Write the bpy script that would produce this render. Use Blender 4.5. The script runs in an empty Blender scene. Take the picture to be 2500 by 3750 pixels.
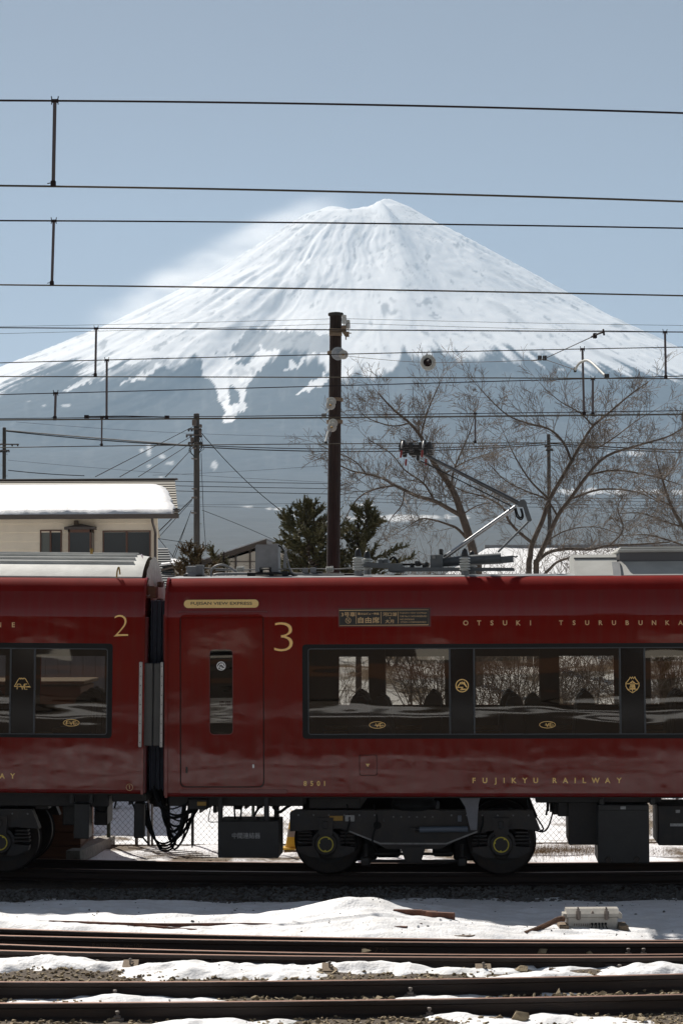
import bpy, bmesh, math, random
import numpy as np
from mathutils import Vector, Matrix

# ------------------------------------------------------------------ camera, sky, sun, exposure
SC = bpy.context.scene
COL = SC.collection
FPX, CAM_Y, CAM_Z = 7840.0, -28.0, 3.4
PITCH, ROLL = math.radians(2.67), math.radians(0.30)
_F = Vector((0, math.cos(PITCH), math.sin(PITCH)))
_R0 = Vector((1, 0, 0)); _U0 = Vector((0, -math.sin(PITCH), math.cos(PITCH)))
CR = _R0 * math.cos(ROLL) - _U0 * math.sin(ROLL)
CU = _U0 * math.cos(ROLL) + _R0 * math.sin(ROLL)
CAMPOS = Vector((0, CAM_Y, CAM_Z))
cam_d = bpy.data.cameras.new('camera'); cam = bpy.data.objects.new('camera', cam_d); COL.objects.link(cam)
cam_d.sensor_fit = 'VERTICAL'; cam_d.sensor_height = 36.0; cam_d.lens = FPX / 3750 * 36
cam_d.clip_start = 0.5; cam_d.clip_end = 90000
m = Matrix.Identity(4)
for i in range(3):
    m[i][0] = CR[i]; m[i][1] = CU[i]; m[i][2] = -_F[i]; m[i][3] = CAMPOS[i]
cam.matrix_world = m
SC.camera = cam

SUN_EL, SUN_AZ = math.radians(46), math.radians(-28)      # azimuth from +Y, negative = left of the view
W = bpy.data.worlds.new('World'); SC.world = W; W.use_nodes = True
nt = W.node_tree; bg = nt.nodes['Background']
sky = nt.nodes.new('ShaderNodeTexSky'); sky.sky_type = 'NISHITA'; sky.sun_disc = False
sky.sun_elevation = SUN_EL; sky.sun_rotation = SUN_AZ
sky.altitude = 900; sky.air_density = 0.75; sky.dust_density = 0.0; sky.ozone_density = 0.2
hs = nt.nodes.new('ShaderNodeHueSaturation'); hs.inputs['Saturation'].default_value = 0.40
nt.links.new(sky.outputs[0], hs.inputs['Color']); nt.links.new(hs.outputs[0], bg.inputs['Color'])
bg.inputs['Strength'].default_value = 0.05
sd = bpy.data.lights.new('sun', 'SUN'); sun = bpy.data.objects.new('sun', sd); COL.objects.link(sun)
sd.energy = 4.8; sd.angle = math.radians(0.5); sd.color = (1.0, 0.94, 0.86)
SUNV = Vector((math.sin(SUN_AZ) * math.cos(SUN_EL), math.cos(SUN_AZ) * math.cos(SUN_EL), math.sin(SUN_EL)))
sun.rotation_euler = SUNV.to_track_quat('Z', 'Y').to_euler(); sun.location = (0, 0, 60)
vs = SC.view_settings
SC.display_settings.display_device = 'sRGB'
vs.view_transform = 'Standard'; vs.look = 'None'; vs.exposure = 0.54; vs.gamma = 1.0; vs.use_curve_mapping = False
SC.cycles.max_bounces = 8; SC.cycles.transparent_max_bounces = 24; SC.cycles.volume_bounces = 1

random.seed(7); RNG = np.random.default_rng(7)

# ------------------------------------------------------------------ picture -> place helpers
def ray(px, py):
    return _F * FPX + CR * (px - 1250.0) + CU * (1875.0 - py)
def P(px, py, Y):
    "the point of the plane y = Y seen at this pixel of the 2500 x 3750 photograph"
    r = ray(px, py); return CAMPOS + r * ((Y - CAM_Y) / r.y)
def G(px, py, z=0.0):
    r = ray(px, py); return CAMPOS + r * ((z - CAM_Z) / r.z)
def project(X, Y, Z):
    dx, dy, dz = X, Y - CAM_Y, Z - CAM_Z
    f = dy * _F.y + dz * _F.z
    return (1250 + FPX * (dx * CR.x + dy * CR.y + dz * CR.z) / f, 1875 - FPX * (dx * CU.x + dy * CU.y + dz * CU.z) / f)

# ------------------------------------------------------------------ numpy noise
def _h(ix, iy, s):
    n = (ix.astype(np.int64) * 374761393 + iy.astype(np.int64) * 668265263 + s * 974711) & 0xffffffff
    n = ((n ^ (n >> 13)) * 1274126177) & 0xffffffff
    return ((n ^ (n >> 16)) & 0xffff) / 65535.0
def vnoise(x, y, s=0):
    x = np.asarray(x, float); y = np.asarray(y, float)
    ix = np.floor(x); iy = np.floor(y); fx = x - ix; fy = y - iy
    fx = fx * fx * (3 - 2 * fx); fy = fy * fy * (3 - 2 * fy)
    a = _h(ix, iy, s); b = _h(ix + 1, iy, s); c = _h(ix, iy + 1, s); d = _h(ix + 1, iy + 1, s)
    return (a * (1 - fx) + b * fx) * (1 - fy) + (c * (1 - fx) + d * fx) * fy
def fbm(x, y, o=4, s=0):
    t = 0; a = 0.5; x = np.asarray(x, float); y = np.asarray(y, float)
    for k in range(o):
        t = t + a * vnoise(x, y, s + k * 17); a *= 0.5; x = x * 2.03 + 11.3; y = y * 2.03 + 5.7
    return t / (1 - 0.5 ** o)
def sstep(a, b, x):
    t = np.clip((x - a) / (b - a), 0, 1); return t * t * (3 - 2 * t)

# ------------------------------------------------------------------ materials
def mat(name, col, rough=0.6, metal=0.0, noise=0.0, nscale=8.0, bump=0.0, bscale=40.0, coat=0.0, col2=None, stretch=(1, 1, 1), spec=None, coords='Object'):
    M = bpy.data.materials.new(name); M.use_nodes = True
    t = M.node_tree; b = t.nodes['Principled BSDF']
    b.inputs['Base Color'].default_value = (*col, 1); b.inputs['Roughness'].default_value = rough
    b.inputs['Metallic'].default_value = metal; b.inputs['Coat Weight'].default_value = coat
    b.inputs['Coat Roughness'].default_value = 0.06
    if spec is not None: b.inputs['Specular IOR Level'].default_value = spec
    if noise or bump or col2:
        tc = t.nodes.new('ShaderNodeTexCoord'); mp = t.nodes.new('ShaderNodeMapping'); mp.inputs['Scale'].default_value = stretch
        t.links.new(tc.outputs[coords], mp.inputs[0])
    if noise or col2:
        n = t.nodes.new('ShaderNodeTexNoise'); n.inputs['Scale'].default_value = nscale; n.inputs['Detail'].default_value = 6; n.inputs['Roughness'].default_value = 0.62
        t.links.new(mp.outputs[0], n.inputs['Vector'])
        r = t.nodes.new('ShaderNodeValToRGB'); r.color_ramp.elements[0].position = 0.32; r.color_ramp.elements[1].position = 0.68
        c2 = col2 or tuple(min(1, c * (1 + noise)) for c in col)
        c1 = col if col2 else tuple(c * (1 - noise) for c in col)
        r.color_ramp.elements[0].color = (*c1, 1); r.color_ramp.elements[1].color = (*c2, 1)
        t.links.new(n.outputs['Fac'], r.inputs[0]); t.links.new(r.outputs[0], b.inputs['Base Color'])
    if bump:
        n2 = t.nodes.new('ShaderNodeTexNoise'); n2.inputs['Scale'].default_value = bscale; n2.inputs['Detail'].default_value = 5
        t.links.new(mp.outputs[0], n2.inputs['Vector'])
        bp = t.nodes.new('ShaderNodeBump'); bp.inputs['Strength'].default_value = bump; bp.inputs['Distance'].default_value = 0.02
        t.links.new(n2.outputs['Fac'], bp.inputs['Height']); t.links.new(bp.outputs[0], b.inputs['Normal'])
    return M

def paint(name, col, wav=0.06):
    "glossy coach paint with the faint waviness of sheet metal"
    M = mat(name, col, 0.45, coat=0.85, spec=0.0)
    t = M.node_tree; b = t.nodes['Principled BSDF']
    tc = t.nodes.new('ShaderNodeTexCoord'); mp = t.nodes.new('ShaderNodeMapping'); mp.inputs['Scale'].default_value = (0.7, 1, 1.3)
    n = t.nodes.new('ShaderNodeTexNoise'); n.inputs['Scale'].default_value = 1.35; n.inputs['Detail'].default_value = 2
    bp = t.nodes.new('ShaderNodeBump'); bp.inputs['Strength'].default_value = wav; bp.inputs['Distance'].default_value = 0.06
    t.links.new(tc.outputs['Object'], mp.inputs[0]); t.links.new(mp.outputs[0], n.inputs['Vector']); t.links.new(n.outputs['Fac'], bp.inputs['Height'])
    t.links.new(bp.outputs[0], b.inputs['Normal']); t.links.new(bp.outputs[0], b.inputs['Coat Normal'])
    n2 = t.nodes.new('ShaderNodeTexNoise'); n2.inputs['Scale'].default_value = 7; n2.inputs['Detail'].default_value = 8
    mr = t.nodes.new('ShaderNodeMapRange'); mr.inputs['From Min'].default_value = 0.3; mr.inputs['From Max'].default_value = 0.75; mr.inputs['To Min'].default_value = 0.02; mr.inputs['To Max'].default_value = 0.09
    mp3 = t.nodes.new('ShaderNodeMapping'); mp3.inputs['Scale'].default_value = (5, 1, .55); n3 = t.nodes.new('ShaderNodeTexNoise'); n3.inputs['Scale'].default_value = 2.2; n3.inputs['Detail'].default_value = 7
    r3 = t.nodes.new('ShaderNodeMapRange'); r3.inputs['From Min'].default_value = .42; r3.inputs['From Max'].default_value = .78; r3.inputs['To Max'].default_value = .22
    m3 = t.nodes.new('ShaderNodeMix'); m3.data_type = 'RGBA'; m3.inputs['A'].default_value = (*col, 1); m3.inputs['B'].default_value = (.10, .055, .04, 1)
    t.links.new(tc.outputs['Object'], mp3.inputs[0]); t.links.new(mp3.outputs[0], n3.inputs['Vector']); t.links.new(n3.outputs['Fac'], r3.inputs[0]); t.links.new(r3.outputs[0], m3.inputs['Factor']); t.links.new(m3.outputs['Result'], b.inputs['Base Color'])
    t.links.new(tc.outputs['Object'], n2.inputs['Vector']); t.links.new(n2.outputs['Fac'], mr.inputs[0]); t.links.new(mr.outputs[0], b.inputs['Coat Roughness'])
    return M

def glass(name, tint=0.55, ior=1.5, wav=0.35, gain=1.0):
    M = bpy.data.materials.new(name); M.use_nodes = True; t = M.node_tree
    for n in list(t.nodes):
        if n.type != 'OUTPUT_MATERIAL': t.nodes.remove(n)
    out = [n for n in t.nodes if n.type == 'OUTPUT_MATERIAL'][0]
    tr = t.nodes.new('ShaderNodeBsdfTransparent'); tr.inputs[0].default_value = (tint, tint * 0.98, tint * 0.93, 1)
    gl = t.nodes.new('ShaderNodeBsdfGlossy'); gl.inputs['Roughness'].default_value = 0.015
    gl.inputs['Color'].default_value = (1, 0.97, 0.92, 1)
    fr = t.nodes.new('ShaderNodeFresnel'); fr.inputs['IOR'].default_value = ior
    mx = t.nodes.new('ShaderNodeMixShader')
    tc = t.nodes.new('ShaderNodeTexCoord'); mp = t.nodes.new('ShaderNodeMapping'); mp.inputs['Scale'].default_value = (0.22, 1, 1.4)
    n = t.nodes.new('ShaderNodeTexNoise'); n.inputs['Scale'].default_value = 2.2; n.inputs['Detail'].default_value = 1.5
    bp = t.nodes.new('ShaderNodeBump'); bp.inputs['Strength'].default_value = wav; bp.inputs['Distance'].default_value = 0.02
    t.links.new(tc.outputs['Object'], mp.inputs[0]); t.links.new(mp.outputs[0], n.inputs['Vector']); t.links.new(n.outputs['Fac'], bp.inputs['Height'])
    t.links.new(bp.outputs[0], gl.inputs['Normal'])
    t.links.new(fr.outputs[0], mx.inputs[0]); t.links.new(tr.outputs[0], mx.inputs[1]); t.links.new(gl.outputs[0], mx.inputs[2]); t.links.new(mx.outputs[0], out.inputs['Surface'])
    return M

M = {}
M['red'] = paint('red coach paint', (0.165, 0.0095, 0.0065))
M['redtrim'] = mat('dark red trim', (0.13, 0.012, 0.012), 0.4, coat=0.5)
M['gold'] = mat('gold lettering', (0.95, 0.62, 0.22), 0.5)
M['goldsign'] = mat('muted gold print', (0.66, 0.44, 0.21), 0.5)
M['goldplate'] = mat('gold plate', (0.80, 0.56, 0.22), 0.4, noise=0.05, nscale=30)
M['ink'] = mat('dark print', (0.02, 0.018, 0.016), 0.5)
M['white_print'] = mat('white print', (0.75, 0.75, 0.73), 0.5)
M['greyprint'] = mat('worn white stencil', (0.34, 0.34, 0.33), 0.7, noise=0.3, nscale=40)
M['black'] = mat('black window surround', (0.008, 0.0085, 0.0085), 0.5, spec=0.25)
M['blackgloss'] = mat('black gloss panel', (0.008, 0.008, 0.008), 0.08)
M['mull'] = mat('grey mullion', (0.045, 0.05, 0.055), 0.4)
M['glass'] = glass('tinted window glass', 0.42, 1.85, 0.10)
M['farglass'] = glass('clear window glass', 0.72, 1.35, 0.1)
M['doorglass'] = glass('door window glass', 0.55, 1.75, 0.2)
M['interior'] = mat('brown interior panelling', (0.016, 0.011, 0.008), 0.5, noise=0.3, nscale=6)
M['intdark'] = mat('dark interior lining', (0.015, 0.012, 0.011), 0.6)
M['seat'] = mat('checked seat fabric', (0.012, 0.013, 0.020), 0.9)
M['seatb'] = mat('seat back shell', (0.014, 0.014, 0.016), 0.6)
M['tan'] = mat('tan armrest wood', (0.30, 0.16, 0.06), 0.4, noise=0.2, nscale=20)
M['paper'] = mat('white notice paper', (0.72, 0.70, 0.68), 0.7)
M['redink'] = mat('dull red print', (0.16, 0.05, 0.05), 0.6)
M['under'] = mat('dusty black underframe', (0.012, 0.012, 0.012), 0.6, col2=(0.026, 0.021, 0.017), nscale=7, bump=0.2, bscale=30)
M['under2'] = mat('dark grey equipment paint', (0.018, 0.018, 0.0175), 0.5, noise=0.2, nscale=7, bump=0.15, bscale=18)
M['bogie'] = mat('dark grey bogie paint', (0.015, 0.0155, 0.0165), 0.55, col2=(0.034, 0.026, 0.020), nscale=6, bump=0.2, bscale=25)
M['wheel'] = mat('dirty wheel steel', (0.019, 0.018, 0.018), 0.45, metal=0.3, col2=(0.040, 0.029, 0.022), nscale=9)
M['tread'] = mat('polished wheel tread', (0.30, 0.29, 0.28), 0.28, metal=1.0)
M['yellowring'] = mat('yellow ring paint', (0.55, 0.46, 0.05), 0.5)
M['damper'] = mat('blue grey damper paint', (0.10, 0.12, 0.15), 0.35)
M['bracketgrey'] = mat('pale grey bracket paint', (0.16, 0.165, 0.185), 0.45, noise=0.1, nscale=12)
M['cable'] = mat('black rubber cable', (0.014, 0.014, 0.014), 0.7, spec=0.15)
M['bellows'] = mat('dark blue bellows canvas', (0.034, 0.040, 0.062), 0.55, noise=0.2, nscale=15)
M['fairing'] = mat('grey rubber gap panel', (0.085, 0.082, 0.075), 0.6, noise=0.12, nscale=5)
M['alu'] = mat('bare aluminium edge', (0.42, 0.41, 0.39), 0.42, metal=0.6, noise=0.15, nscale=20)
M['roofwhite'] = mat('weathered off white roof', (0.50, 0.50, 0.47), 0.6, noise=0.14, nscale=3, bump=0.12, bscale=9)
M['canvas'] = mat('stained roof canvas', (0.88, 0.82, 0.72), 0.8, col2=(0.55, 0.45, 0.35), nscale=9, stretch=(6, 6, 0.35), bump=0.4, bscale=14)
M['acwhite'] = mat('weathered cooler casing', (0.44, 0.44, 0.41), 0.55, noise=0.12, nscale=2.5, stretch=(1, 1, 2))
M['acdark'] = mat('grey lid shade and seam', (0.10, 0.10, 0.105), 0.5)  # painted shade under the cooler lid, also used for the casing seam
M['roofgrey'] = mat('grey roof fittings', (0.20, 0.205, 0.21), 0.5, noise=0.15, nscale=8)
M['pan'] = mat('grey pantograph paint', (0.10, 0.11, 0.115), 0.45, noise=0.15, nscale=10)
M['chrome'] = mat('polished steel tube', (0.45, 0.45, 0.45), 0.22, metal=1.0, noise=0.1, nscale=20)
M['pandark'] = mat('black carbon strip', (0.02, 0.02, 0.02), 0.5)
M['hornred'] = mat('dull red horn tip', (0.22, 0.03, 0.025), 0.5)
M['porcelain'] = mat('grey porcelain', (0.52, 0.52, 0.48), 0.22, noise=0.06, nscale=9)
M['porcelainb'] = mat('blue grey porcelain', (0.36, 0.39, 0.41), 0.22)
M['brass'] = mat('brown brass', (0.30, 0.19, 0.05), 0.4, metal=0.6)
M['rail'] = mat('rusty dark rail side', (0.040, 0.024, 0.017), 0.7, col2=(0.019, 0.013, 0.011), nscale=5, stretch=(0.5, 3, 7), bump=0.25, bscale=30)
M['railtop'] = mat('worn rail top', (0.36, 0.22, 0.17), 0.42, metal=0.55, noise=0.18, nscale=6, stretch=(0.4, 6, 6))
M['rustred'] = mat('orange rust', (0.16, 0.06, 0.03), 0.8, col2=(0.07, 0.03, 0.02), nscale=12, bump=0.3, bscale=40)
M['steelclip'] = mat('rusty clip steel', (0.17, 0.14, 0.12), 0.6, noise=0.3, nscale=40)
M['timber'] = mat('weathered timber block', (0.27, 0.20, 0.13), 0.85, col2=(0.13, 0.095, 0.065), nscale=20, stretch=(1, 6, 6), bump=0.4, bscale=50)
M['sleeper'] = mat('old tarred sleeper', (0.055, 0.042, 0.033), 0.9, noise=0.4, nscale=14, bump=0.5, bscale=30)
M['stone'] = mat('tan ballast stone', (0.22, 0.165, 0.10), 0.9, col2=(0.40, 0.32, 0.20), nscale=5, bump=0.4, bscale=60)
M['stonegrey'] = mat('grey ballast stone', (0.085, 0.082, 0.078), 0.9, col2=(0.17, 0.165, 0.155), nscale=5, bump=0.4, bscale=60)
M['dirt'] = mat('gritty ballast bed', (0.12, 0.09, 0.06), 0.95, col2=(0.045, 0.034, 0.026), nscale=22, bump=0.8, bscale=50)
M['snow'] = mat('old granular snow', (0.66, 0.655, 0.65), 0.6, col2=(0.80, 0.81, 0.835), nscale=5, bump=0.45, bscale=30)
M['wirem'] = mat('dark twisted wire', (0.022, 0.015, 0.015), 0.75, spec=0.2)
M['wirec'] = mat('grooved copper wire', (0.060, 0.048, 0.030), 0.6, metal=0.2)
M['hanger'] = mat('brown hanger strip', (0.11, 0.09, 0.09), 0.4, metal=0.5)
M['polewood'] = mat('dark creosoted pole wood', (0.052, 0.032, 0.025), 0.9, col2=(0.016, 0.010, 0.008), nscale=26, stretch=(3, 3, 0.12), bump=0.9, bscale=60)
M['polecon'] = mat('grey brown concrete pole', (0.046, 0.041, 0.036), 0.9, noise=0.25, nscale=3, stretch=(1, 1, 0.3))
M['steel'] = mat('galvanised steel', (0.22, 0.22, 0.215), 0.45, metal=0.5, noise=0.2, nscale=20)
M['junction'] = mat('pale grey steel casing', (0.40, 0.38, 0.34), 0.5, noise=0.15, nscale=14)
M['concrete'] = mat('rough concrete', (0.26, 0.24, 0.21), 0.9, noise=0.25, nscale=16, bump=0.4, bscale=50)
M['brownwood'] = mat('brown stained boards', (0.17, 0.085, 0.045), 0.8, col2=(0.10, 0.050, 0.028), nscale=6, stretch=(0.6, 1, 5), bump=0.3, bscale=30)
M['yellow'] = mat('yellow cone plastic', (0.62, 0.38, 0.03), 0.5)
M['conegrey'] = mat('grey reflective band', (0.30, 0.27, 0.23), 0.4)
M['siding'] = mat('cream house siding', (0.92, 0.80, 0.62), 0.7, noise=0.05, nscale=2)
M['brownmetal'] = mat('dark brown gutter metal', (0.075, 0.058, 0.048), 0.5)
M['frame'] = mat('brown window frame', (0.13, 0.060, 0.035), 0.5)
M['pane'] = mat('dark window pane', (0.020, 0.020, 0.022), 0.07)
M['curtain'] = mat('grey green curtain', (0.16, 0.17, 0.15), 0.8)
M['roofmetal'] = mat('beige ribbed roof metal', (0.21, 0.19, 0.15), 0.6, noise=0.12, nscale=4)
M['roofblue'] = mat('dark slate blue roof', (0.045, 0.055, 0.065), 0.55, noise=0.2, nscale=6)
M['plaster'] = mat('white gable plaster', (0.60, 0.56, 0.49), 0.8, noise=0.05, nscale=2)
M['fenceg'] = mat('green fence post paint', (0.035, 0.060, 0.045), 0.5)
M['mesh'] = mat('zinc fence wire', (0.12, 0.12, 0.115), 0.5, metal=0.4)
M['bark'] = mat('cherry bark', (0.145, 0.112, 0.085), 0.85, col2=(0.060, 0.046, 0.036), nscale=9, stretch=(2, 2, 1), bump=0.5, bscale=30)
M['twig'] = mat('brown twigs', (0.155, 0.122, 0.095), 0.8)
M['reddust'] = mat('dusty red roof edge paint', (0.19, 0.013, 0.011), 0.7, coat=0.0, spec=0.03, noise=0.12, nscale=4)
M['armtube'] = mat('dark polished tube', (0.12, 0.12, 0.12), 0.3, metal=0.8, noise=0.2, nscale=20)
M['needle'] = mat('dark conifer needles', (0.062, 0.066, 0.028), 0.75, col2=(0.125, 0.108, 0.040), nscale=3.0)
M['needley'] = mat('rusty conifer needles', (0.085, 0.070, 0.026), 0.7, col2=(0.14, 0.085, 0.035), nscale=3.5)
M['grass'] = mat('dead straw grass', (0.25, 0.17, 0.08), 0.9, col2=(0.12, 0.075, 0.035), nscale=9)
M['manhole'] = mat('rusty iron cover', (0.14, 0.10, 0.07), 0.8, noise=0.3, nscale=25, bump=0.5, bscale=60)
M['chalk'] = mat('faded chalk mark', (0.105, 0.070, 0.050), 0.9, noise=0.5, nscale=60)
M['farwood'] = mat('station building timber', (0.06, 0.045, 0.035), 0.8, noise=0.2, nscale=2)

# ------------------------------------------------------------------ object helpers
def tag(o, label=None, cat=None, group=None, kind=None):
    if label: o['label'] = label
    if cat: o['category'] = cat
    if group: o['group'] = group
    if kind: o['kind'] = kind
    return o
def thing(name, label, cat, loc=(0, 0, 0), group=None):
    o = bpy.data.objects.new(name, None); o.empty_display_size = 0.2; COL.objects.link(o)
    if isinstance(loc, Matrix): o.matrix_world = loc
    else: o.location = loc
    return tag(o, label, cat, group)
def rebase(o, loc):
    "move the base of a finished thing without moving its parts"
    o.location = loc
    for c in o.children: c.location = c.location - Vector(loc)

class B:
    "collects shapes and links them as ONE mesh object"
    def __init__(s): s.v = []; s.f = []; s.mi = []; s.cur = 0
    def add(s, vs, fs):
        n = len(s.v); s.v.extend([tuple(p) for p in vs]); s.f.extend([tuple(i + n for i in q) for q in fs]); s.mi.extend([s.cur] * len(fs)); return s
    def box(s, lo, hi, c=0.0):
        x0, y0, z0 = [min(a, b) for a, b in zip(lo, hi)]; x1, y1, z1 = [max(a, b) for a, b in zip(lo, hi)]
        if c <= 0:
            return s.add([(x0, y0, z0), (x1, y0, z0), (x1, y1, z0), (x0, y1, z0), (x0, y0, z1), (x1, y0, z1), (x1, y1, z1), (x0, y1, z1)],
                         [(0, 3, 2, 1), (4, 5, 6, 7), (0, 1, 5, 4), (1, 2, 6, 5), (2, 3, 7, 6), (3, 0, 4, 7)])
        c = min(c, (x1 - x0) * .45, (y1 - y0) * .45, (z1 - z0) * .45); pts = []
        for X, sx in ((x0, 1), (x1, -1)):
            for Y, sy in ((y0, 1), (y1, -1)):
                for Z, sz in ((z0, 1), (z1, -1)):
                    pts += [(X, Y + sy * c, Z + sz * c), (X + sx * c, Y, Z + sz * c), (X + sx * c, Y + sy * c, Z)]
        return s.hull(pts)
    def hull(s, pts):
        bm = bmesh.new()
        for p in pts: bm.verts.new(p)
        bmesh.ops.convex_hull(bm, input=bm.verts)
        bm.verts.ensure_lookup_table(); bm.verts.index_update()
        keep = [v for v in bm.verts if v.link_faces]; ix = {v: i for i, v in enumerate(keep)}
        s.add([v.co[:] for v in keep], [[ix[v] for v in f.verts] for f in bm.faces]); bm.free(); return s
    def tube(s, pts, r, n=8, cap=True):
        pts = [Vector(p) for p in pts]; k = len(pts); rs = r if isinstance(r, (list, tuple)) else [r] * k
        vs = []; up = None
        for i, p in enumerate(pts):
            d = (pts[min(i + 1, k - 1)] - pts[max(i - 1, 0)]).normalized()
            if up is None:
                up = Vector((0, 0, 1)) if abs(d.z) < .9 else Vector((1, 0, 0))
            a = d.cross(up); a = a.normalized() if a.length > 1e-6 else d.orthogonal().normalized(); b = a.cross(d); up = b
            for j in range(n):
                t = 2 * math.pi * j / n; vs.append(p + (a * math.cos(t) + b * math.sin(t)) * rs[i])
        fs = [(i * n + j, i * n + (j + 1) % n, (i + 1) * n + (j + 1) % n, (i + 1) * n + j) for i in range(k - 1) for j in range(n)]
        if cap: fs += [tuple(reversed(range(n))), tuple(range((k - 1) * n, k * n))]
        return s.add(vs, fs)
    def lathe(s, o, axis, prof, n=20):
        "prof: (distance along the axis, radius)"
        ax = Vector(axis).normalized(); a = ax.orthogonal().normalized(); b = ax.cross(a); o = Vector(o); vs = []
        for (h, r) in prof:
            for j in range(n):
                t = 2 * math.pi * j / n; vs.append(o + ax * h + (a * math.cos(t) + b * math.sin(t)) * max(r, 1e-4))
        fs = [(i * n + j, i * n + (j + 1) % n, (i + 1) * n + (j + 1) % n, (i + 1) * n + j) for i in range(len(prof) - 1) for j in range(n)]
        fs += [tuple(reversed(range(n))), tuple(range((len(prof) - 1) * n, len(prof) * n))]
        return s.add(vs, fs)
    def prism(s, poly, off):
        "closed polygon (3-D points, any planar shape) swept by the vector off"
        off = Vector(off); n = len(poly); a = [Vector(p) for p in poly]
        return s.add(a + [p + off for p in a], [tuple(range(n - 1, -1, -1)), tuple(range(n, 2 * n))] + [(i, (i + 1) % n, n + (i + 1) % n, n + i) for i in range(n)])
    def ribbon(s, pts, w, nrm, closed=False, th=0.0):
        "flat stroke of width w along pts"
        pts = [Vector(p) for p in pts]; nrm = Vector(nrm); k = len(pts); L = []; Rr = []
        for i, p in enumerate(pts):
            a = pts[(i - 1) % k] if (closed or i > 0) else p; b = pts[(i + 1) % k] if (closed or i < k - 1) else p
            d = (b - a).normalized(); q = d.cross(nrm).normalized() * w * .5
            if 0 < i < k - 1 or closed:
                d1 = (p - a).normalized(); cs = abs(d1.dot(d)); q = q / max(cs, .45)
            L.append(p + q); Rr.append(p - q)
        m = k if closed else k - 1
        return s.add(L + Rr, [(i, k + i, k + (i + 1) % k, (i + 1) % k) for i in range(m)])
    def mesh(s, name, smooth=None):
        me = bpy.data.meshes.new(name); me.from_pydata(s.v, [], s.f); me.update(); return me
    def build(s, name, mt, parent=None, smooth=None, label=None, kind=None):
        me = s.mesh(name)
        for x in (mt if isinstance(mt, (list, tuple)) else [mt]): me.materials.append(M[x])
        if isinstance(mt, (list, tuple)) and s.mi: me.polygons.foreach_set('material_index', s.mi)
        bm = bmesh.new(); bm.from_mesh(me); bmesh.ops.recalc_face_normals(bm, faces=bm.faces)
        if smooth:
            for f in bm.faces: f.smooth = True
            for e in bm.edges:
                if len(e.link_faces) == 2 and e.calc_face_angle(0) > math.radians(smooth): e.smooth = False
        bm.to_mesh(me); bm.free(); me.update()
        return link(name, me, parent, label, kind)
def link(name, me, parent=None, label=None, kind=None):
    o = bpy.data.objects.new(name, me); COL.objects.link(o)
    if parent is not None: o.parent = parent
    if label: o['label'] = label
    if kind: o['kind'] = kind
    return o
def copyobj(o, parent=None, mat_world=None):
    c = o.copy(); COL.objects.link(c)
    if parent is not None: c.parent = parent
    return c
def copytree(o, parent=None):
    c = copyobj(o, parent)
    for ch in o.children: copytree(ch, c)
    return c
def gridmesh(name, X, Y, Z, mt, kind=None, smooth=True, attrs=None):
    ny, nx = X.shape; me = bpy.data.meshes.new(name)
    co = np.stack([X, Y, Z], -1).reshape(-1, 3).astype(np.float32)
    idx = np.arange(nx * ny).reshape(ny, nx)
    q = np.stack([idx[:-1, :-1], idx[:-1, 1:], idx[1:, 1:], idx[1:, :-1]], -1).reshape(-1, 4)
    me.vertices.add(len(co)); me.vertices.foreach_set('co', co.ravel())
    me.loops.add(q.size); me.loops.foreach_set('vertex_index', q.ravel().astype(np.int32))
    me.polygons.add(len(q)); me.polygons.foreach_set('loop_start', np.arange(0, q.size, 4, dtype=np.int32))
    me.polygons.foreach_set('use_smooth', np.full(len(q), smooth))
    me.update(calc_edges=True)
    for k, a in (attrs or {}).items():
        at_ = me.attributes.new(k, 'FLOAT', 'POINT'); at_.data.foreach_set('value', a.ravel().astype(np.float32))
    me.materials.append(mt if not isinstance(mt, str) else M[mt])
    return link(name, me, kind=kind)
def spline(pts, n=8):
    "Catmull-Rom through 3-D points"
    p = [Vector(q) for q in pts]; p = [p[0] * 2 - p[1]] + p + [p[-1] * 2 - p[-2]]; out = []
    for i in range(1, len(p) - 2):
        for j in range(n):
            t = j / n; a, b, c, d = p[i - 1], p[i], p[i + 1], p[i + 2]
            out.append(0.5 * ((2 * b) + (c - a) * t + (2 * a - 5 * b + 4 * c - d) * t * t + (3 * b - a - 3 * c + d) * t ** 3))
    out.append(p[-2]); return out
def fit2(xs, ys):
    c = np.polyfit(xs, ys, len(xs) - 1); return lambda x: float(np.polyval(c, x))

def rrect(x0, y0, x1, y1, r, n=5):
    "rounded rectangle in 2-D, counter-clockwise"
    out = []
    for cx, cy, a0 in ((x1 - r, y1 - r, 0), (x0 + r, y1 - r, 90), (x0 + r, y0 + r, 180), (x1 - r, y0 + r, 270)):
        for k in range(n + 1):
            t = math.radians(a0 + 90 * k / n); out.append((cx + r * math.cos(t), cy + r * math.sin(t)))
    return out
def flat2d(outlines):
    "filled 2-D shape with holes -> (verts2d, tris)"
    cu = bpy.data.curves.new('outline', 'CURVE'); cu.dimensions = '2D'; cu.fill_mode = 'BOTH'
    for ol in outlines:
        sp = cu.splines.new('POLY'); sp.points.add(len(ol) - 1); sp.use_cyclic_u = True
        for i, (x, y) in enumerate(ol): sp.points[i].co = (x, y, 0, 1)
    ob = bpy.data.objects.new('outline', cu); me = bpy.data.meshes.new_from_object(ob)
    v = [(q.co.x, q.co.y) for q in me.vertices]; f = [tuple(p.vertices) for p in me.polygons]
    bpy.data.objects.remove(ob); bpy.data.curves.remove(cu); bpy.data.meshes.remove(me); return v, f
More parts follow.
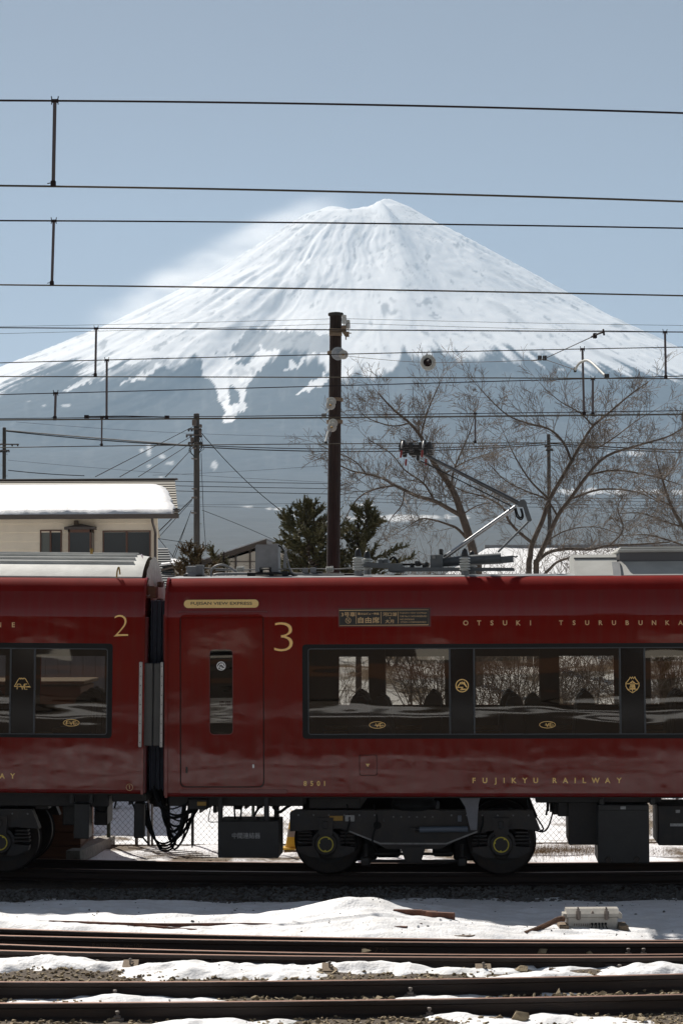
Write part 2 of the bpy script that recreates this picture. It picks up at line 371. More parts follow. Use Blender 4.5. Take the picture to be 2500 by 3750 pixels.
def text2d(s, bold=0.0, space=1.0):
    cu = bpy.data.curves.new('lettering', 'FONT'); cu.body = s; cu.size = 1; cu.offset = bold; cu.resolution_u = 4; cu.space_character = space
    ob = bpy.data.objects.new('lettering', cu); me = bpy.data.meshes.new_from_object(ob)
    v = [(q.co.x, q.co.y) for q in me.vertices]; f = [tuple(p.vertices) for p in me.polygons]
    bpy.data.objects.remove(ob); bpy.data.curves.remove(cu); bpy.data.meshes.remove(me); return v, f
# ------------------------------------------------------------------ the mountain
def point_in_poly(px, py, poly):
    ins = np.zeros(px.shape, bool); n = len(poly)
    for i in range(n):
        x1, y1 = poly[i]; x2, y2 = poly[(i + 1) % n]
        c = ((y1 > py) != (y2 > py)) & (px < (x2 - x1) * (py - y1) / (y2 - y1 + 1e-9) + x1); ins ^= c
    return ins
MY, MX = 15000.0, 153.0
def mount_height(X, Y):
    dx = X - MX; dy = Y - MY; r = np.hypot(dx, dy); c = dx / np.maximum(r, 1)
    rr = [0, 205, 352, 536, 1054, 1450, 1785, 2238, 3200, 4500, 6500, 9000, 11500, 13200, 14400, 30000]
    hr = [2905, 2912, 2850, 2726, 2420, 2180, 1980, 1748, 1310, 930, 560, 300, 140, 45, 2, -40]
    rl = [0, 243, 409, 746, 1142, 1888, 2544, 3500, 4700, 6500, 9000, 11500, 13200, 14400, 30000]
    hl = [2864, 2858, 2798, 2562, 2293, 1920, 1635, 1240, 900, 560, 300, 140, 45, 2, -40]
    h_r = np.interp(r, rr, hr); h_l = np.interp(r, rl, hl); t = sstep(-0.75, 0.85, c)
    h = h_l * (1 - t) + h_r * t
    ang = np.arctan2(dx, -dy)                                   # 0 = towards the camera
    lr = np.log(np.maximum(r, 120))
    h = h - 62 * np.exp(-(ang / .95) ** 2) * np.exp(-((r - 210) / 260) ** 2)
    crater = np.clip(1 - r / 190, 0, 1); h = h - crater * 130
    rim = np.exp(-((r - 235) / 70) ** 2) * (fbm(ang * 3 + 9, r * 0, 3, 5) - .5) * 38; h = h + rim
    wob = (fbm(ang * 4, lr * 2.6, 3, 40) - .5) * .11
    a2 = ang + wob
    g1 = 1 - np.abs(2 * fbm(a2 * 7, lr * .9, 3, 11) - 1)
    g2 = 1 - np.abs(2 * fbm(a2 * 23, lr * 2.0, 3, 23) - 1)
    g3 = fbm(a2 * 60, lr * 9, 4, 31)
    amp = sstep(200, 900, r)
    mid = np.exp(-((r - 1900) / 1900) ** 2)
    amp = amp * (.35 + 1.3 * fbm(ang * 2.2 + 3, lr * 1.3, 2, 401))
    h = h + amp * ((g1 - .6) * 28 * (.35 + mid) + (g2 - .6) * 11 * (.4 + mid) + (g3 - .5) * 9 + (fbm(X / 60, Y / 60, 4, 123) - .5) * 9)
    # long shoulder that runs down from the summit towards the viewer
    ridge = np.exp(-((ang - .30 + .10 * (lr - 6)) / .10) ** 2) * sstep(150, 500, r) * (1 - sstep(1500, 3200, r)); h = h + ridge * 60
    # the broad gully with the bare triangle in the middle of the lower face
    gl = np.exp(-((ang + .28) / .09) ** 2) * sstep(1300, 2200, r) * (1 - sstep(4500, 6000, r)); h = h - gl * 90
    return h
def build_mountain():
    xs = np.concatenate([np.linspace(-9000, -2900, 24)[:-1], np.linspace(-2900, 2900, 640), np.linspace(2900, 9000, 24)[1:]])
    t = np.linspace(0, 1, 430); ys = 700 + (15700 - 700) * (1 - (1 - t) ** 1.5)
    X, Y = np.meshgrid(xs, ys); Z = mount_height(X, Y)
    px, py = project(X, Y, Z)
    n1 = fbm(px / 46, py / 60, 5, 3) - .5; n2 = fbm(px / 14, py / 30, 4, 8) - .5; n3 = fbm(px / 150, py / 150, 3, 19) - .5
    lx = [-900, -200, 0, 128, 239, 280, 383, 440, 510, 590, 686, 720, 760, 830, 917, 1028, 1084, 1195, 1250, 1370, 1473, 1585, 1700, 1808, 1967, 2087, 2230, 2406, 2500, 3000, 3600]
    ly = [1480, 1450, 1428, 1384, 1346, 1348, 1368, 1352, 1345, 1338, 1321, 1318, 1322, 1330, 1328, 1292, 1302, 1340, 1394, 1365, 1325, 1293, 1300, 1291, 1303, 1342, 1352, 1368, 1392, 1460, 1500]
    line = np.interp(px, lx, ly)
    dx = X - MX; dy = Y - MY; r_ = np.hypot(dx, dy); an_ = np.arctan2(dx, -dy); lr_ = np.log(np.maximum(r_, 120))
    n4 = fbm(an_ * 42, lr_ * 5, 4, 140) - .5; n5 = fbm(an_ * 120, lr_ * 14, 3, 150) - .5
    s = (line - py) / 30 + n4 * 4.2 + n5 * 1.8 + n2 * .9
    snow = sstep(-.45, .75, s)
    def patch(poly, val, soft=.55):
        nonlocal snow
        p = np.array(poly, float); qx = px + n1 * 70; qy = py + n2 * 40
        k = point_in_poly(qx, qy, poly).astype(float)
        snow = snow * (1 - k * soft) + val * k * soft
    # the white tongue in the big gully and the streaks beside it
    patch([(690, 1270), (800, 1290), (850, 1340), (830, 1410), (845, 1480), (868, 1520), (885, 1516), (880, 1440), (905, 1400), (960, 1330), (1030, 1270), (900, 1380), (862, 1535), (838, 1545), (822, 1510), (800, 1450), (762, 1400), (730, 1330)], 1, .95)
    patch([(790, 1320), (900, 1330), (1010, 1285), (960, 1345), (905, 1425), (895, 1505), (880, 1525), (838, 1548), (846, 1500), (875, 1470), (850, 1400), (835, 1430), (800, 1400)], 1, .8)
    patch([(1084, 1450), (1195, 1365), (1210, 1372), (1195, 1405), (1130, 1435)], 1, .9)
    patch([(215, 1432), (300, 1385), (367, 1362), (420, 1352), (330, 1400), (250, 1430)], 1, .8)
    patch([(414, 1418), (520, 1352), (693, 1302), (560, 1362), (470, 1400)], 1, .85)
    patch([(1005, 1375), (1100, 1310), (1140, 1290), (1080, 1345)], 1, .8)
    # bare, half snowed ground above the tongue
    patch([(830, 1290), (890, 1235), (925, 1205), (1010, 1212), (1110, 1212), (1200, 1225), (1200, 1300), (1120, 1290), (1050, 1300), (960, 1270), (900, 1310)], 0, .62)
    patch([(110, 1398), (180, 1362), (255, 1330), (285, 1336), (270, 1352), (200, 1380)], 0, .8); patch([(300, 1395), (390, 1358), (520, 1325), (640, 1300), (560, 1345), (430, 1388)], .12, .6)
    patch([(0, 1300), (120, 1255), (240, 1215), (170, 1262), (90, 1300), (0, 1340)], .35, .7)
    # thin rocky streaks that follow the fall line
    dx = X - MX; dy = Y - MY; r = np.hypot(dx, dy); ang = np.arctan2(dx, -dy); lr = np.log(np.maximum(r, 120))
    wob = (fbm(ang * 5, lr * 3, 3, 77) - .5) * .3
    st = fbm((ang + wob) * 34, lr * 5.5, 4, 55); st2 = fbm(px / 30, py / 22, 3, 61)
    rock = sstep(.60, .72, st) * sstep(.48, .66, st2) * sstep(150, 420, r)
    rb = fbm((ang + wob * .5) * 9, lr * 3.0, 4, 91)
    rock = np.maximum(rock, sstep(.66, .76, rb) * .55 * sstep(500, 1000, r))
    fine = sstep(.58, .74, fbm((ang + wob) * 95, lr * 11, 4, 301)) * sstep(.50, .68, fbm(px / 55, py / 40, 4, 302)) * sstep(200, 500, r)
    snow = np.clip(snow * (1 - .50 * rock) * (1 - .40 * fine), 0, 1)
    # small clearings far below the snow line
    for (cx, cy, a, b) in ((630, 1695, 10, 8), (785, 1710, 11, 14), (545, 1650, 7, 22), (520, 1648, 6, 5), (595, 1672, 9, 5), (625, 1697, 14, 8), (655, 1728, 5, 5), (545, 1705, 6, 6), (590, 1748, 6, 4), (905, 1857, 18, 3), (985, 1863, 7, 4), (1020, 1864, 12, 4), (1500, 1896, 160, 9), (1320, 1898, 60, 7), (2300, 1800, 220, 10), (1330, 1850, 40, 4), (1100, 1880, 35, 8), (240, 1485, 14, 4), (165, 1485, 9, 3), (100, 1470, 10, 3), (2060, 1355, 20, 4), (2300, 1660, 60, 8)):
        e = ((px - cx) / a) ** 2 + ((py - cy) / b) ** 2 + n2 * 4.5 + n1 * 3
        snow = np.maximum(snow, .48 * (1 - sstep(.2, 1.4, e)))
    snow = np.maximum(snow, .035 * sstep(.55, .75, fbm(px / 24, py / 60, 4, 99)) * (1 - sstep(1500, 1900, py)))
    MT = bpy.data.materials.new('snow and forest slopes'); MT.use_nodes = True; t = MT.node_tree; b = t.nodes['Principled BSDF']
    at_ = t.nodes.new('ShaderNodeAttribute'); at_.attribute_name = 'snow'
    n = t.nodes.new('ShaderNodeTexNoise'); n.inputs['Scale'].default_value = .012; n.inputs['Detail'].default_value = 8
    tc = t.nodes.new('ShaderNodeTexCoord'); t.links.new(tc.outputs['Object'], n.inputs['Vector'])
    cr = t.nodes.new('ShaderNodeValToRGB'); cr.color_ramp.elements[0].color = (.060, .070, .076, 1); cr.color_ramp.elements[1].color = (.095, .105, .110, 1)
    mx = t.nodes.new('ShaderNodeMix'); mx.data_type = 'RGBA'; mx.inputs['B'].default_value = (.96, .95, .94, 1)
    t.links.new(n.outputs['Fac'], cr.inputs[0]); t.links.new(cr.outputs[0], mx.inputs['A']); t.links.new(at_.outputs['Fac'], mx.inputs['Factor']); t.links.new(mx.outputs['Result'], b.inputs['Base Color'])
    b.inputs['Roughness'].default_value = .9; b.inputs['Specular IOR Level'].default_value = .1
    o = gridmesh('mountain', X, Y, Z, MT, 'structure', attrs={'snow': snow})
    o['label'] = 'snow-covered cone of a tall volcano above blue hazy forest slopes'
build_mountain()

# low wooded foothills at the mountain's foot
def build_hills():
    xs = np.linspace(-2600, 2600, 260); ys = np.linspace(2600, 4300, 60); X, Y = np.meshgrid(xs, ys)
    prof = np.interp(X[0], [-2600, -600, -290, -100, 60, 300, 600, 2600], [120, 118, 122, 128, 118, 112, 116, 130])
    Z = prof[None, :] * np.sin(np.clip((Y - 2600) / 1100, 0, 1) * math.pi / 2) + (fbm(X / 90, Y / 60, 5, 4) - .5) * 16 - 4
    HM = mat('distant conifer forest', (.018, .026, .018), .95, col2=(.05, .055, .042), nscale=.03)
    o = gridmesh('hills', X, Y, Z, HM, 'structure'); o['label'] = 'dark wooded foothills in front of the mountain'
build_hills()

# wind-blown snow streaming off the left ridge: a soft volume
def snow_plume():
    b = B(); pts = []
    ridge_px = [(300, 1215), (480, 1120), (733, 1020), (940, 893), (1116, 781), (1203, 757), (1363, 757), (1450, 740)]
    th = [50, 90, 130, 150, 130, 90, 60, 30]
    lower = []; upper = []
    for (q, h) in zip(ridge_px, th):
        lower.append(q); upper.append((q[0] - h * .55, q[1] - h))
    Yc = 15000.0
    ring = [P(x, y + 60, Yc) for x, y in lower] + [P(x, y, Yc) for x, y in reversed(upper)]
    front = [Vector((p.x, 14800, p.z)) for p in ring]
    n = len(ring); k = len(lower)
    back = [Vector((p.x, 15250, p.z)) for p in ring]
    fs = []
    for i in range(k - 1):
        a, bb, c, d = i, i + 1, 2 * k - 2 - i, 2 * k - 1 - i
        fs.append((a, bb, c, d)); fs.append((n + d, n + c, n + bb, n + a))
    for i in range(n): fs.append((i, (i + 1) % n, n + (i + 1) % n, n + i))
    b.add(front + back, fs)
    VM = bpy.data.materials.new('blowing snow'); VM.use_nodes = True; t = VM.node_tree
    t.nodes.remove(t.nodes['Principled BSDF']); out = [x for x in t.nodes if x.type == 'OUTPUT_MATERIAL'][0]
    pv = t.nodes.new('ShaderNodeVolumePrincipled'); pv.inputs['Color'].default_value = (.98, .98, .98, 1); pv.inputs['Anisotropy'].default_value = .55
    tc = t.nodes.new('ShaderNodeTexCoord'); nz = t.nodes.new('ShaderNodeTexNoise'); nz.inputs['Scale'].default_value = .0035; nz.inputs['Detail'].default_value = 4
    mp = t.nodes.new('ShaderNodeMapping'); mp.inputs['Rotation'].default_value = (0, math.radians(30), 0); mp.inputs['Scale'].default_value = (.5, .4, 1.8)
    t.links.new(tc.outputs['Object'], mp.inputs[0]); t.links.new(mp.outputs[0], nz.inputs['Vector'])
    # density falls off with the height above the ridge line (object-space plane through the ridge)
    a = P(300, 1215, Yc); c = P(1203, 757, Yc); d = (c - a); nrm = Vector((-d.z, 0, d.x)).normalized()
    dot = t.nodes.new('ShaderNodeVectorMath'); dot.operation = 'DOT_PRODUCT'; dot.inputs[1].default_value = nrm
    t.links.new(tc.outputs['Object'], dot.inputs[0])
    off = nrm.dot(a)
    mr = t.nodes.new('ShaderNodeMapRange'); mr.interpolation_type = 'SMOOTHSTEP'; mr.inputs['From Min'].default_value = off + 20; mr.inputs['From Max'].default_value = off + 235; mr.inputs['To Min'].default_value = 1; mr.inputs['To Max'].default_value = 0
    t.links.new(dot.outputs['Value'], mr.inputs[0])
    m2 = t.nodes.new('ShaderNodeMath'); m2.operation = 'POWER'; m2.inputs[1].default_value = 2.2; t.links.new(mr.outputs[0], m2.inputs[0])
    sp = t.nodes.new('ShaderNodeSeparateXYZ'); t.links.new(tc.outputs['Object'], sp.inputs[0])
    ex = t.nodes.new('ShaderNodeMapRange'); ex.interpolation_type = 'SMOOTHSTEP'; ex.inputs['From Min'].default_value = P(260, 1000, Yc).x; ex.inputs['From Max'].default_value = P(640, 1000, Yc).x
    t.links.new(sp.outputs['X'], ex.inputs[0])
    nr = t.nodes.new('ShaderNodeMapRange'); nr.inputs['From Min'].default_value = .36; nr.inputs['From Max'].default_value = .66; t.links.new(nz.outputs['Fac'], nr.inputs[0])
    m3 = t.nodes.new('ShaderNodeMath'); m3.operation = 'MULTIPLY'; t.links.new(m2.outputs[0], m3.inputs[0]); t.links.new(nr.outputs[0], m3.inputs[1])
    rx_ = t.nodes.new('ShaderNodeMapRange'); rx_.interpolation_type = 'SMOOTHSTEP'; rx_.inputs['From Min'].default_value = P(1330, 1000, Yc).x; rx_.inputs['From Max'].default_value = P(900, 1000, Yc).x; t.links.new(sp.outputs['X'], rx_.inputs[0])
    mr_ = t.nodes.new('ShaderNodeMath'); mr_.operation = 'MULTIPLY'; t.links.new(m3.outputs[0], mr_.inputs[0]); t.links.new(rx_.outputs[0], mr_.inputs[1])
    m4 = t.nodes.new('ShaderNodeMath'); m4.operation = 'MULTIPLY'; t.links.new(mr_.outputs[0], m4.inputs[0]); t.links.new(ex.outputs[0], m4.inputs[1])
    m5 = t.nodes.new('ShaderNodeMath'); m5.operation = 'MULTIPLY'; m5.inputs[1].default_value = .0050; t.links.new(m4.outputs[0], m5.inputs[0])
    t.links.new(m5.outputs[0], pv.inputs['Density']); t.links.new(pv.outputs[0], out.inputs['Volume'])
    M['plume'] = VM
    o = b.build('snow_plume', 'plume'); tag(o, 'white veil of wind-blown snow streaming off the left ridge', kind='stuff')
    o['category'] = 'blowing snow'
snow_plume()

# the air between: pale even haze
def haze():
    b = B(); b.box((-14000, -400, -2.0), (14000, 16200, 3050))
    HM = bpy.data.materials.new('thin haze'); HM.use_nodes = True; t = HM.node_tree
    t.nodes.remove(t.nodes['Principled BSDF']); out = [x for x in t.nodes if x.type == 'OUTPUT_MATERIAL'][0]
    pv = t.nodes.new('ShaderNodeVolumePrincipled'); pv.inputs['Color'].default_value = (.50, .74, 1.0, 1)
    pv.inputs['Density'].default_value = HAZE; pv.inputs['Anisotropy'].default_value = 0.0
    t.links.new(pv.outputs[0], out.inputs['Volume']); M['haze'] = HM
    o = b.build('haze', 'haze'); tag(o, 'thin blue air haze over the whole valley', kind='stuff')
HAZE = 4.0e-5
haze()

# ------------------------------------------------------------------ rails laid out from the photograph
def depth_line(samples):
    "samples (px, py) of a rail head at z = 0 -> function X -> Y (quadratic)"
    pts = [G(px, py, 0.0) for px, py in samples]
    c = np.polyfit([p.x for p in pts], [p.y for p in pts], min(2, len(pts) - 1)); return lambda x, c=c: np.polyval(c, x)
RL = {
    'near': depth_line([(303, 3183), (1116, 3193), (1927, 3195), (2500, 3190)]),
    'Ra': depth_line([(0, 3400), (1250, 3433), (2500, 3443)]),
    'Rb': depth_line([(0, 3425), (1250, 3447), (2500, 3452)]),
    'Rc1': depth_line([(0, 3456), (1250, 3489), (2500, 3492)]),
    'Rc': depth_line([(0, 3480), (1250, 3502), (2500, 3504)]),
    'R4': depth_line([(0, 3595), (1250, 3590), (2500, 3566)]),
    'R5': depth_line([(0, 3673), (1250, 3663), (2500, 3641)]),
}
RL['far'] = lambda x: RL['near'](x) + 1.067
def YC(k, x):
    "rail line with a clamped slope beyond the frame"
    xc = np.clip(x, -5, 5); g = (RL[k](xc + .05) - RL[k](xc - .05)) / .1
    return RL[k](xc) + g * (x - xc)

RAILPROF = [(-.0635, -.153), (.0635, -.153), (.0635, -.142), (.012, -.122), (.0075, -.115), (.0075, -.052), (.0325, -.038), (.0325, -.006), (.026, 0), (-.026, 0), (-.0325, -.006), (-.0325, -.038), (-.0075, -.052), (-.0075, -.115), (-.012, -.122), (-.0635, -.142)]
def rail(name_label, key, x0=-9.0, x1=9.0, z=0.0, top='railtop', side='rail'):
    b = B(); n = 40; prof = RAILPROF; k = len(prof)
    vs = []
    for i in range(n + 1):
        x = x0 + (x1 - x0) * i / n; y = float(YC(key, x))
        for (dy, dz) in prof: vs.append((x, y + dy, z + dz))
    fs = []; mi = []
    for i in range(n):
        for j in range(k):
            fs.append((i * k + j, i * k + (j + 1) % k, (i + 1) * k + (j + 1) % k, (i + 1) * k + j)); mi.append(1 if j == 8 else 0)
    fs += [tuple(range(k)), tuple(range(n * k + k - 1, n * k - 1, -1))]; mi += [0, 0]
    b.add(vs, fs); b.mi = mi
    o = b.build('rail', [side, top]); tag(o, name_label, 'rail', 'rails'); return o

rails = {}
rails['near'] = rail('rail under the near wheels of the red train, dark in its shadow', 'near')
rails['far'] = rail('rail under the far wheels of the red train, mostly hidden', 'far')
rails['Ra'] = rail('rail along the edge of the deep snow bank', 'Ra')
rails['Rb'] = rail('rail with faint chalk numbers on its web', 'Rb')
rails['Rc1'] = rail('thin rail just behind the one with timber blocks', 'Rc1', z=-.004)
rails['Rc'] = rail('rail with square timber blocks along its foot', 'Rc')
rails['R4'] = rail('second rail up from the bottom edge, snow strip behind it', 'R4')
rails['R5'] = rail('lowest and nearest rail at the bottom edge', 'R5')

# faded chalk numbers on the rail web
def onrail_text(s, key, pxa, pxb, pytop, pybot, bold=.01):
    v, f = text2d(s, bold); xs = [p[0] for p in v]; zs = [p[1] for p in v]
    x0, x1, z0, z1 = min(xs), max(xs), min(zs), max(zs)
    Y0 = float(YC(key, G((pxa + pxb) / 2, pytop).x)); a = P(pxa, pytop, Y0); c = P(pxb, pybot, Y0)
    b = B(); vs = []
    for (x, z) in v:
        X = a.x + (x - x0) / (x1 - x0) * (c.x - a.x); Z = -.108 + (z - z0) / (z1 - z0) * .050
        vs.append((X, float(YC(key, X)) - .0098, Z))
    b.add(vs, f); b.build('lettering', 'chalk', rails[key])
onrail_text('R=108800  IV=106', 'Rb', 338, 525, 3450, 3468)
onrail_text('IV 795', 'Rb', 1326, 1424, 3462, 3482)

# ------------------------------------------------------------------ ground, ballast and snow
def z_ballast(X, Y):
    ya = YC('Ra', X); y4 = YC('R4', X); yc = YC('Rc', X)
    z = np.full(X.shape, -.175)
    z = np.where(Y < -1.0, -.175 - .10 * sstep(-1.0, -1.8, -(-Y)) * 0 - .05 * sstep(0, 1, (-1.0 - Y) / .8), z)
    k = sstep(.35, -.05, ya - Y) ; z = np.where(Y < ya + .6, -.25 + .12 * sstep(.6, .1, Y - ya), z)
    z = np.where(Y < yc, -.105 - .045 * sstep(.2, 1.0, yc - Y), z)
    z = np.where(Y < y4, -.150, z)
    return z + (fbm(X * 1.3, Y * 1.3, 3, 2) - .5) * .05 + (fbm(X * 9, Y * 9, 3, 6) - .5) * .03
def mound(X, Y):
    return .19 * np.exp(-((X - .10) / .62) ** 2 - ((Y + 3.9) / .75) ** 2) + .10 * np.exp(-((X - 1.1) / .8) ** 2 - ((Y + 4.6) / .5) ** 2)
def z_snow(X, Y):
    ya = YC('Ra', X); yc = YC('Rc', X); y4 = YC('R4', X); y5 = YC('R5', X)
    lump = (fbm(X * 1.1, Y * 1.6, 4, 71) - .5); fine = (fbm(X * 6, Y * 6, 4, 72) - .5); pat = fbm(X * 1.7, Y * 3.1, 4, 73)
    z = np.full(X.shape, -.6)
    # bank between the train and the turnout
    top = np.interp(X, [-9, -4, -1.6, .6, 1.8, 9], [.05, .045, -.01, -.03, -.095, -.11]) + (fbm(X * .8 + 3, Y * 2.4, 4, 171) - .5) * .13 + (np.abs(fbm(X * 2.6, Y * 4.5, 3, 172) - .5) - .12) * .06 + mound(X, Y)
    edge = -1.02 + (fbm(X * 2.2, X * 0, 3, 74) - .5) * .22
    bank = -.185 + (top + .185) * sstep(0, 1, (edge - Y) / 2.0) + lump * .07 + fine * .016
    bank = np.where(Y > edge, -.6 + (bank + .6) * sstep(.25, 0, Y - edge), bank)
    fall = sstep(.02, .42, Y - ya - .05 * lump * 6); bank = bank * fall + (1 - fall) * (-.11 + .03 * lump)
    bank = np.where(Y < ya + .055, -.6, bank)
    z = np.maximum(z, bank)
    # patchy snow in front of the turnout, between and before the rails
    c = (yc - Y); c4 = Y - y4
    s = -.075 + (pat - .48) * .20 + fine * .03 - .13 * sstep(.34, .80, c + lump * 1.1) ; s = np.where((c < .06) | (c4 < .12), -.6, s); z = np.where((Y < yc - .05) & (Y > y4), s, z)
    d4 = y4 - Y; d5 = Y - y5
    s = -.150 + (fbm(X * 1.1 + 4, Y * 2.2, 4, 75) - .44) * .24 + fine * .02; s = np.where((d4 < .07) | (d5 < .05), -.6, s); z = np.where((Y < y4 - .05) & (Y > y5), s, z)
    d = y5 - Y
    s = -.165 + (fbm(X * .9 + 9, Y * 1.6, 4, 76) - .46) * .30 + fine * .03; s = np.where(d < .09, -.6, s); z = np.where(Y < y5 - .06, s, z)
    return z
xs = np.arange(-8.5, 8.51, .05); ys = np.arange(-15, 3.4, .05); X, Y = np.meshgrid(xs, ys)
bed = gridmesh('ballast_bed', X, Y, z_ballast(X, Y), 'dirt', 'structure'); bed['label'] = 'gritty brown track bed under rails and snow'
xs = np.arange(-7.0, 7.01, .027); ys = np.arange(-14.5, -.6, .033); X, Y = np.meshgrid(xs, ys)
sn = gridmesh('snow', X, Y, z_snow(X, Y), 'snow', 'structure'); sn['label'] = 'lumpy old snow lying along and between the tracks'

# snow field behind the train, rising as a bank beyond the fence
def z_back(X, Y):
    up = np.interp(Y, [2.2, 5, 8, 14, 22, 30, 45, 80, 200, 2000], [-.14, -.06, .30, 1.35, 2.45, 2.75, 2.9, 3.0, 3.0, 3.0])
    lum = (fbm(X * .35, Y * .35, 4, 81) - .5)
    return up + lum * np.interp(Y, [2, 6, 20, 40], [.10, .30, .9, .6]) + (fbm(X * 2, Y * 2, 3, 82) - .5) * .08
xs = np.arange(-26, 26.1, .2); ys = np.concatenate([np.arange(2.2, 10, .12), np.arange(10, 70, .5)]); X, Y = np.meshgrid(xs, ys)
Zb = z_back(X, Y); Zb[:4] -= np.array([.12, .08, .04, .0])[:, None]
SM = mat('snow with bare earth patches', (.13, .095, .06), .9, col2=(.82, .83, .85), nscale=.55, bump=.3, bscale=10)
SM.node_tree.nodes['Color Ramp'].color_ramp.elements[0].position = .41; SM.node_tree.nodes['Color Ramp'].color_ramp.elements[1].position = .50
bk = gridmesh('snow_field', X, Y, Zb, SM, 'structure'); bk['label'] = 'snowy slope behind the fence with a few bare earth patches'

# one sheet of ground out to the horizon
def ground():
    xs = np.array([-30000, -6000, -1000, -200, -26, -8.6, 8.6, 26, 200, 1000, 6000, 30000.]); ys = np.array([-400, -120, -60, -15.1, 3.2, 70, 200, 1000, 4000, 9000, 20000, 40000.])
    X, Y = np.meshgrid(xs, ys); Z = np.full(X.shape, -.5); Z[Y > 60] = .2
    GM = mat('winter valley floor', (.055, .06, .045), .95, col2=(.55, .55, .55), nscale=.004)
    o = gridmesh('ground', X, Y, Z, GM, 'structure', smooth=False); o['label'] = 'flat winter valley floor out to the horizon'
ground()

# ballast stones
def stones():
    base = []
    for k in range(10):
        bm = bmesh.new()
        for q in range(9):
            d = Vector((random.gauss(0, 1), random.gauss(0, 1), random.gauss(0, 1))).normalized()
            bm.verts.new((d.x * random.uniform(.8, 1.2), d.y * random.uniform(.6, 1.0), d.z * random.uniform(.5, .8)))
        bmesh.ops.convex_hull(bm, input=bm.verts); bmesh.ops.triangulate(bm, faces=bm.faces); bm.verts.index_update()
        v = [x for x in bm.verts if x.link_faces]; ix = {a: i for i, a in enumerate(v)}
        base.append((np.array([x.co[:] for x in v]), np.array([[ix[c] for c in f.verts] for f in bm.faces]))); bm.free()
    def scatter(name, xy, rad, mt, label, lift=0.0):
        V = []; F = []; n = 0
        for (x, y), r in zip(xy, rad):
            v, f = base[random.randrange(10)]; a = random.uniform(0, 6.28); c, s = math.cos(a), math.sin(a); tl = random.uniform(-.5, .5)
            w = v * r; w = np.stack([w[:, 0], w[:, 1] * math.cos(tl) - w[:, 2] * math.sin(tl), w[:, 1] * math.sin(tl) + w[:, 2] * math.cos(tl)], 1)
            z = float(z_ballast(np.array([x]), np.array([y]))[0]) + r * .30 + lift
            V.append(np.stack([w[:, 0] * c - w[:, 1] * s + x, w[:, 0] * s + w[:, 1] * c + y, w[:, 2] + z], 1)); F.append(f + n); n += len(v)
        V = np.concatenate(V); F = np.concatenate(F); me = bpy.data.meshes.new(name)
        me.from_pydata(V.tolist(), [], F.tolist()); me.update(); me.materials.append(M[mt])
        link(name, me, label=label, kind='stuff')
    xy = []; rad = []
    while len(xy) < 9500:
        y = -6.3 - random.random() ** .9 * 4.6; x = random.uniform(-1, 1) * (1.0 + (y + 28) * .170)
        if any(abs(y - float(YC(k, x))) < (.075 if k in ('Rc', 'R4', 'R5') else .04) for k in ('R4', 'R5', 'Rc')) or y > float(YC('Rc', x)) - .05: continue
        if float(YC('R4', x)) < y and y > float(YC('Rc', x)) - .35 and random.random() < .6: continue
        xy.append((x, y)); rad.append(random.uniform(.012, .029) * (1.6 if random.random() < .06 else 1))
    scatter('gravel', xy, rad, 'stone', 'tan ballast stones lying between the nearest rails')
    V = []; F = []; n = 0
    for k in range(1500):
        x = random.uniform(-4.4, 4.4); y = random.uniform(-10.5, -1.2)
        if float(fbm(np.array([x * 1.1]), np.array([y * 1.8]), 3, 501)[0]) < .50: continue
        z = float(z_snow(np.array([x]), np.array([y]))[0])
        if z < -.3: continue
        v, f = base[random.randrange(10)]; r = random.uniform(.004, .013) * (2.2 if random.random() < .05 else 1)
        V.append(v * r + np.array([x, y, z + r * .25])); F.append(f + n); n += len(v)
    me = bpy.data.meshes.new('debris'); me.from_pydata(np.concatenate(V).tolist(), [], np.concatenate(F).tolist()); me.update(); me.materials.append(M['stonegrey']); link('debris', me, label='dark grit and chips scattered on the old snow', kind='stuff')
    xy = []; rad = []
    while len(xy) < 5200:
        y = random.uniform(-1.45, -.08); x = random.uniform(-5, 5)
        if abs(y - float(YC('near', x))) < .08: continue
        xy.append((x, y)); rad.append(random.uniform(.018, .036))
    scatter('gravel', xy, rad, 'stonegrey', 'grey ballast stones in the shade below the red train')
    xy = []; rad = []
    while len(xy) < 900:
        x = random.uniform(-4.2, 4.2); ya = float(YC('Ra', x)); yc = float(YC('Rc', x)); y = random.uniform(yc + .05, ya - .05)
        if any(abs(y - float(YC(k, x))) < .06 for k in ('Rb', 'Rc1')): continue
        xy.append((x, y)); rad.append(random.uniform(.018, .034))
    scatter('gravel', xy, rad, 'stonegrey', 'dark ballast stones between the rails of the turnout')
stones()

# sleepers, seen only where snow and ballast leave them bare
def sleepers():
    def run(label, group, y0f, y1f, xs, ztop, hgt=.14, m_='sleeper'):
        first = None
        for x in xs:
            if first is None:
                b = B(); b.box((-.10, 0, -hgt), (.10, 1, 0), .01); o = b.build('sleeper', m_); tag(o, label, 'sleeper', group); first = o
            else: o = copyobj(first)
            ya, yb = y0f(x), y1f(x); o.location = (x, ya, ztop); o.scale = (1, yb - ya, 1); o.rotation_euler.z = random.uniform(-.02, .02)
    run('dark sleeper under the train track, end showing in the ballast', 'sleepers under the train track', lambda x: float(YC('near', x)) - .52, lambda x: float(YC('near', x)) + 1.6, [-4.9 + .62 * i for i in range(17)], -.168)
    run('old tarred sleeper under the two nearest rails', 'sleepers under the two nearest rails', lambda x: float(YC('R5', x)) - .45, lambda x: float(YC('R4', x)) + .45, [-3.72 + .62 * i for i in range(13)], -.160)
    0 and run('old tarred sleeper under the turnout rails', 'sleepers under the turnout', lambda x: float(YC('Rc', x)) - .42, lambda x: float(YC('Ra', x)) + .3, [-3.9 + .62 * i for i in range(14)], -.158)
sleepers()
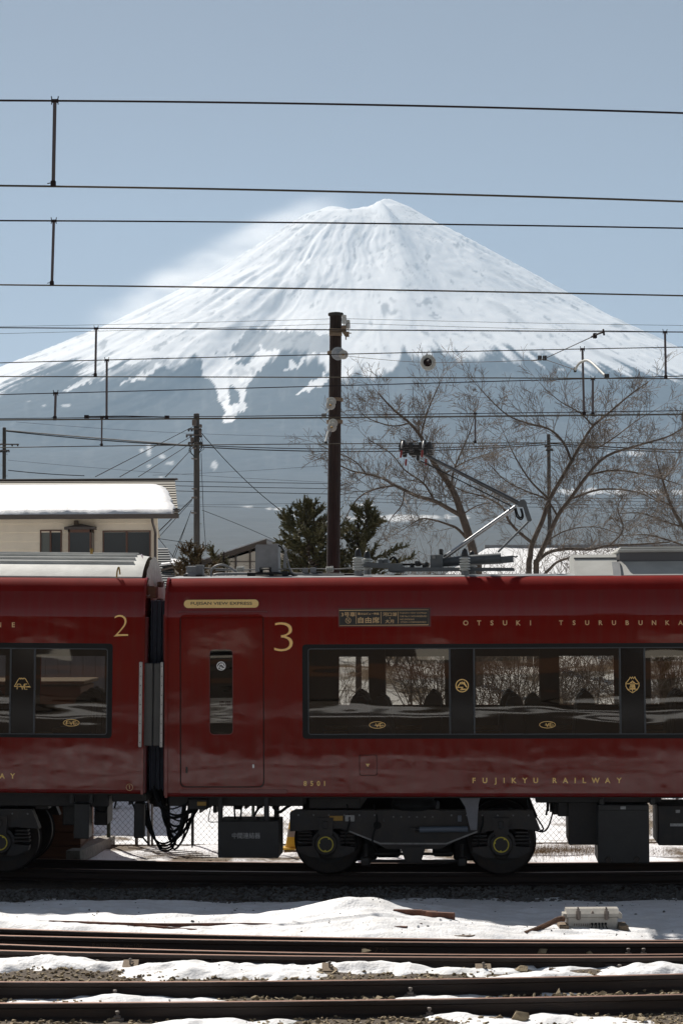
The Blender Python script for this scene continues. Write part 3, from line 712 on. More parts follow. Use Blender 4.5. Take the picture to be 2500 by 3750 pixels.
# ------------------------------------------------------------------ the two red railcars
class Frame:
    "local axes of a car: u along the side, v into the car away from the viewer, w up; v = 0 is the near side"
    def __init__(s, px, Y, yaw, tilt):
        cy, sy = math.cos(yaw), math.sin(yaw)
        s.eu = Vector((cy, -sy, -math.sin(tilt))).normalized(); s.ev = Vector((sy, cy, 0)); s.ew = s.eu.cross(s.ev).normalized(); s.ev = s.ew.cross(s.eu)
        r = ray(px, 2700); t = (Y - CAM_Y) / r.y; p = CAMPOS + r * t; s.O = Vector((p.x, p.y, 0))
        m = Matrix.Identity(4)
        for i in range(3): m[i][0] = s.eu[i]; m[i][1] = s.ev[i]; m[i][2] = s.ew[i]; m[i][3] = s.O[i]
        s.M = m
    def at(s, px, py, v=0.0):
        r = ray(px, py); n = s.ev; t = (s.O + n * v - CAMPOS).dot(n) / r.dot(n); q = CAMPOS + r * t - s.O
        return Vector((q.dot(s.eu), v, q.dot(s.ew)))
F3 = Frame(610, -0.68, math.radians(4.0), 0.0)
F2 = Frame(520, -0.66, math.radians(0.6), math.radians(0.75))
CW = 2.8                                                        # car width

def plate(outlines, v0, v1, fr=None, map2=None):
    "2-D outlines in (u, w) -> a slab between v0 (front) and v1"
    v, f = flat2d(outlines); b = B()
    b.add([(x, v0, z) for x, z in v], f)
    if v1 is not None:
        for ol in outlines:
            n = len(ol); b.add([(x, v0, z) for x, z in ol] + [(x, v1, z) for x, z in ol], [(i, (i + 1) % n, n + (i + 1) % n, n + i) for i in range(n)])
    return b
def pxrect(F, x0, y0, x1, y1, r=0.0, v=0.0, n=5):
    a = F.at((x0 + x1) / 2, y1, v); c = F.at((x0 + x1) / 2, y0, v); l = F.at(x0, (y0 + y1) / 2, v); q = F.at(x1, (y0 + y1) / 2, v)
    if r <= 0: return [(l.x, a.z), (q.x, a.z), (q.x, c.z), (l.x, c.z)]
    return rrect(l.x, a.z, q.x, c.z, r, n)
def letters(F, root, s, x0, x1, y0, y1, mt, v=-.004, bold=.0, name='lettering', keep=False):
    "text fitted into the pixel box"
    tv, tf = text2d(s, bold); xs = [p[0] for p in tv]; zs = [p[1] for p in tv]
    X0, X1, Z0, Z1 = min(xs), max(xs), min(zs), max(zs); a = F.at(x0, y1, v); c = F.at(x1, y0, v); d = F.at(x1, y1, v)
    b = B(); vs = []
    for (x, z) in tv:
        s_ = (x - X0) / max(X1 - X0, 1e-6); t_ = (z - Z0) / max(Z1 - Z0, 1e-6)
        vs.append((a.x + (d.x - a.x) * s_, v, a.z + (d.z - a.z) * s_ + (c.z - d.z) * t_))
    b.add(vs, tf); return b.build(name, mt, root)
def spaced(F, root, items, y0, y1, mt, bold=.025, slope=0.0, hw=None):
    "letters one by one at given pixel centres; one part per word"
    b_ = None
    for ch, xc in items:
        b = B(); tv, tf = text2d(ch, bold); xs = [p[0] for p in tv]; zs = [p[1] for p in tv]; X0, X1 = min(xs), max(xs); H = .727 + 2 * bold
        a = F.at(xc, y1 + slope * xc, -.004); c = F.at(xc, y0 + slope * xc, -.004); k = (c.z - a.z) / H
        b.add([(a.x + (x - (X0 + X1) / 2) * k, -.004, a.z + (z + bold) * k) for x, z in tv], tf); b_ = b.build('letter', mt, root)
    return b_
def stroke(F, root, lines, w, mt, v, name='emblem', closed=()):
    b = B(); k = 3.46e-3
    for i, ln in enumerate(lines):
        b.ribbon([F.at(x, y, v) for x, y in ln], w * k, (0, -1, 0), closed=i in closed)
    return b.build(name, mt, root)
def circ(cx, cy, rx, ry=None, n=28): return [(cx + rx * math.cos(2 * math.pi * i / n), cy + (ry or rx) * math.sin(2 * math.pi * i / n)) for i in range(n)]

PROF_N = 9
def side_profile(wt, r_v=.34, r_w=.50):
    "shoulder curve from the flat side to the roof edge at height wt"
    return [(r_v * (1 - math.cos(t)), wt - r_w + r_w * math.sin(t)) for t in [math.pi / 2 * i / PROF_N for i in range(PROF_N + 1)]]

def car_body(F, root, u0, u1, wb, wt, holes, far_holes, roof='low', left_end=True, right_end=True):
    b = B(); sh = side_profile(wt); ws = sh[0][1]
    v, f = flat2d([[(u0, wb + .05), (u1, wb + .05), (u1, ws), (u0, ws)]] + holes); b.add([(x, 0, z) for x, z in v], f)
    for ol in holes:
        n = len(ol); b.add([(x, 0, z) for x, z in ol] + [(x, .03, z) for x, z in ol], [(i, (i + 1) % n, n + (i + 1) % n, n + i) for i in range(n)])
    low = [(.035, wb), (.008, wb + .018), (0, wb + .05)]
    def strip(pr):
        n = len(pr); b.add([(u0, a, c) for a, c in pr] + [(u1, a, c) for a, c in pr], [(i, i + 1, n + i + 1, n + i) for i in range(n - 1)])
    strip(low); strip(sh[:5]); b.cur = 1; strip(sh[4:]); b.cur = 0
    # far side, mirrored
    v, f = flat2d([[(u0, wb), (u1, wb), (u1, ws), (u0, ws)]] + far_holes); b.add([(x, CW, z) for x, z in v], f)
    b.cur = 1; strip([(CW - a, c) for a, c in sh]); b.cur = 0
    # end walls
    ring = [(a, c) for a, c in low + sh] + [(CW - a, c) for a, c in reversed(sh)] + [(CW, wb)]
    for u, on in ((u0, left_end), (u1, right_end)):
        if on: b.add([(u, a, c) for a, c in ring], [tuple(range(len(ring)))])
    o = b.build('body', ['red', 'reddust'], root, smooth=30)
    r = B(); rv = sh[-1][0]
    if roof == 'low':
        pr = [(rv + (CW - 2 * rv) * t, wt + .045 * math.sin(math.pi * t)) for t in np.linspace(0, 1, 9)]
        n = len(pr); r.add([(u0, a, c + .004) for a, c in pr] + [(u1, a, c + .004) for a, c in pr], [(i, i + 1, n + i + 1, n + i) for i in range(n - 1)])
        r.build('roof', 'roofgrey', root, smooth=40)
    # floor and underside
    fl = B(); fl.box((u0 + .05, .10, wb - .02), (u1 - .05, CW - .10, wb + .10)); fl.build('floor', 'under', root)
    return o

GA, GB = 2357, 2705                                             # window band in the picture
# ---------------- car 3
car3 = thing('railcar', 'red railcar numbered 3 with raised pantograph and side door', 'railcar', F3.M)
U3 = F3.at(2500, 2500).x + 6.4; WB3 = F3.at(1500, 2919).z; WT3 = F3.at(1500, 2113, .32).z
band = pxrect(F3, 1107, GA, 2500, GB, 0); bl = band[0][0]; bz0, bz1 = band[0][1], band[2][1]
band_ol = rrect(bl, bz0, U3 - .4, bz1, .045)
door_ol = pxrect(F3, 659, 2250, 967, 2884, .07)
hatch_ol = pxrect(F3, 1315, 2764, 1380, 2840, .02)
farz0, farz1 = F3.at(1500, 2581, CW).z, F3.at(1500, 2404, CW).z
far_spans = [(1240, 1350), (1413, 1628), (1742, 1972), (2046, 2246), (2380, 2640), (2720, 2900), (3060, 3260), (3400, 3640)]
def far_hole(F, x0, x1): return [(F.at(x0, 2500, CW).x, farz0), (F.at(x1, 2500, CW).x, farz0), (F.at(x1, 2500, CW).x, farz1), (F.at(x0, 2500, CW).x, farz1)]
fh3 = [far_hole(F3, *q) for q in far_spans]
car_body(F3, car3, 0.0, U3, WB3, WT3, [band_ol, door_ol, hatch_ol], fh3)
# far glass
b = B()
for q in fh3: b.add([(x, CW - .02, z) for x, z in q], [(0, 1, 2, 3)])
b.build('far_window_glass', 'farglass', car3)
# interior: ceiling, far lining, partitions, seats
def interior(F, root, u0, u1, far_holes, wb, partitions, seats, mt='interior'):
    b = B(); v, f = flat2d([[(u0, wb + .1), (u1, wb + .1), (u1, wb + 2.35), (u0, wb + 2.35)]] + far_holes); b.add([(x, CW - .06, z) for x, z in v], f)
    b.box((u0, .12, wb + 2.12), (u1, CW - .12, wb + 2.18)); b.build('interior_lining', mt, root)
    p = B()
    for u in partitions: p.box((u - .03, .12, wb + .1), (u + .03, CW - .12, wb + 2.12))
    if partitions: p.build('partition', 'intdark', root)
    first = None
    for (u, vv, flip) in seats:
        if first is None:
            h = thing('seat', None, None); h.parent = root
            c = B(); c.box((-.26, -.5, .30), (.24, .5, .46), .05); c.build('cushion', 'seat', h, smooth=50)
            for s in (-.26, .26):
                k = B(); prof = [(-.30, .40), (-.14, .38), (-.17, .72), (-.20, 1.00), (-.235, 1.10), (-.29, 1.15), (-.36, 1.15), (-.415, 1.09), (-.44, .95), (-.42, .6)]
                k.prism([(a, s - .225, z) for a, z in prof], (0, .45, 0)); k.build('backrest', 'seatb', h, smooth=30)
                k = B(); 0 and k.hull([(a + dx, s + dy, z) for a, z in ((-.27, 1.13), (-.275, 1.21), (-.33, 1.22), (-.35, 1.13)) for dx, dy in ((0, -.10), (0, .10))]); k.box((-.36, s - .12, 1.10), (-.27, s + .12, 1.175), .03); k.build('headrest', 'seatb', h, smooth=50)
            k = B(); k.box((-.22, -.53, .60), (.22, -.49, .66), .015); k.build('armrest', 'tan', h)
            first = h; o = h
        else: o = copytree(first, root)
        o.location = (u, vv, wb + .10); o.rotation_euler.z = math.pi if flip else 0
seat_px3 = [(1235, .75, 1), (1235, 2.1, 1), (1486, .75, 0), (1500, 2.1, 1), (1790, .75, 1), (1776, 2.1, 1), (2042, .75, 0), (2052, 2.1, 1), (2400, .75, 1), (2390, 2.1, 1)]
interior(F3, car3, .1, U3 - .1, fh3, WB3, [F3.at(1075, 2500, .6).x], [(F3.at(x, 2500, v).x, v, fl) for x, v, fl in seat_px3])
# dark pillars on the inside of the near wall
b = B()
for x0, x1 in ((1352, 1410), (1640, 1742), (1975, 2042), (2262, 2364), (2660, 2740)):
    a, c = F3.at(x0, 2500, CW - .1).x, F3.at(x1, 2500, CW - .1).x; b.box((a, CW - .16, farz0 - .4), (c, CW - .08, farz1 + .3))
b.build('window_pillar', 'intdark', car3)

def window_band(F, root, px_panes, px_panels, px_mull, x_in0, x_in1, outer, ends=(0, 0)):
    iz0, iz1 = F.at(1250 if F is F3 else 300, 2689).z, F.at(1250 if F is F3 else 300, 2376).z
    holes = [rrect(F.at(x_in0, 2500).x, iz0, F.at(x_in1, 2500).x, iz1, .03)]
    plate([outer] + holes, .002, .03).build('window_surround', 'black', root)
    for x0, x1 in px_panes:
        b = B(); u0, u1 = F.at(x0, 2500).x, F.at(x1, 2500).x; n = 24
        b.add([(u0, .022, iz0), (u1, .022, iz0), (u1, .022, iz1), (u0, .022, iz1)], [(0, 1, 2, 3)]); b.build('window_glass', 'glass', root)
    for x0, x1 in px_panels:
        b = B(); u0, u1 = F.at(x0, 2500).x, F.at(x1, 2500).x; b.box((u0, .018, iz0), (u1, .05, iz1)); b.build('pillar_panel', 'blackgloss', root)
    for x in px_mull:
        b = B(); u = F.at(x, 2500).x; b.box((u - .011, .004, iz0), (u + .011, .04, iz1), .003); b.build('mullion', 'mull', root)
    ring = rrect(F.at(x_in0, 2500).x, iz0, F.at(x_in1, 2500).x, iz1, .03)
    b = B(); b.ribbon([(x, .0005, z) for x, z in ring], .012, (0, -1, 0), closed=True); b.build('window_trim', 'mull', root)
XR = 3000
window_band(F3, car3, [(1130, 1643), (1738, 2266), (2362, 2880), (2968, 3490), (3596, 4080)], [(1650, 1731), (2272, 2356), (2884, 2962), (3496, 3590)], [1646, 1735, 2269, 2359, 2882, 2965, 3493, 3593], 1129, 4090, band_ol)

# side door
d = plate([pxrect(F3, 663, 2254, 963, 2880, .065), rrect(*[q for q in (F3.at(768, 2690).x, F3.at(800, 2690).z, F3.at(853, 2690).x, F3.at(800, 2378).z)], .05, 3)], .006, .03); door = d.build('door', 'red', car3)
b = B(); ol = pxrect(F3, 661, 2252, 965, 2882, .067); b.ribbon([(x, .028, z) for x, z in ol], .035, (0, -1, 0), closed=True); b.build('door_seal', 'ink', door)
b = B(); q = pxrect(F3, 766, 2376, 855, 2692); b.add([(x, .024, z) for x, z in q], [(0, 1, 2, 3)]); b.build('window_glass', 'doorglass', door)
b = B(); q = pxrect(F3, 765, 2375, 856, 2693); b.add([(x, .5, z) for x, z in pxrect(F3, 740, 2330, 890, 2730, v=.5)], [(0, 1, 2, 3)]); b.build('vestibule_wall', 'intdark', door)
ol = rrect(F3.at(768, 2690).x, F3.at(800, 2690).z, F3.at(853, 2690).x, F3.at(800, 2378).z, .05, 3)
b = B(); b.ribbon([(x, .003, z) for x, z in ol], .010, (0, -1, 0), closed=True); b.build('window_trim', 'redtrim', door)
b = B(); q = pxrect(F3, 769, 2556, 852, 2648, v=.03); b.add([(x, .030, z) for x, z in q], [(0, 1, 2, 3)]); b.build('paper_notice', 'paper', door)
V0 = .029
letters(F3, door, '準備中', 802, 868, 2567, 2587, 'redink', V0 - .001, .01, 'notice_print')
letters(F3, door, '反対側のホームでお待ち', 774, 850, 2594, 2601, 'ink', V0 - .001, 0, 'notice_print')
letters(F3, door, "We're not open", 802, 851, 2607, 2613, 'ink', V0 - .001, 0, 'notice_print')
letters(F3, door, 'Please wait on the other', 786, 851, 2617, 2623, 'ink', V0 - .001, 0, 'notice_print')
letters(F3, door, '当前准备中', 808, 845, 2627, 2634, 'ink', V0 - .001, 0, 'notice_print')
letters(F3, door, '請在對面月台等候', 794, 851, 2637, 2644, 'ink', V0 - .001, 0, 'notice_print')
LG = lambda cx, cy, k: [circ(cx, cy, 22 * k), [(cx - 17 * k, cy + 6 * k), (cx - 5 * k, cy - 12 * k), (cx - 2.5 * k, cy - 7 * k), (cx, cy - 12 * k), (cx + 2.5 * k, cy - 7 * k), (cx + 5 * k, cy - 12 * k), (cx + 17 * k, cy + 6 * k)],
                        [(cx - 19 * k, cy + 6 * k), (cx + 4 * k, cy + 6 * k), (cx - 6 * k, cy + 13 * k), (cx + 17 * k, cy + 13 * k)]]
stroke(F3, door, LG(810, 2439, .68), 3.2, 'white_print', .019, 'emblem', closed=(0,))
b = B(); b.add([(x, .004, z) for x, z in pxrect(F3, 680, 2808, 687, 2831, .008)], [tuple(range(24))]); b.build('handle', 'ink', door)
b = B(); b.add([(x, .002, z) for x, z in pxrect(F3, 924, 2799, 931, 2813, .011)], [tuple(range(24))]); b.build('latch', 'white_print', door)
# step moulding, hatch, door rain strip
b = B(); ol = pxrect(F3, 660, 2892, 1050, 2905, .018); b.prism([(x, -.016, z) for x, z in ol], (0, .02, 0)); b.build('step_moulding', 'redtrim', car3, smooth=50)
b = B(); ol = pxrect(F3, 655, 2238, 978, 2243, .006); b.prism([(x, -.012, z) for x, z in ol], (0, .016, 0)); b.build('rain_strip', 'redtrim', car3)
b = B(); ol = pxrect(F3, 1317, 2766, 1378, 2838, .018); b.prism([(x, .003, z) for x, z in ol], (0, .03, 0)); hatch = b.build('hatch', 'red', car3)
b = B(); b.add([F3.at(1338, 2797, .001), F3.at(1354, 2797, .001), F3.at(1346, 2809, .001)], [(0, 1, 2)]); b.build('triangle_mark', 'goldplate', hatch)
b = B(); b.add([(x, .001, z) for x, z in pxrect(F3, 1338, 2811, 1354, 2814)], [(0, 1, 2, 3)]); b.build('small_print', 'ink', hatch)
# number, names, badge
letters(F3, car3, '3', 1004, 1072, 2279, 2385, 'gold', bold=-.022, name='car_number')
b = B(); ol = pxrect(F3, 674, 2196, 947, 2226, .051, v=-.006, n=8)
b.prism([(x, -.006, z) for x, z in ol], (0, .012, 0)); badge = b.build('name_badge', 'goldplate', car3)
letters(F3, badge, 'FUJISAN VIEW EXPRESS', 699, 923, 2204, 2218, 'ink', -.008, .012)
spaced(F3, car3, [(c, 1250 + x * .797) for c, x in zip('OTSUKI', (570, 631, 690, 750, 812, 867))], 2271, 2290, 'goldsign')
spaced(F3, car3, [(c, 1250 + x * .797) for c, x in zip('TSURUBUNKA', (1007, 1067, 1127, 1189, 1250, 1311, 1372, 1434, 1496, 1556))], 2271, 2289, 'goldsign')
spaced(F3, car3, [(c, 1250 + x * .797) for c, x in zip('FUJIKYU', (608, 658, 706, 746, 792, 841, 891))], 2847, 2868, 'gold', .03)
spaced(F3, car3, [(c, 1250 + x * .797) for c, x in zip('RAILWAY', (979, 1027, 1072, 1114, 1166, 1221, 1274))], 2847, 2868, 'gold', .03)
spaced(F3, car3, [(c, 0 + x * .797) for c, x in zip('8501', (1402, 1432, 1463, 1491))], 2859, 2878, 'gold', .02)
# destination board
b = B(); ol = pxrect(F3, 1238, 2226, 1577, 2296, .012); b.prism([(x, -.002, z) for x, z in ol], (0, .008, 0)); sign = b.build('destination_board', 'redtrim', car3)
b = B(); ol = pxrect(F3, 1241, 2229, 1573, 2292, .006); b.prism([(x, -.004, z) for x, z in ol], (0, .006, 0)); b.build('board_face', 'ink', sign)
def S(x, y): return (1220 + x * .2423, 2210 + y * .2423)
stroke(F3, sign, [[S(90, 105), S(1436, 95), S(1436, 322), S(94, 333)]], 1.3, 'goldsign', -.0055, 'board_border', closed=(0,))
for x0, y0, y1 in ((346, 130, 306), (720, 127, 301), (979, 125, 300)): stroke(F3, sign, [[S(x0, y0), S(x0, y1)]], 1.6, 'goldsign', -.0055, 'divider')
def sg(t, x0, y0, x1, y1, bold=0.0):
    a, c = S(x0, y0), S(x1, y1); letters(F3, sign, t, a[0], c[0], a[1], c[1], 'goldsign', -.0055, bold)
sg('3号車', 120, 130, 333, 200, .012); sg('富士山ビュー特急', 370, 137, 692, 172, .02); sg('自由席', 374, 205, 696, 298, .012)
sg('河口湖', 748, 135, 956, 192, .01); sg('大月', 783, 242, 912, 298, .01)
sg('FUJISAN VIEW EXPRESS', 1004, 134, 1411, 158); sg('CAR No.3 / NON RESERVED', 1006, 180, 1409, 204); sg('NO SMOKING', 1008, 229, 1221, 251); sg('OTSUKI ↔ KAWAGUCHIKO', 1014, 269, 1401, 292)
stroke(F3, sign, [[S(853, 205), S(853, 236)], [S(847, 212), S(853, 205), S(859, 212)], [S(847, 229), S(853, 236), S(859, 229)]], .8, 'goldsign', -.0055, 'arrow_mark')
stroke(F3, sign, [[S(*q) for q in circ(225, 257, 40)], [S(197, 230), S(253, 286)], [S(203, 264), S(246, 264)], [S(236, 250), S(240, 240), S(232, 232)]], 1.5, 'goldsign', -.0055, 'no_smoking_mark', closed=(0,))
# emblems on the pillar panels and oval marks on the glass
stroke(F3, car3, LG(1691, 2511, 1.03), 3.6, 'gold', .0165, 'emblem', closed=(0,))
def shield(cx, cy):
    return [[(cx - 17, cy - 15), (cx - 24, cy - 8), (cx - 24, cy + 4), (cx - 17, cy + 17), (cx, cy + 28), (cx + 17, cy + 17), (cx + 24, cy + 4), (cx + 24, cy - 8), (cx + 17, cy - 15)],
            [(cx - 20, cy - 13), (cx - 13, cy - 21), (cx - 8, cy - 30), (cx - 4, cy - 24), (cx, cy - 30), (cx + 4, cy - 24), (cx + 8, cy - 30), (cx + 13, cy - 21), (cx + 20, cy - 13)],
            [(cx - 22, cy - 5), (cx - 12, cy - 5), (cx, cy - 15), (cx + 12, cy - 5), (cx + 22, cy - 5)], [(cx - 9, cy - 8), (cx + 9, cy - 8)], [(cx - 8, cy - 3), (cx + 8, cy - 3), (cx + 8, cy + 2), (cx - 8, cy + 2), (cx - 8, cy - 3)],
            [(cx - 10, cy + 6), (cx + 10, cy + 6), (cx + 10, cy + 11), (cx - 10, cy + 11), (cx - 10, cy + 6)], [(cx, cy + 2), (cx, cy + 24)], [(cx - 19, cy + 15), (cx + 19, cy + 15)]]
stroke(F3, car3, shield(2314, 2509), 2.6, 'gold', .0165, 'emblem')
def oval(F, root, cx, cy, full=False):
    k = .9
    ln = [circ(cx, cy, 29, 12), [(cx - 24 if full else cx - 10, cy + 1), (cx + 24, cy + 1)], [(cx - 6, cy - 6), (cx, cy + 7), (cx + 5, cy - 6)], [(cx + 18, cy - 6), (cx + 9, cy - 6), (cx + 9, cy + 7), (cx + 18, cy + 7)]]
    if full: ln.append([(cx - 9, cy - 6), (cx - 17, cy - 6), (cx - 17, cy + 7)])
    stroke(F, root, ln, 2.0, 'gold', .0200, 'emblem', closed=(0,))
oval(F3, car3, 1381, 2655); oval(F3, car3, 2003, 2654)
# end flange of the car body
b = B(); sh = [(-.02, WB3 - .01)] + [(-.02, WB3 + .3), (-.02, WT3 - .52)] + [(a - .02, c + .015) for a, c in side_profile(WT3)]
b.add([(-.02, a, c) for a, c in sh] + [(.015, a, c) for a, c in sh], [(i, i + 1, len(sh) + i + 1, len(sh) + i) for i in range(len(sh) - 1)])
n = len(sh); b.add([(-.02, a, c) for a, c in sh] + [(-.02, a + .05, c - .02) for a, c in sh], [(i, i + 1, n + i + 1, n + i) for i in range(n - 1)])
b.build('end_flange', 'red', car3, smooth=40)

# ---------------- car 2
car2 = thing('railcar', 'red railcar numbered 2 with white ribbed roof, cut by the left edge', 'railcar', F2.M)
U2 = F2.at(0, 2500).x - 3.4; WB2 = F2.at(300, 2906).z; WT2 = F2.at(300, 2116, .32).z
band2 = pxrect(F2, 0, GA - 2, 412, GB - 3, 0); band2_ol = rrect(U2 + .5, band2[0][1], band2[1][0], band2[2][1], .045)
fz0, fz1 = farz0, farz1
farz0, farz1 = F2.at(300, 2578, CW).z, F2.at(300, 2402, CW).z
fh2 = [far_hole(F2, a, c) for a, c in ((-420, -240), (-160, 23), (151, 386))]
car_body(F2, car2, U2, 0.0, WB2, WT2, [band2_ol], fh2, roof='hump')
b = B()
for q in fh2: b.add([(x, CW - .02, z) for x, z in q], [(0, 1, 2, 3)])
b.build('far_window_glass', 'farglass', car2)
interior(F2, car2, U2 + .1, -.1, fh2, WB2, [F2.at(410, 2500, .6).x], [(F2.at(235, 2500, .75).x, .75, 1), (F2.at(262, 2500, 2.1).x, 2.1, 1), (F2.at(-120, 2500, .75).x, .75, 1), (F2.at(160, 2500, .8).x, .75, 0)])
farz0, farz1 = fz0, fz1
window_band(F2, car2, [(-560, 36), (130, 392)], [(42, 124)], [39, 127], -570, 393, band2_ol)
letters(F2, car2, '2', 418, 470, 2252, 2331, 'gold', bold=-.022, name='car_number')
spaced(F2, car2, [('N', -3), ('E', 50)], 2278, 2297, 'goldsign')
spaced(F2, car2, [('W', -46), ('A', 9), ('Y', 47)], 2831, 2851, 'gold', .03)
stroke(F2, car2, [circ(475, 2883, 12), [(471, 2879), (475, 2876), (475, 2890)]], 1.5, 'goldsign', -.004, 'end_mark', closed=(0,))
stroke(F2, car2, [[(53, 2514), (70, 2486), (74, 2483), (77, 2487), (81, 2483), (85, 2487), (89, 2483), (94, 2486), (112, 2515), (53, 2514)], [(64, 2524), (64, 2505), (75, 2505)], [(64, 2514), (73, 2514)], [(76, 2505), (83, 2524), (90, 2505)], [(101, 2505), (91, 2505), (91, 2524), (101, 2524)], [(91, 2514), (99, 2514)]], 2.6, 'gold', .0165, 'emblem')
oval(F2, car2, 262, 2647, True)
b = B(); sh = [(-.012, WB2 - .005), (-.012, WB2 + .3), (-.012, WT2 - .52)] + [(a - .012, c + .012) for a, c in side_profile(WT2)]; n = len(sh)
b.add([(-.03, a, c) for a, c in sh] + [(.0, a, c) for a, c in sh] + [(.0, a + .04, c - .02) for a, c in sh], [(i, i + 1, n + i + 1, n + i) for i in range(n - 1)] + [(n + i, n + i + 1, 2 * n + i + 1, 2 * n + i) for i in range(n - 1)])
b.build('end_flange', 'red', car2, smooth=40)
# humped white roof with ribs and a stained canvas end
def hump():
    v0, v1 = .34, CW - .34; wtop = F2.at(300, 2031, 1.4).z; rise = wtop - WT2
    AR = lambda t: WT2 + .02 + (rise - .02) * math.sin(math.pi * t) ** .80
    pr = [(v0, WT2 - .06)] + [(v0 + (v1 - v0) * t, AR(t)) for t in np.linspace(.0, 1, 25)] + [(v1, WT2 - .06)]
    uend = F2.at(522, 2080, .4).x; n = len(pr); b = B()
    b.add([(U2, a, c) for a, c in pr] + [(uend - .14, a, c) for a, c in pr] + [(uend, a + (.03 if a < 1.4 else -.03), WT2 + (c - WT2) * .93) for a, c in pr], [(i, i + 1, n + i + 1, n + i) for i in range(n - 1)] + [(n + i, n + i + 1, 2 * n + i + 1, 2 * n + i) for i in range(n - 1)])
    ro = b.build('roof', 'roofwhite', car2, smooth=50)
    for k, t in enumerate((.17, .25, .345, .46, .62, .8)):
        v = v0 + (v1 - v0) * t; c = AR(t)
        r = B(); r.box((U2, v - .022, c - .05), (uend - .14, v + .022, c + .030), .010); r.build('roof_rib', 'roofwhite', ro)
    # wrinkled end panel, curving down into the gap
    b = B(); m_ = 46; vv = np.linspace(v0 + .02, v1 - .02, m_)
    top = np.array([AR((q - v0) / (v1 - v0)) for q in vv]) * .96 + WT2 * .04 - .01; rows = 7
    vs = []
    for j in range(rows):
        s = j / (rows - 1)
        for i in range(m_):
            bul = .02 + .16 * math.sin(math.pi * (.15 + .5 * s)) + random.uniform(-.012, .012)
            vs.append((uend - .02 + bul * .8, vv[i], top[i] * (1 - s) + (WT2 - .42) * s))
    b.add(vs, [(j * m_ + i, j * m_ + i + 1, (j + 1) * m_ + i + 1, (j + 1) * m_ + i) for j in range(rows - 1) for i in range(m_ - 1)])
    b.build('canvas_end', 'canvas', car2, smooth=60)
    b = B(); b.tube([F2.at(519 + 4 * math.sin(i / 8 * 3), 2032 + (2110 - 2032) * (i / 8) ** 1.6, .42 + .95 * (1 - i / 8)) for i in range(9)], .012, 6); b.build('end_seam', 'redtrim', car2)
    for px, py, v in ((336, 2030, 1.2), ):
        b = B(); a = F2.at(px, py, v); b.lathe((a.x, v, a.z - .05), (0, 0, 1), [(0, .035), (.04, .035), (.05, .02), (.09, .018), (.10, .028), (.13, .02)], 10); b.build('roof_bolt', 'brass', ro)
    b = B(); pts = [F2.at(x, y, .30) for x, y in ((428, 2114), (430, 2092), (434, 2079), (437, 2080), (439, 2092), (440, 2104))]; b.tube(spline(pts, 4), .011, 6); b.build('lifting_loop', 'brass', ro)
hump()
# gangway between the cars
b = B(); n = 9
for k in range(n):                                              # accordion folds of the bellows
    u = .04 + k * (.52 / n); uu = .52 / n
    for (va, vb) in ((.32, CW - .32),):
        b.box((u, va, WB2 + .02), (u + uu * .42, vb, WT2 - .28), .008); b.box((u + uu * .42, va + .06, WB2 + .04), (u + uu, vb - .06, WT2 - .30))
b.build('gangway_bellows', 'bellows', car2)
for x0, x1, sx in ((522, 560, 0), (563, 590, 0)):
    pan = B(); a, c = F2.at(x0, 2500, .05).x, F2.at(x1, 2500, .05).x; z0, z1 = F2.at(560, 2732, .05).z, F2.at(560, 2428, .05).z
    pan.box((a, .05, z0), (c, .10, z1), .012); g = pan.build('gap_panel', 'fairing', car2)
for x0, x1 in ((510, 522), (588, 599)):
    a, c = F2.at(x0, 2500, .0).x, F2.at(x1, 2500, .0).x; z0, z1 = F2.at(560, 2737, 0).z, F2.at(560, 2424, 0).z
    g = B(); g.box((a, -.02, z0), (c, .05, z1), .006); g = g.build('gap_edge_strip', 'alu', car2)
    r = B()
    for k in range(9): r.lathe(((a + c) / 2, -.02, z0 + .06 + k * (z1 - z0 - .12) / 8), (0, -1, 0), [(0, .007), (.005, .006), (.007, .002)], 6)
    r.build('rivet', 'wheel', g)
for x0, y0, x1, y1, v in ((522, 2146, 572, 2190, .35), (575, 2130, 592, 2150, .8), (574, 2192, 592, 2210, .8)):
    a, c = F2.at(x0, y1, v), F2.at(x1, y0, v); g = B(); g.box((a.x, v, a.z), (c.x, v + .3, c.z), .012); g.build('end_bracket', 'brownwood', car2)
b = B(); b.tube([F2.at(522, 2182, .33), F2.at(545, 2182, .33), F2.at(548, 2179, .3)], .008, 6); b.build('handle', 'alu', car2)
# end wall details seen in the gap
b = B(); a = F2.at(523, 2500, .12).x; b.box((a, .10, WB2), (a + .06, .30, WT2 - .5), .01); b.build('corner_post', 'redtrim', car2)
b = B(); a = F3.at(598, 2500, .06).x; b.box((a, .06, WB3), (a + .05, .26, WT3 - .46), .01); b.build('corner_post', 'redtrim', car3)
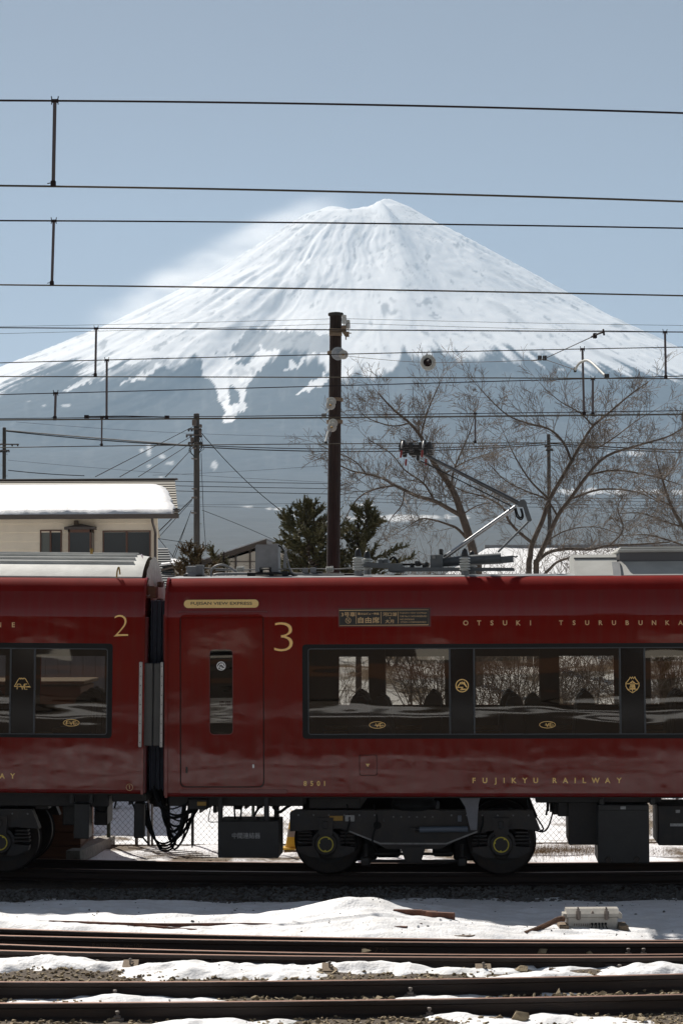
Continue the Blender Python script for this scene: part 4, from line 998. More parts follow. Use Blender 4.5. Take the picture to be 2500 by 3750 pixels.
# jumper cables hanging between the cars
for k in range(11):
    v = .3 + .11 * k; sag = 2968 + 14.5 * k + random.uniform(-6, 6); x0 = 560 + 4.5 * k + random.uniform(-5, 5); x1 = 690 + 5 * ((k * 5) % 11) + random.uniform(-5, 5); xm = 628 + 3.2 * ((k * 7) % 11)
    pts = [F2.at(x0, 2878, v), F2.at(x0 + 10, 2925, v), F2.at(x0 + (xm - x0) * .45, 2925 + (sag - 2925) * .70, v), F2.at(xm, sag, v), F2.at(xm + (x1 - xm) * .62, 2930 + (sag - 2930) * .62, v), F2.at(x1, 2935, v), F2.at(x1 + 4, 2895, v)]
    b = B(); b.tube(spline(pts, 5), (.010, .014, .019)[k % 3], 7); b.build('jumper_cable', 'cable', car2, smooth=60)
for k in range(4):
    x0 = random.uniform(640, 660); x1 = random.uniform(660, 700); v = random.uniform(.3, 1.0)
    pts = [F2.at(x0 + 30, 2930, v), F2.at(x0 + 20, 3010, v), F2.at(x0 - 20 + k * 4, 3075 + k * 9, v), F2.at(x0 - 70 + k * 5, 3085 + k * 8, v + .2), F2.at(535 + k * 6, 3020, v + .3), F2.at(515 + k * 8, 2940, v + .3)]
    b = B(); b.tube(spline(pts, 5), .013, 6); b.build('jumper_cable', 'cable', car2, smooth=60)
# ------------------------------------------------------------------ underframe, bogies, roof gear
def pbox(F, root, name, mt, x0, y0, x1, y1, v0, v1, c=.012):
    a, d = F.at(x0, y1, v0), F.at(x1, y0, v0); b = B(); b.box((a.x, v0, a.z), (d.x, v1, d.z), c); return b.build(name, mt, root)
def wheelmesh(b, o, n=40):
    R_ = .43
    b.lathe(o, (0, 1, 0), [(-.0, .16), (.0, R_ - .065), (-.01, R_ - .055), (-.012, R_ - .004), (-.008, R_), (.075, R_ + .003), (.085, R_ + .018), (.093, R_ + .027), (.105, R_ + .024), (.112, R_ + .006), (.112, R_ - .06), (.09, R_ - .07), (.06, .18), (.06, .10)], n)
def bogie(F, root, xa, xb, vnear=.86, lab=None):
    hub_w = .432
    ua, ub = F.at(xa, 3088, .35).x, F.at(xb, 3088, .35).x
    rot = thing('bogie', None, None); rot.parent = root
    wl = []
    for u in (ua, ub):
        b = B(); wheelmesh(b, (u, vnear, hub_w)); b.build('wheel', 'wheel', rot, smooth=35)
        b = B(); wheelmesh(b, (u, vnear + 1.18, hub_w)); b.build('wheel', 'wheel', rot, smooth=35)
        b = B(); b.lathe((u, vnear - .015, hub_w), (0, 1, 0), [(-.004, .428), (-.004, .412), (.004, .410), (.004, .4285)], 48); b.build('wheel_rim', 'wheel', rot, smooth=35)
        b = B(); b.tube([(u, vnear - .2, hub_w), (u, vnear + 1.4, hub_w)], .075, 14); b.build('axle', 'under', rot, smooth=40)
        # axle box with cap and yellow ring
        b = B(); b.lathe((u, .36, hub_w), (0, 1, 0), [(0, .085), (.0, .132), (.015, .145), (.06, .150), (.07, .185), (.28, .195), (.30, .12)], 30)
        b.lathe((u, .352, hub_w), (0, 1, 0), [(0, .02), (.0, .085), (.02, .09)], 24); b.build('axle_box', 'bogie', rot, smooth=30)
        b = B(); ring = [(u + .093 * math.cos(t), .349, hub_w + .093 * math.sin(t)) for t in np.linspace(0, 2 * math.pi, 32, endpoint=False)]
        b.ribbon(ring, .014, (0, -1, 0), closed=True)
        for t in (math.radians(60), math.radians(165), math.radians(265)): b.box((u + .085 * math.cos(t) - .012, .3485, hub_w + .085 * math.sin(t) - .012), (u + .085 * math.cos(t) + .012, .356, hub_w + .085 * math.sin(t) + .012))
        b.build('yellow_ring', 'yellowring', rot)
        # rubber spring stacks on both sides, swing arm under them
        for s in (-1, 1):
            b = B()
            for k in range(4):
                z = hub_w + .13 - .045 * k; b.box((u + s * .265 - .085 - .006 * k, .42, z), (u + s * .265 + .085 + .006 * k, .60, z + .036), .012)
            b.build('spring', 'bogie', rot)
            b = B(); b.prism([(u + s * .14, .40, hub_w - .02), (u + s * .37, .40, hub_w - .04), (u + s * .36, .40, hub_w - .10), (u + s * .20, .40, hub_w - .17), (u + s * .08, .40, hub_w - .17)], (0, .16, 0)); b.build('swing_arm', 'bogie', rot)
        b = B(); b.prism([(u - .10, .33, hub_w + .34), (u + .10, .33, hub_w + .34), (u + .085, .33, hub_w + .12), (u - .085, .33, hub_w + .12)], (0, .12, 0))
        b.box((u - .035, .315, hub_w + .20), (u + .035, .34, hub_w + .30), .01); b.build('stop_bracket', 'bogie', rot)
        b = B(); b.ribbon([(u + .27 * math.cos(t), vnear - .03, hub_w + .27 * math.sin(t)) for t in np.linspace(math.radians(200), math.radians(340), 16)], .05, (0, -1, 0)); b.build('brake_disc', 'under2', rot)
    um = (ua + ub) / 2; h = hub_w
    # side frame: dropped in the middle
    prof = [(ua - .46, h + .16), (ua - .46, h + .40), (ua - .40, h + .43), (ub + .40, h + .43), (ub + .50, h + .18), (ub + .20, h + .20), (ub - .36, h + .15), (um + .42, h - .02), (um + .34, h - .06), (um - .34, h - .06), (um - .42, h - .02), (ua + .36, h + .15), (ua + .20, h + .20)]
    b = B(); b.prism([(x, .38, z) for x, z in prof], (0, .20, 0)); sf = b.build('side_frame', 'bogie', rot)
    b = B(); b.prism([(x, CW - .58, z) for x, z in prof], (0, .20, 0)); b.build('side_frame', 'bogie', rot)
    b = B(); b.ribbon([(x, .375, z) for x, z in [(ua + .30, h + .165), (um - .42, h + .01), (um + .42, h + .01), (ub - .30, h + .165)]], .02, (0, -1, 0)); b.build('frame_weld', 'steel', rot)
    b = B(); b.box((um - .30, .4, h - .02), (um + .30, CW - .4, h + .40), .03); b.build('transom', 'bogie', rot)
    for v in (.55, CW - .55):
        b = B(); b.lathe((um, v, h + .43), (0, 0, 1), [(0, .24), (.02, .27), (.06, .29), (.10, .28), (.12, .26), (.16, .29), (.22, .31), (.24, .20)], 28); b.build('air_spring', 'cable', rot, smooth=40)
    b = B(); b.prism([(um - .40, .36, h + .40), (um - .30, .36, h + .44), (um + .30, .36, h + .44), (um + .40, .36, h + .40), (um + .30, .36, h + .06), (um - .30, .36, h + .06)], (0, .04, 0)); b.build('frame_plate', 'bogie', rot)
    b = B(); b.prism([(um - .16, .34, h - .03), (um + .16, .34, h - .03), (um + .10, .34, h - .22), (um - .10, .34, h - .22)], (0, .08, 0)); b.build('hanger_bracket', 'bogie', rot)
    b = B()
    for s in (-1, 1):
        b.tube([(um + s * .62, .6, h - .02), (um + s * .62, .6, h - .28)], .03, 8); b.box((um + s * .62 - .06, .5, h - .30), (um + s * .62 + .06, .72, h - .18), .02); b.box((um + s * .78 - .05, .55, h - .10), (um + s * .78 + .05, .75, h + .12), .02)
    b.tube([(um - .66, .6, h - .24), (um + .66, .6, h - .24)], .022, 8); b.tube([(um - .5, .55, h - .14), (um + .5, .55, h - .14)], .018, 8)
    b.build('brake_rigging', 'bogie', rot, smooth=40)
    b = B(); b.box((ua + .05, .36, h + .30), (ua + .22, .385, h + .36)); b.build('builder_plate', 'brass', rot)
    b = B(); b.lathe((ua + .66, .372, h + .24), (0, 1, 0), [(0, .045), (.006, .05), (.01, .03)], 16); b.build('frame_hole', 'cable', rot)
    for x0_, x1_, z0_, z1_, v_ in ((ua + .34, ua + .62, h - .28, h + .1, 1.0), (ub - .62, ub - .34, h - .28, h + .1, 1.0), (um - .52, um - .20, h - .26, h - .10, 1.15), (um + .22, um + .50, h - .24, h - .08, 1.1), (ua + .36, ub - .36, h - .12, h + .2, 1.25)):
        b = B(); b.box((x0_, v_, z0_), (x1_, v_ + .6, z1_), .03); b.build('motor_case', 'under', rot)
    b = B()
    for k in range(16):
        x_ = ua - .35 + (ub - ua + .7) * k / 15; b.lathe((x_, .378, h + .37), (0, -1, 0), [(0, .013), (.010, .012), (.013, .005)], 6)
    for k in range(6): b.lathe((um - .25 + .1 * k, .358, h + .35), (0, -1, 0), [(0, .012), (.010, .011), (.013, .005)], 6)
    b.build('frame_bolts', 'steel', rot, kind='stuff')
    for xx_, w__ in ((ua + .25, .12), (um - .38, .05), (ub - .55, .05)):
        b = B(); b.box((xx_, .366, h + .29), (xx_ + w__, .385, h + .37), .004); b.build('frame_patch', 'greyprint' if w__ > .1 else 'damper', rot)
    for x_ in (um - .85, um + .85, um - .5):
        b = B(); b.tube(spline([(x_, .45, h + .5), (x_ + .04, .36, h + .3), (x_ - .02, .37, h + .05), (x_ + .05, .5, h - .12)], 5), .011, 6); b.build('hose', 'cable', rot, smooth=60)
    return rot
bg3 = bogie(F3, car3, 1192, 1834)
# yaw damper and its bracket
b = B(); a, c = F3.at(1535, 3038, .30), F3.at(1712, 3036, .30); b.tube([a, c], .037, 16); b.build('yaw_damper', 'damper', bg3, smooth=40)
b = B(); a, c = F3.at(1512, 3038, .30), F3.at(1540, 3038, .30); b.tube([a, c], .020, 10); b.lathe((a.x, .27, a.z), (0, 1, 0), [(0, .03), (.06, .03)], 12); b.build('damper_joint', 'bogie', bg3, smooth=40)
b = B(); ol = [(1682, 2923), (1757, 2923), (1752, 2940), (1748, 2985), (1745, 3040), (1722, 3040), (1714, 3010), (1702, 2955)]; b.prism([F3.at(x, y, .26) for x, y in ol], (0, .03, 0)); b.build('damper_bracket', 'bracketgrey', car3)
# car 3 underframe boxes
EQ = [('coupler_box', 'under2', 798, 3006, 1020, 3142, .15, .75), ('equipment_box', 'under', 2080, 2925, 2192, 3094, .45, 1.4), ('equipment_box', 'under2', 2188, 2945, 2374, 3162, .22, 1.1), ('equipment_box', 'under', 2408, 2950, 2760, 3096, .30, 1.2),
      ('air_tank_bracket', 'under', 2040, 2923, 2086, 2990, .5, .9), ('floor_beam', 'under', 1960, 2920, 2420, 2940, .3, 2.4), ('hanger', 'under2', 2192, 2922, 2212, 2948, .2, .3), ('hanger', 'under2', 2378, 2922, 2398, 2948, .2, .3),
      ('hanger', 'under2', 798, 2918, 814, 3010, .18, .26), ('hanger', 'under2', 966, 2918, 984, 3010, .18, .26), ('hanger', 'under', 1003, 2918, 1020, 3010, .5, .6), ('floor_beam', 'under', 618, 2914, 1110, 2952, .35, 2.4),
      ('equipment_box', 'under', 690, 2925, 760, 2965, .3, .9), ('equipment_box', 'under', 1020, 2915, 1120, 2945, .4, 1.6), ('equipment_box', 'under', 1130, 2921, 1320, 2962, .45, 2.0)]
eq = [pbox(F3, car3, *q) for q in EQ]
letters(F3, eq[0], '中間連結器', 850, 953, 3049, 3071, 'greyprint', .147, .01)
b = B()
for k in range(12):
    x = 812 + k * 17; a = F3.at(x, 3008, .4 + .03 * (k % 3)); b.box((a.x - .018, .35, a.z - .01), (a.x + .018, .45, a.z + random.uniform(.01, .06)))
b.build('terminal_row', 'under', eq[0])
pbox(F3, eq[2], 'lid', 'under2', 2190, 2948, 2372, 2968, .205, .24, .006)
for x in (2226, 2329):
    a = F3.at(x, 3149, .21); b = B(); b.lathe((a.x, .212, a.z), (0, 1, 0), [(-.01, .02), (-.01, .036), (.0, .040), (.012, .042)], 16)
    b.lathe((a.x, .20, a.z), (0, 1, 0), [(0, .008), (.0, .016), (.01, .016)], 8); b.build('drain_plug', 'wheel', eq[2])
pbox(F3, eq[2], 'plate', 'greyprint', 2270, 2953, 2290, 2964, .200, .21, .004); pbox(F3, eq[3], 'plate', 'greyprint', 2472, 2966, 2488, 2977, .285, .30, .003)
pbox(F3, eq[3], 'plate', 'greyprint', 2452, 3016, 2560, 3026, .292, .30, .002)
for (pts, r) in (([(1930, 2925), (1938, 2960), (1968, 3000), (1988, 3035), (1975, 3042)], .011), ([(2030, 2935), (2020, 2985), (2005, 3030), (1985, 3046), (1950, 3038)], .011), ([(2010, 2925), (2004, 2955), (1998, 2985)], .014), ([(1000, 2950), (1020, 2975), (1060, 2950), (1110, 2930)], .02),
                 ([(860, 2925), (858, 2960), (862, 3006)], .012), ([(880, 2925), (884, 2960), (880, 3006)], .012), ([(705, 2918), (706, 2990), (704, 3104)], .010), ([(775, 2940), (768, 2975), (765, 3008), (800, 3010)], .006), ([(1000, 2930), (950, 2958), (930, 2990)], .015)):
    b = B(); b.tube(spline([F3.at(x, y, .42) for x, y in pts], 5), r, 7); b.build('hose', 'cable', car3, smooth=60)
for k in range(8):
    x = random.choice((2000, 2012, 2025, 2036, 2052)); pbox(F3, car3, 'pipe_clip', 'under', x, 2922, x + random.uniform(6, 14), random.uniform(2940, 2985), .6, .75, .004)
b = B()
for k in range(26):
    x = random.uniform(625, 1010); a = F3.at(x, 2935, .6); b.box((a.x, .5 + random.random(), a.z - random.uniform(.02, .16)), (a.x + random.uniform(.02, .09), 1.4, a.z + .12))
b.build('underfloor_fittings', 'under', car3)
# lifting lamps: amber marker under the end
pbox(F3, car3, 'marker', 'brass', 722, 2936, 756, 2951, .29, .33, .004)

# car 2 running gear
bg2 = bogie(F2, car2, -642, 0)
EQ2 = [('equipment_box', 'under', 230, 2945, 275, 3022, .5, 1.0), ('equipment_box', 'under2', 270, 2943, 328, 3072, .2, .50), ('floor_beam', 'under', -200, 2905, 400, 2950, .35, 2.4), ('hanger', 'under2', 256, 2908, 272, 2945, .2, .3), ('hanger', 'under2', 326, 2908, 342, 2945, .2, .3),
       ('equipment_box', 'under', 345, 2905, 395, 3022, .7, 1.3), ('equipment_box', 'under', 410, 2905, 540, 2935, .3, 1.2), ('equipment_box', 'under', 490, 2940, 528, 3070, .4, .6), ('coupler', 'under', 548, 2885, 640, 2945, 1.1, 1.7), ('coupler_head', 'under', 560, 2860, 610, 2955, 1.0, 1.8),
       ('sand_pipe_guard', 'bogie', 130, 2930, 178, 2965, .55, .8)]
for q in EQ2: pbox(F2, car2, *q)
b = B()
for k in range(14):
    x = random.uniform(335, 530); a = F2.at(x, 2925, .6); b.box((a.x, .5 + random.random(), a.z - random.uniform(.02, .12)), (a.x + random.uniform(.02, .08), 1.4, a.z + .1))
b.build('underfloor_fittings', 'under', car2)
for (pts, r) in (([(480, 2930), (495, 2965), (505, 3010), (520, 3060), (548, 3095)], .012), ([(345, 2950), (360, 2970), (385, 2972), (396, 2940)], .014), ([(420, 2960), (428, 2925)], .012)):
    b = B(); b.tube(spline([F2.at(x, y, .5) for x, y in pts], 5), r, 7); b.build('hose', 'cable', car2, smooth=60)

# ---------------- roof gear of car 3
rw = WT3
def tubep(root, name, mt, pts, r, v, n=8, sm=60, spl=0):
    q = [F3.at(p[0], p[1], p[2] if len(p) > 2 else v) for p in pts]; b = B(); b.tube(spline(q, spl) if spl else q, r, n); return b.build(name, mt, root, smooth=sm)
jb = thing('cable_entry', None, None); jb.parent = car3
a = F3.at(706, 2112, .9); b = B(); b.lathe((a.x, .9, a.z - .05), (0, 0, 1), [(0, .115), (.09, .115), (.09, .095), (.10, .085), (.165, .085), (.165, .092), (.185, .092), (.19, .05)], 20); b.build('entry_pot', 'roofgrey', jb, smooth=30)
pbox(F3, jb, 'entry_box', 'roofgrey', 716, 2068, 743, 2110, .85, 1.0, .006); pbox(F3, jb, 'entry_base', 'under', 672, 2104, 742, 2113, .8, 1.05, .004)
ab = thing('arrester_cabinet', None, None); ab.parent = car3
b = B(); ol = [(935, 2094), (935, 1999), (940, 1994), (1014, 1994), (1018, 1999), (1018, 2094), (994, 2094), (994, 2078), (950, 2078), (950, 2094)]
b.prism([F3.at(x, y, .8) for x, y in ol], (0, .35, 0)); b.build('cabinet_shell', 'roofgrey', ab, smooth=30)
for x, y, w_ in ((953, 2096, 8), (985, 2090, 10)): pbox(F3, ab, 'terminal', 'under', x, y - 12, x + w_, y + 8, .9, 1.0, .004)
pbox(F3, ab, 'cabinet_base', 'under', 905, 2095, 1030, 2104, .8, 1.2, .004)
tubep(car3, 'roof_conduit', 'roofgrey', [(773, 2112), (774, 2092), (785, 2076), (810, 2068), (835, 2075), (866, 2095)], .014, .8, spl=5)
tubep(car3, 'roof_conduit', 'roofgrey', [(782, 2106), (800, 2102), (860, 2101), (905, 2101)], .016, .7, spl=4)
tubep(car3, 'roof_conduit', 'roofgrey', [(790, 2088), (860, 2087)], .010, .9)
tubep(car3, 'roof_conduit', 'roofgrey', [(1045, 2018), (1052, 2046), (1062, 2085), (1080, 2102), (1140, 2104), (1260, 2106)], .011, .75, spl=5)
tubep(car3, 'roof_cable', 'cable', [(1018, 1997), (1030, 2004), (1042, 2024)], .010, .85, spl=5)
b = B(); a, c = F3.at(1043, 2080, .8), F3.at(1043, 2012, .8); b.tube([a, c], [.026, .006], 10); b.build('cone_terminal', 'roofgrey', car3, smooth=50)
pbox(F3, car3, 'terminal_base', 'under', 1032, 2092, 1052, 2108, .7, .9, .004)
tubep(car3, 'busbar', 'steel', [(745, 2080), (866, 2087), (1090, 2083), (1240, 2084), (1330, 2078)], .008, .9)
tubep(car3, 'busbar', 'under', [(905, 2100), (1100, 2101), (1330, 2105)], .016, .8)
for x in (880, 1207):
    a, c = F3.at(x - 14, 2086, .9), F3.at(x + 14, 2084, .9); b = B(); L = (c - a).length
    b.lathe(a, c - a, sum([[(L * k / 5 + .001, .022), (L * (k + .35) / 5, .040), (L * (k + .75) / 5, .040)] for k in range(5)], []) + [(L, .02)], 14); b.build('post_insulator', 'porcelain', car3, smooth=45)
for x0, y0, x1, y1 in ((1106, 2080, 1124, 2102), (1135, 2078, 1154, 2102), (985, 2098, 1000, 2116), (905, 2096, 930, 2112), (1068, 2096, 1085, 2110), (1160, 2092, 1178, 2106)): pbox(F3, car3, 'roof_terminal', 'roofgrey' if y0 < 2085 else 'under', x0, y0, x1, y1, .8, .95, .005)

# pantograph: a part of the car with its own pieces
pan = thing('pantograph', None, None); pan.parent = car3
VP = 1.4
def insul(x, v, ytop, ybot):
    a, c = F3.at(x, ybot, v), F3.at(x, ytop, v); H = c.z - a.z; b = B()
    prof = [(0, .062), (.10 * H, .062), (.10 * H, .050), (.24 * H, .050)]
    b.lathe((a.x, v, a.z), (0, 0, 1), prof + [(.25 * H, .03)], 16); b.build('insulator_foot', 'steel', pan, smooth=30)
    b = B(); pr = [(.24 * H, .045)]
    for k in range(5):
        h0 = (.26 + .09 * k) * H; pr += [(h0, .045), (h0 + .02 * H, .072), (h0 + .055 * H, .070), (h0 + .075 * H, .046)]
    b.lathe((a.x, v, a.z), (0, 0, 1), pr + [(.72 * H, .04)], 18); b.build('insulator', 'porcelain', pan, smooth=40)
    b = B(); b.lathe((a.x, v, a.z), (0, 0, 1), [(.71 * H, .046), (.74 * H, .048), (.86 * H, .040), (.95 * H, .030), (1.0 * H, .012)], 14); b.build('insulator_cap', 'pandark', pan, smooth=50)
insul(1311, .75, 2008, 2116); insul(1344, 2.05, 2017, 2110); insul(1701, .75, 2008, 2116); insul(1727, 2.05, 2017, 2110)
for v in (.85, 1.95):
    b = B(); ol = [(1325, 2064), (1345, 2061), (1425, 2063), (1470, 2066), (1470, 2077), (1560, 2078), (1880, 2079), (1884, 2091), (1425, 2093), (1420, 2082), (1330, 2076)]
    b.prism([F3.at(x, y, v) for x, y in ol], (0, .07, 0)); b.build('base_beam', 'pan', pan)
pbox(F3, pan, 'base_crossbeam', 'pan', 1420, 2063, 1470, 2093, .9, 1.95, .008); pbox(F3, pan, 'base_crossbeam', 'pan', 1575, 2031, 1618, 2087, 1.0, 1.9, .008); pbox(F3, pan, 'lock_box', 'steel', 1581, 2033, 1593, 2046, .97, 1.0, .004)
b = B(); ol = [(1618, 2046), (1690, 2034), (1832, 2024), (1836, 2062), (1825, 2068), (1690, 2072), (1618, 2078)]
q = [F3.at(x, y, 1.2) for x, y in ol]; b.tube([F3.at(1618, 2060, VP), F3.at(1690, 2053, VP), F3.at(1834, 2045, VP)], [.055, .066, .072], 20); b.build('spring_cylinder', 'pan', pan, smooth=40)
b = B(); b.prism([F3.at(x, y, 1.3) for x, y in ((1834, 2038), (1878, 2034), (1880, 2058), (1834, 2062))], (0, .2, 0)); b.build('cylinder_end', 'pan', pan)
tubep(pan, 'end_hook', 'pandark', [(1878, 2038), (1888, 2040), (1894, 2036)], .010, VP)
for x0, y0, x1, y1 in ((1385, 2048, 1402, 2064), (1404, 2047, 1420, 2062), (1500, 2062, 1512, 2080), (1518, 2054, 1536, 2072), (1545, 2066, 1560, 2078), (1555, 2058, 1566, 2074), (1607, 2010, 1620, 2030)): pbox(F3, pan, 'base_fitting', 'pan' if x0 < 1430 else 'pandark', x0, y0, x1, y1, 1.1, 1.6, .006)
tubep(pan, 'base_hose', 'cable', [(1425, 2050), (1440, 2040), (1452, 2052), (1465, 2066), (1560, 2066)], .014, 1.2, spl=5)
tubep(pan, 'lower_arm', 'chrome', [(1626, 2042), (1760, 1947), (1888, 1856)], .029, VP, 16, 60)
tubep(pan, 'control_rod', 'pan', [(1822, 2022), (1936, 1908)], .014, VP + .15, 8)
b = B(); ol = [(1898, 1838), (1905, 1830), (1918, 1828), (1926, 1838), (1928, 1850), (1938, 1880), (1946, 1904), (1942, 1910), (1930, 1908), (1922, 1884), (1914, 1856), (1900, 1856), (1892, 1850)]
b.prism([F3.at(x, y, VP - .06) for x, y in ol], (0, .14, 0)); b.build('knuckle', 'pan', pan, smooth=25)
b = B(); a, c = F3.at(1896, 1842, VP), F3.at(1552, 1664, VP); b.tube([a, a.lerp(c, .5), c], [.031, .026, .019], 16); b.build('upper_arm', 'armtube', pan, smooth=60)
tubep(pan, 'guide_rod', 'pandark', [(1876, 1856), (1700, 1768), (1540, 1688)], .009, VP + .05, 6)
tubep(pan, 'arm_hose', 'cable', [(1884, 1862), (1890, 1890), (1906, 1902), (1914, 1890), (1908, 1862)], .011, VP - .05, 7, spl=5)
tubep(pan, 'arm_hose', 'cable', [(1888, 1862), (1895, 1886), (1906, 1896), (1910, 1884), (1904, 1862)], .010, VP - .09, 7, spl=5)
pbox(F3, pan, 'head_stem', 'pandark', 1524, 1655, 1534, 1686, VP - .04, VP + .04, .006)
CWZ = F3.at(1500, 1622, VP).z
for x in (1466, 1541):                                          # collector strips lie across the track
    u = F3.at(x + 15, 1625, VP).x
    b = B(); b.box((u - .03, VP - .62, CWZ - .035), (u + .03, VP + .62, CWZ - .006), .006); b.box((u - .034, VP - .64, CWZ - .075), (u + .034, VP + .64, CWZ - .036), .01); b.build('collector_strip', 'pandark', pan)
    for s in (-1, 1):
        v0 = VP + s * .62; pts = [(u, v0, CWZ - .03), (u, v0 + s * .07, CWZ - .045), (u - .006, v0 + s * .13, CWZ - .10), (u - .012, v0 + s * .16, CWZ - .16), (u - .02, v0 + s * .17, CWZ - .25)]
        b = B(); b.tube(spline(pts, 4)[:11], .013, 8); b.build('horn', 'steel', pan, smooth=50)
        b = B(); b.tube([pts[3], pts[4]], .0145, 8); b.build('horn_tip', 'hornred', pan, smooth=50)
b = B()
ua, ub = F3.at(1481, 1625, VP).x, F3.at(1556, 1625, VP).x
for v in (VP - .5, VP - .2, VP + .2, VP + .5):
    b.box((ua - .06, v - .03, CWZ - .10), (ub + .10, v + .03, CWZ - .06), .008)
    for u in (ua - .02, ua + .10, ub - .04, ub + .07): b.box((u - .028, v - .05, CWZ - .13 + random.uniform(-.03, .0)), (u + .028, v + .05, CWZ - .03), .008)
b.box((ua + .05, VP - .1, CWZ - .17), (ub + .02, VP + .1, CWZ - .07), .02); b.tube([(ua - .05, VP - .5, CWZ - .115), (ua - .05, VP + .5, CWZ - .115)], .012, 8); b.tube([(ub + .1, VP - .5, CWZ - .115), (ub + .1, VP + .5, CWZ - .115)], .012, 8)
b.build('head_frame', 'pandark', pan)

# cooling units on the roof at the right
cu = thing('roof_cooler', None, None); cu.parent = car3
v0, v1 = .36, CW - .36
a, c = F3.at(2105, 2112, v0), F3.at(2263, 2026, v0); b = B(); SL = 1.8; b.prism([(a.x, v0 - .02, a.z - .03), (a.x, v0 + SL * (c.z - a.z), c.z), (a.x, v1, c.z), (a.x, v1, a.z - .03)], (c.x - a.x, 0, 0)); b.build('duct_casing', 'acwhite', cu)
b = B(); q = F3.at(2105, 2040, v0).z; vq = v0 + SL * (q - a.z) - .012; b.box((a.x - .002, vq - .012, q - .004), (c.x + .002, vq + .01, q + .004)); b.build('casing_seam', 'acdark', cu)
a, c = F3.at(2244, 2112, v0), F3.at(2272, 2055, v0); b = B(); b.prism([(a.x, v0 - .05, a.z), (a.x, v0 - .05 + SL * (c.z - a.z), c.z), (a.x, v0 + .5, c.z), (a.x, v0 + .5, a.z)], (c.x - a.x, 0, 0)); b.build('bellows_joint', 'roofgrey', cu)
a = F3.at(2268, 2112, v0); ue = U3 - .8; z1 = F3.at(2400, 2053, v0).z; z2 = F3.at(2400, 2020, v0 + .12).z; z3 = F3.at(2400, 2007, v0 + .04).z
b = B(); vt = v0 + SL * (z1 - a.z); b.prism([(a.x, v0 - .02, a.z - .03), (a.x, vt, z1), (a.x, v1, z1), (a.x, v1, a.z - .03)], (ue - a.x, 0, 0)); b.build('cooler_casing', 'acwhite', cu)
b = B(); b.box((a.x + .02, vt + .03, z1), (ue, v1 - .1, z2 + .02)); b.build('lid_shade_band', 'acdark', cu)  # dark grey stands in for the shadow under the overhanging lid
b = B(); b.box((a.x, vt - .02, z2), (ue, v1 - .02, z3), .012); b.build('cooler_lid', 'acwhite', cu)
b = B(); b.box((a.x + .03, vt + .1, z3), (ue, v1 - .3, z3 + .03), .01); b.build('cooler_cap', 'acwhite', cu)
# ------------------------------------------------------------------ overhead lines
def wire_pts(samples, Y, x0=-2600, x1=5100, n=70):
    f0 = fit2([s[0] for s in samples], [s[1] for s in samples]); a_, b_ = samples[0][0], samples[-1][0]
    f = lambda x: f0(min(max(x, a_), b_)) + (0 if a_ <= x <= b_ else (x - (a_ if x < a_ else b_)) * (f0(b_ if x > b_ else a_ + 1) - f0(b_ - 1 if x > b_ else a_))); return [P(x0 + (x1 - x0) * i / n, f(x0 + (x1 - x0) * i / n), Y) for i in range(n + 1)], f
def oline(label, Y, mess, cont, droppers, mess_r=.0058, cont_r=.0058, name='overhead_line'):
    root = thing(name, label, 'overhead wires', P(1250, mess[1][1], Y), 'overhead lines across the tracks')
    fm = fc = None; o = root.location.copy()
    pm, fm = wire_pts(mess, Y)
    b = B(); b.tube([p - o for p in pm], mess_r, 6); b.build('messenger_wire', 'wirem', root, smooth=60)
    if cont:
        pc, fc = wire_pts(cont, Y); b = B(); b.tube([p - o for p in pc], cont_r, 6); b.build('contact_wire', 'wirec', root, smooth=60)
    for (xt, xb, w) in droppers:
        a = P(xt, fm(xt), Y) - o; c = P(xb, fc(xb), Y) - o; sc = (Y - CAM_Y) / FPX; hw = w * sc / 2
        b = B(); b.prism([a + Vector((-hw, -.003, 0)), a + Vector((hw, -.003, 0)), c + Vector((hw, -.003, 0)), c + Vector((-hw, -.003, 0))], (0, .006, 0))
        d = b.build('dropper', 'hanger', root)
        b = B()
        for s in (-1, 1):
            x = s * hw * 1.9; b.tube([a + Vector((x, 0, -.05 * Y * 0 - 2.2 * hw)), a + Vector((x * .8, 0, 0)), a + Vector((x * 1.05, 0, 2.6 * hw))], hw * .32, 6)
        b.box(a + Vector((-hw * 2, -hw, -hw)), a + Vector((hw * 2, hw, hw * .8))); b.build('dropper_hook', 'wirem', d)
        b = B(); b.box(c + Vector((-hw * 1.5, -hw, -hw * .3)), c + Vector((hw * 1.5, hw, hw * 3.2)), hw * .3); b.tube([c + Vector((-hw * 3.4, 0, hw * 1.6)), c + Vector((-hw, 0, hw * 2))], hw * .3, 5); b.build('dropper_clamp', 'wirem', d)
    return root
oline('topmost pair of wires joined by one long dropper at the left', -16.5, [(0, 368), (1250, 382), (2500, 414)], [(0, 680), (1250, 702), (2500, 738)], [(202, 196, 13)])
oline('second pair of wires, crossing the mountain just below its summit', -13.1, [(0, 808), (1250, 817), (2500, 836)], [(0, 1043), (1250, 1059), (2500, 1083)], [(198, 191, 10)])
oline('third pair of wires passing the top of the wooden pole', -7.5, [(0, 1200), (1250, 1208), (2500, 1216)], [(0, 1379), (1250, 1382), (2500, 1387)], [(353, 350, 8), (2433, 2436, 8)])
oline('pair of wires whose upper strand rises to the right behind a steady arm', -3.4, [(0, 1329), (1250, 1297), (2500, 1271)], [(0, 1537), (1250, 1528), (2500, 1516)], [(392, 391, 8), (2131, 2137, 8)])
oline('single sagging carrier wire with two short droppers', -3.2, [(0, 1445), (1250, 1412), (2500, 1377)], [(0, 1539), (1250, 1531), (2500, 1519)], [(205, 202, 9), (2169, 2169, 8)], cont_r=.004)
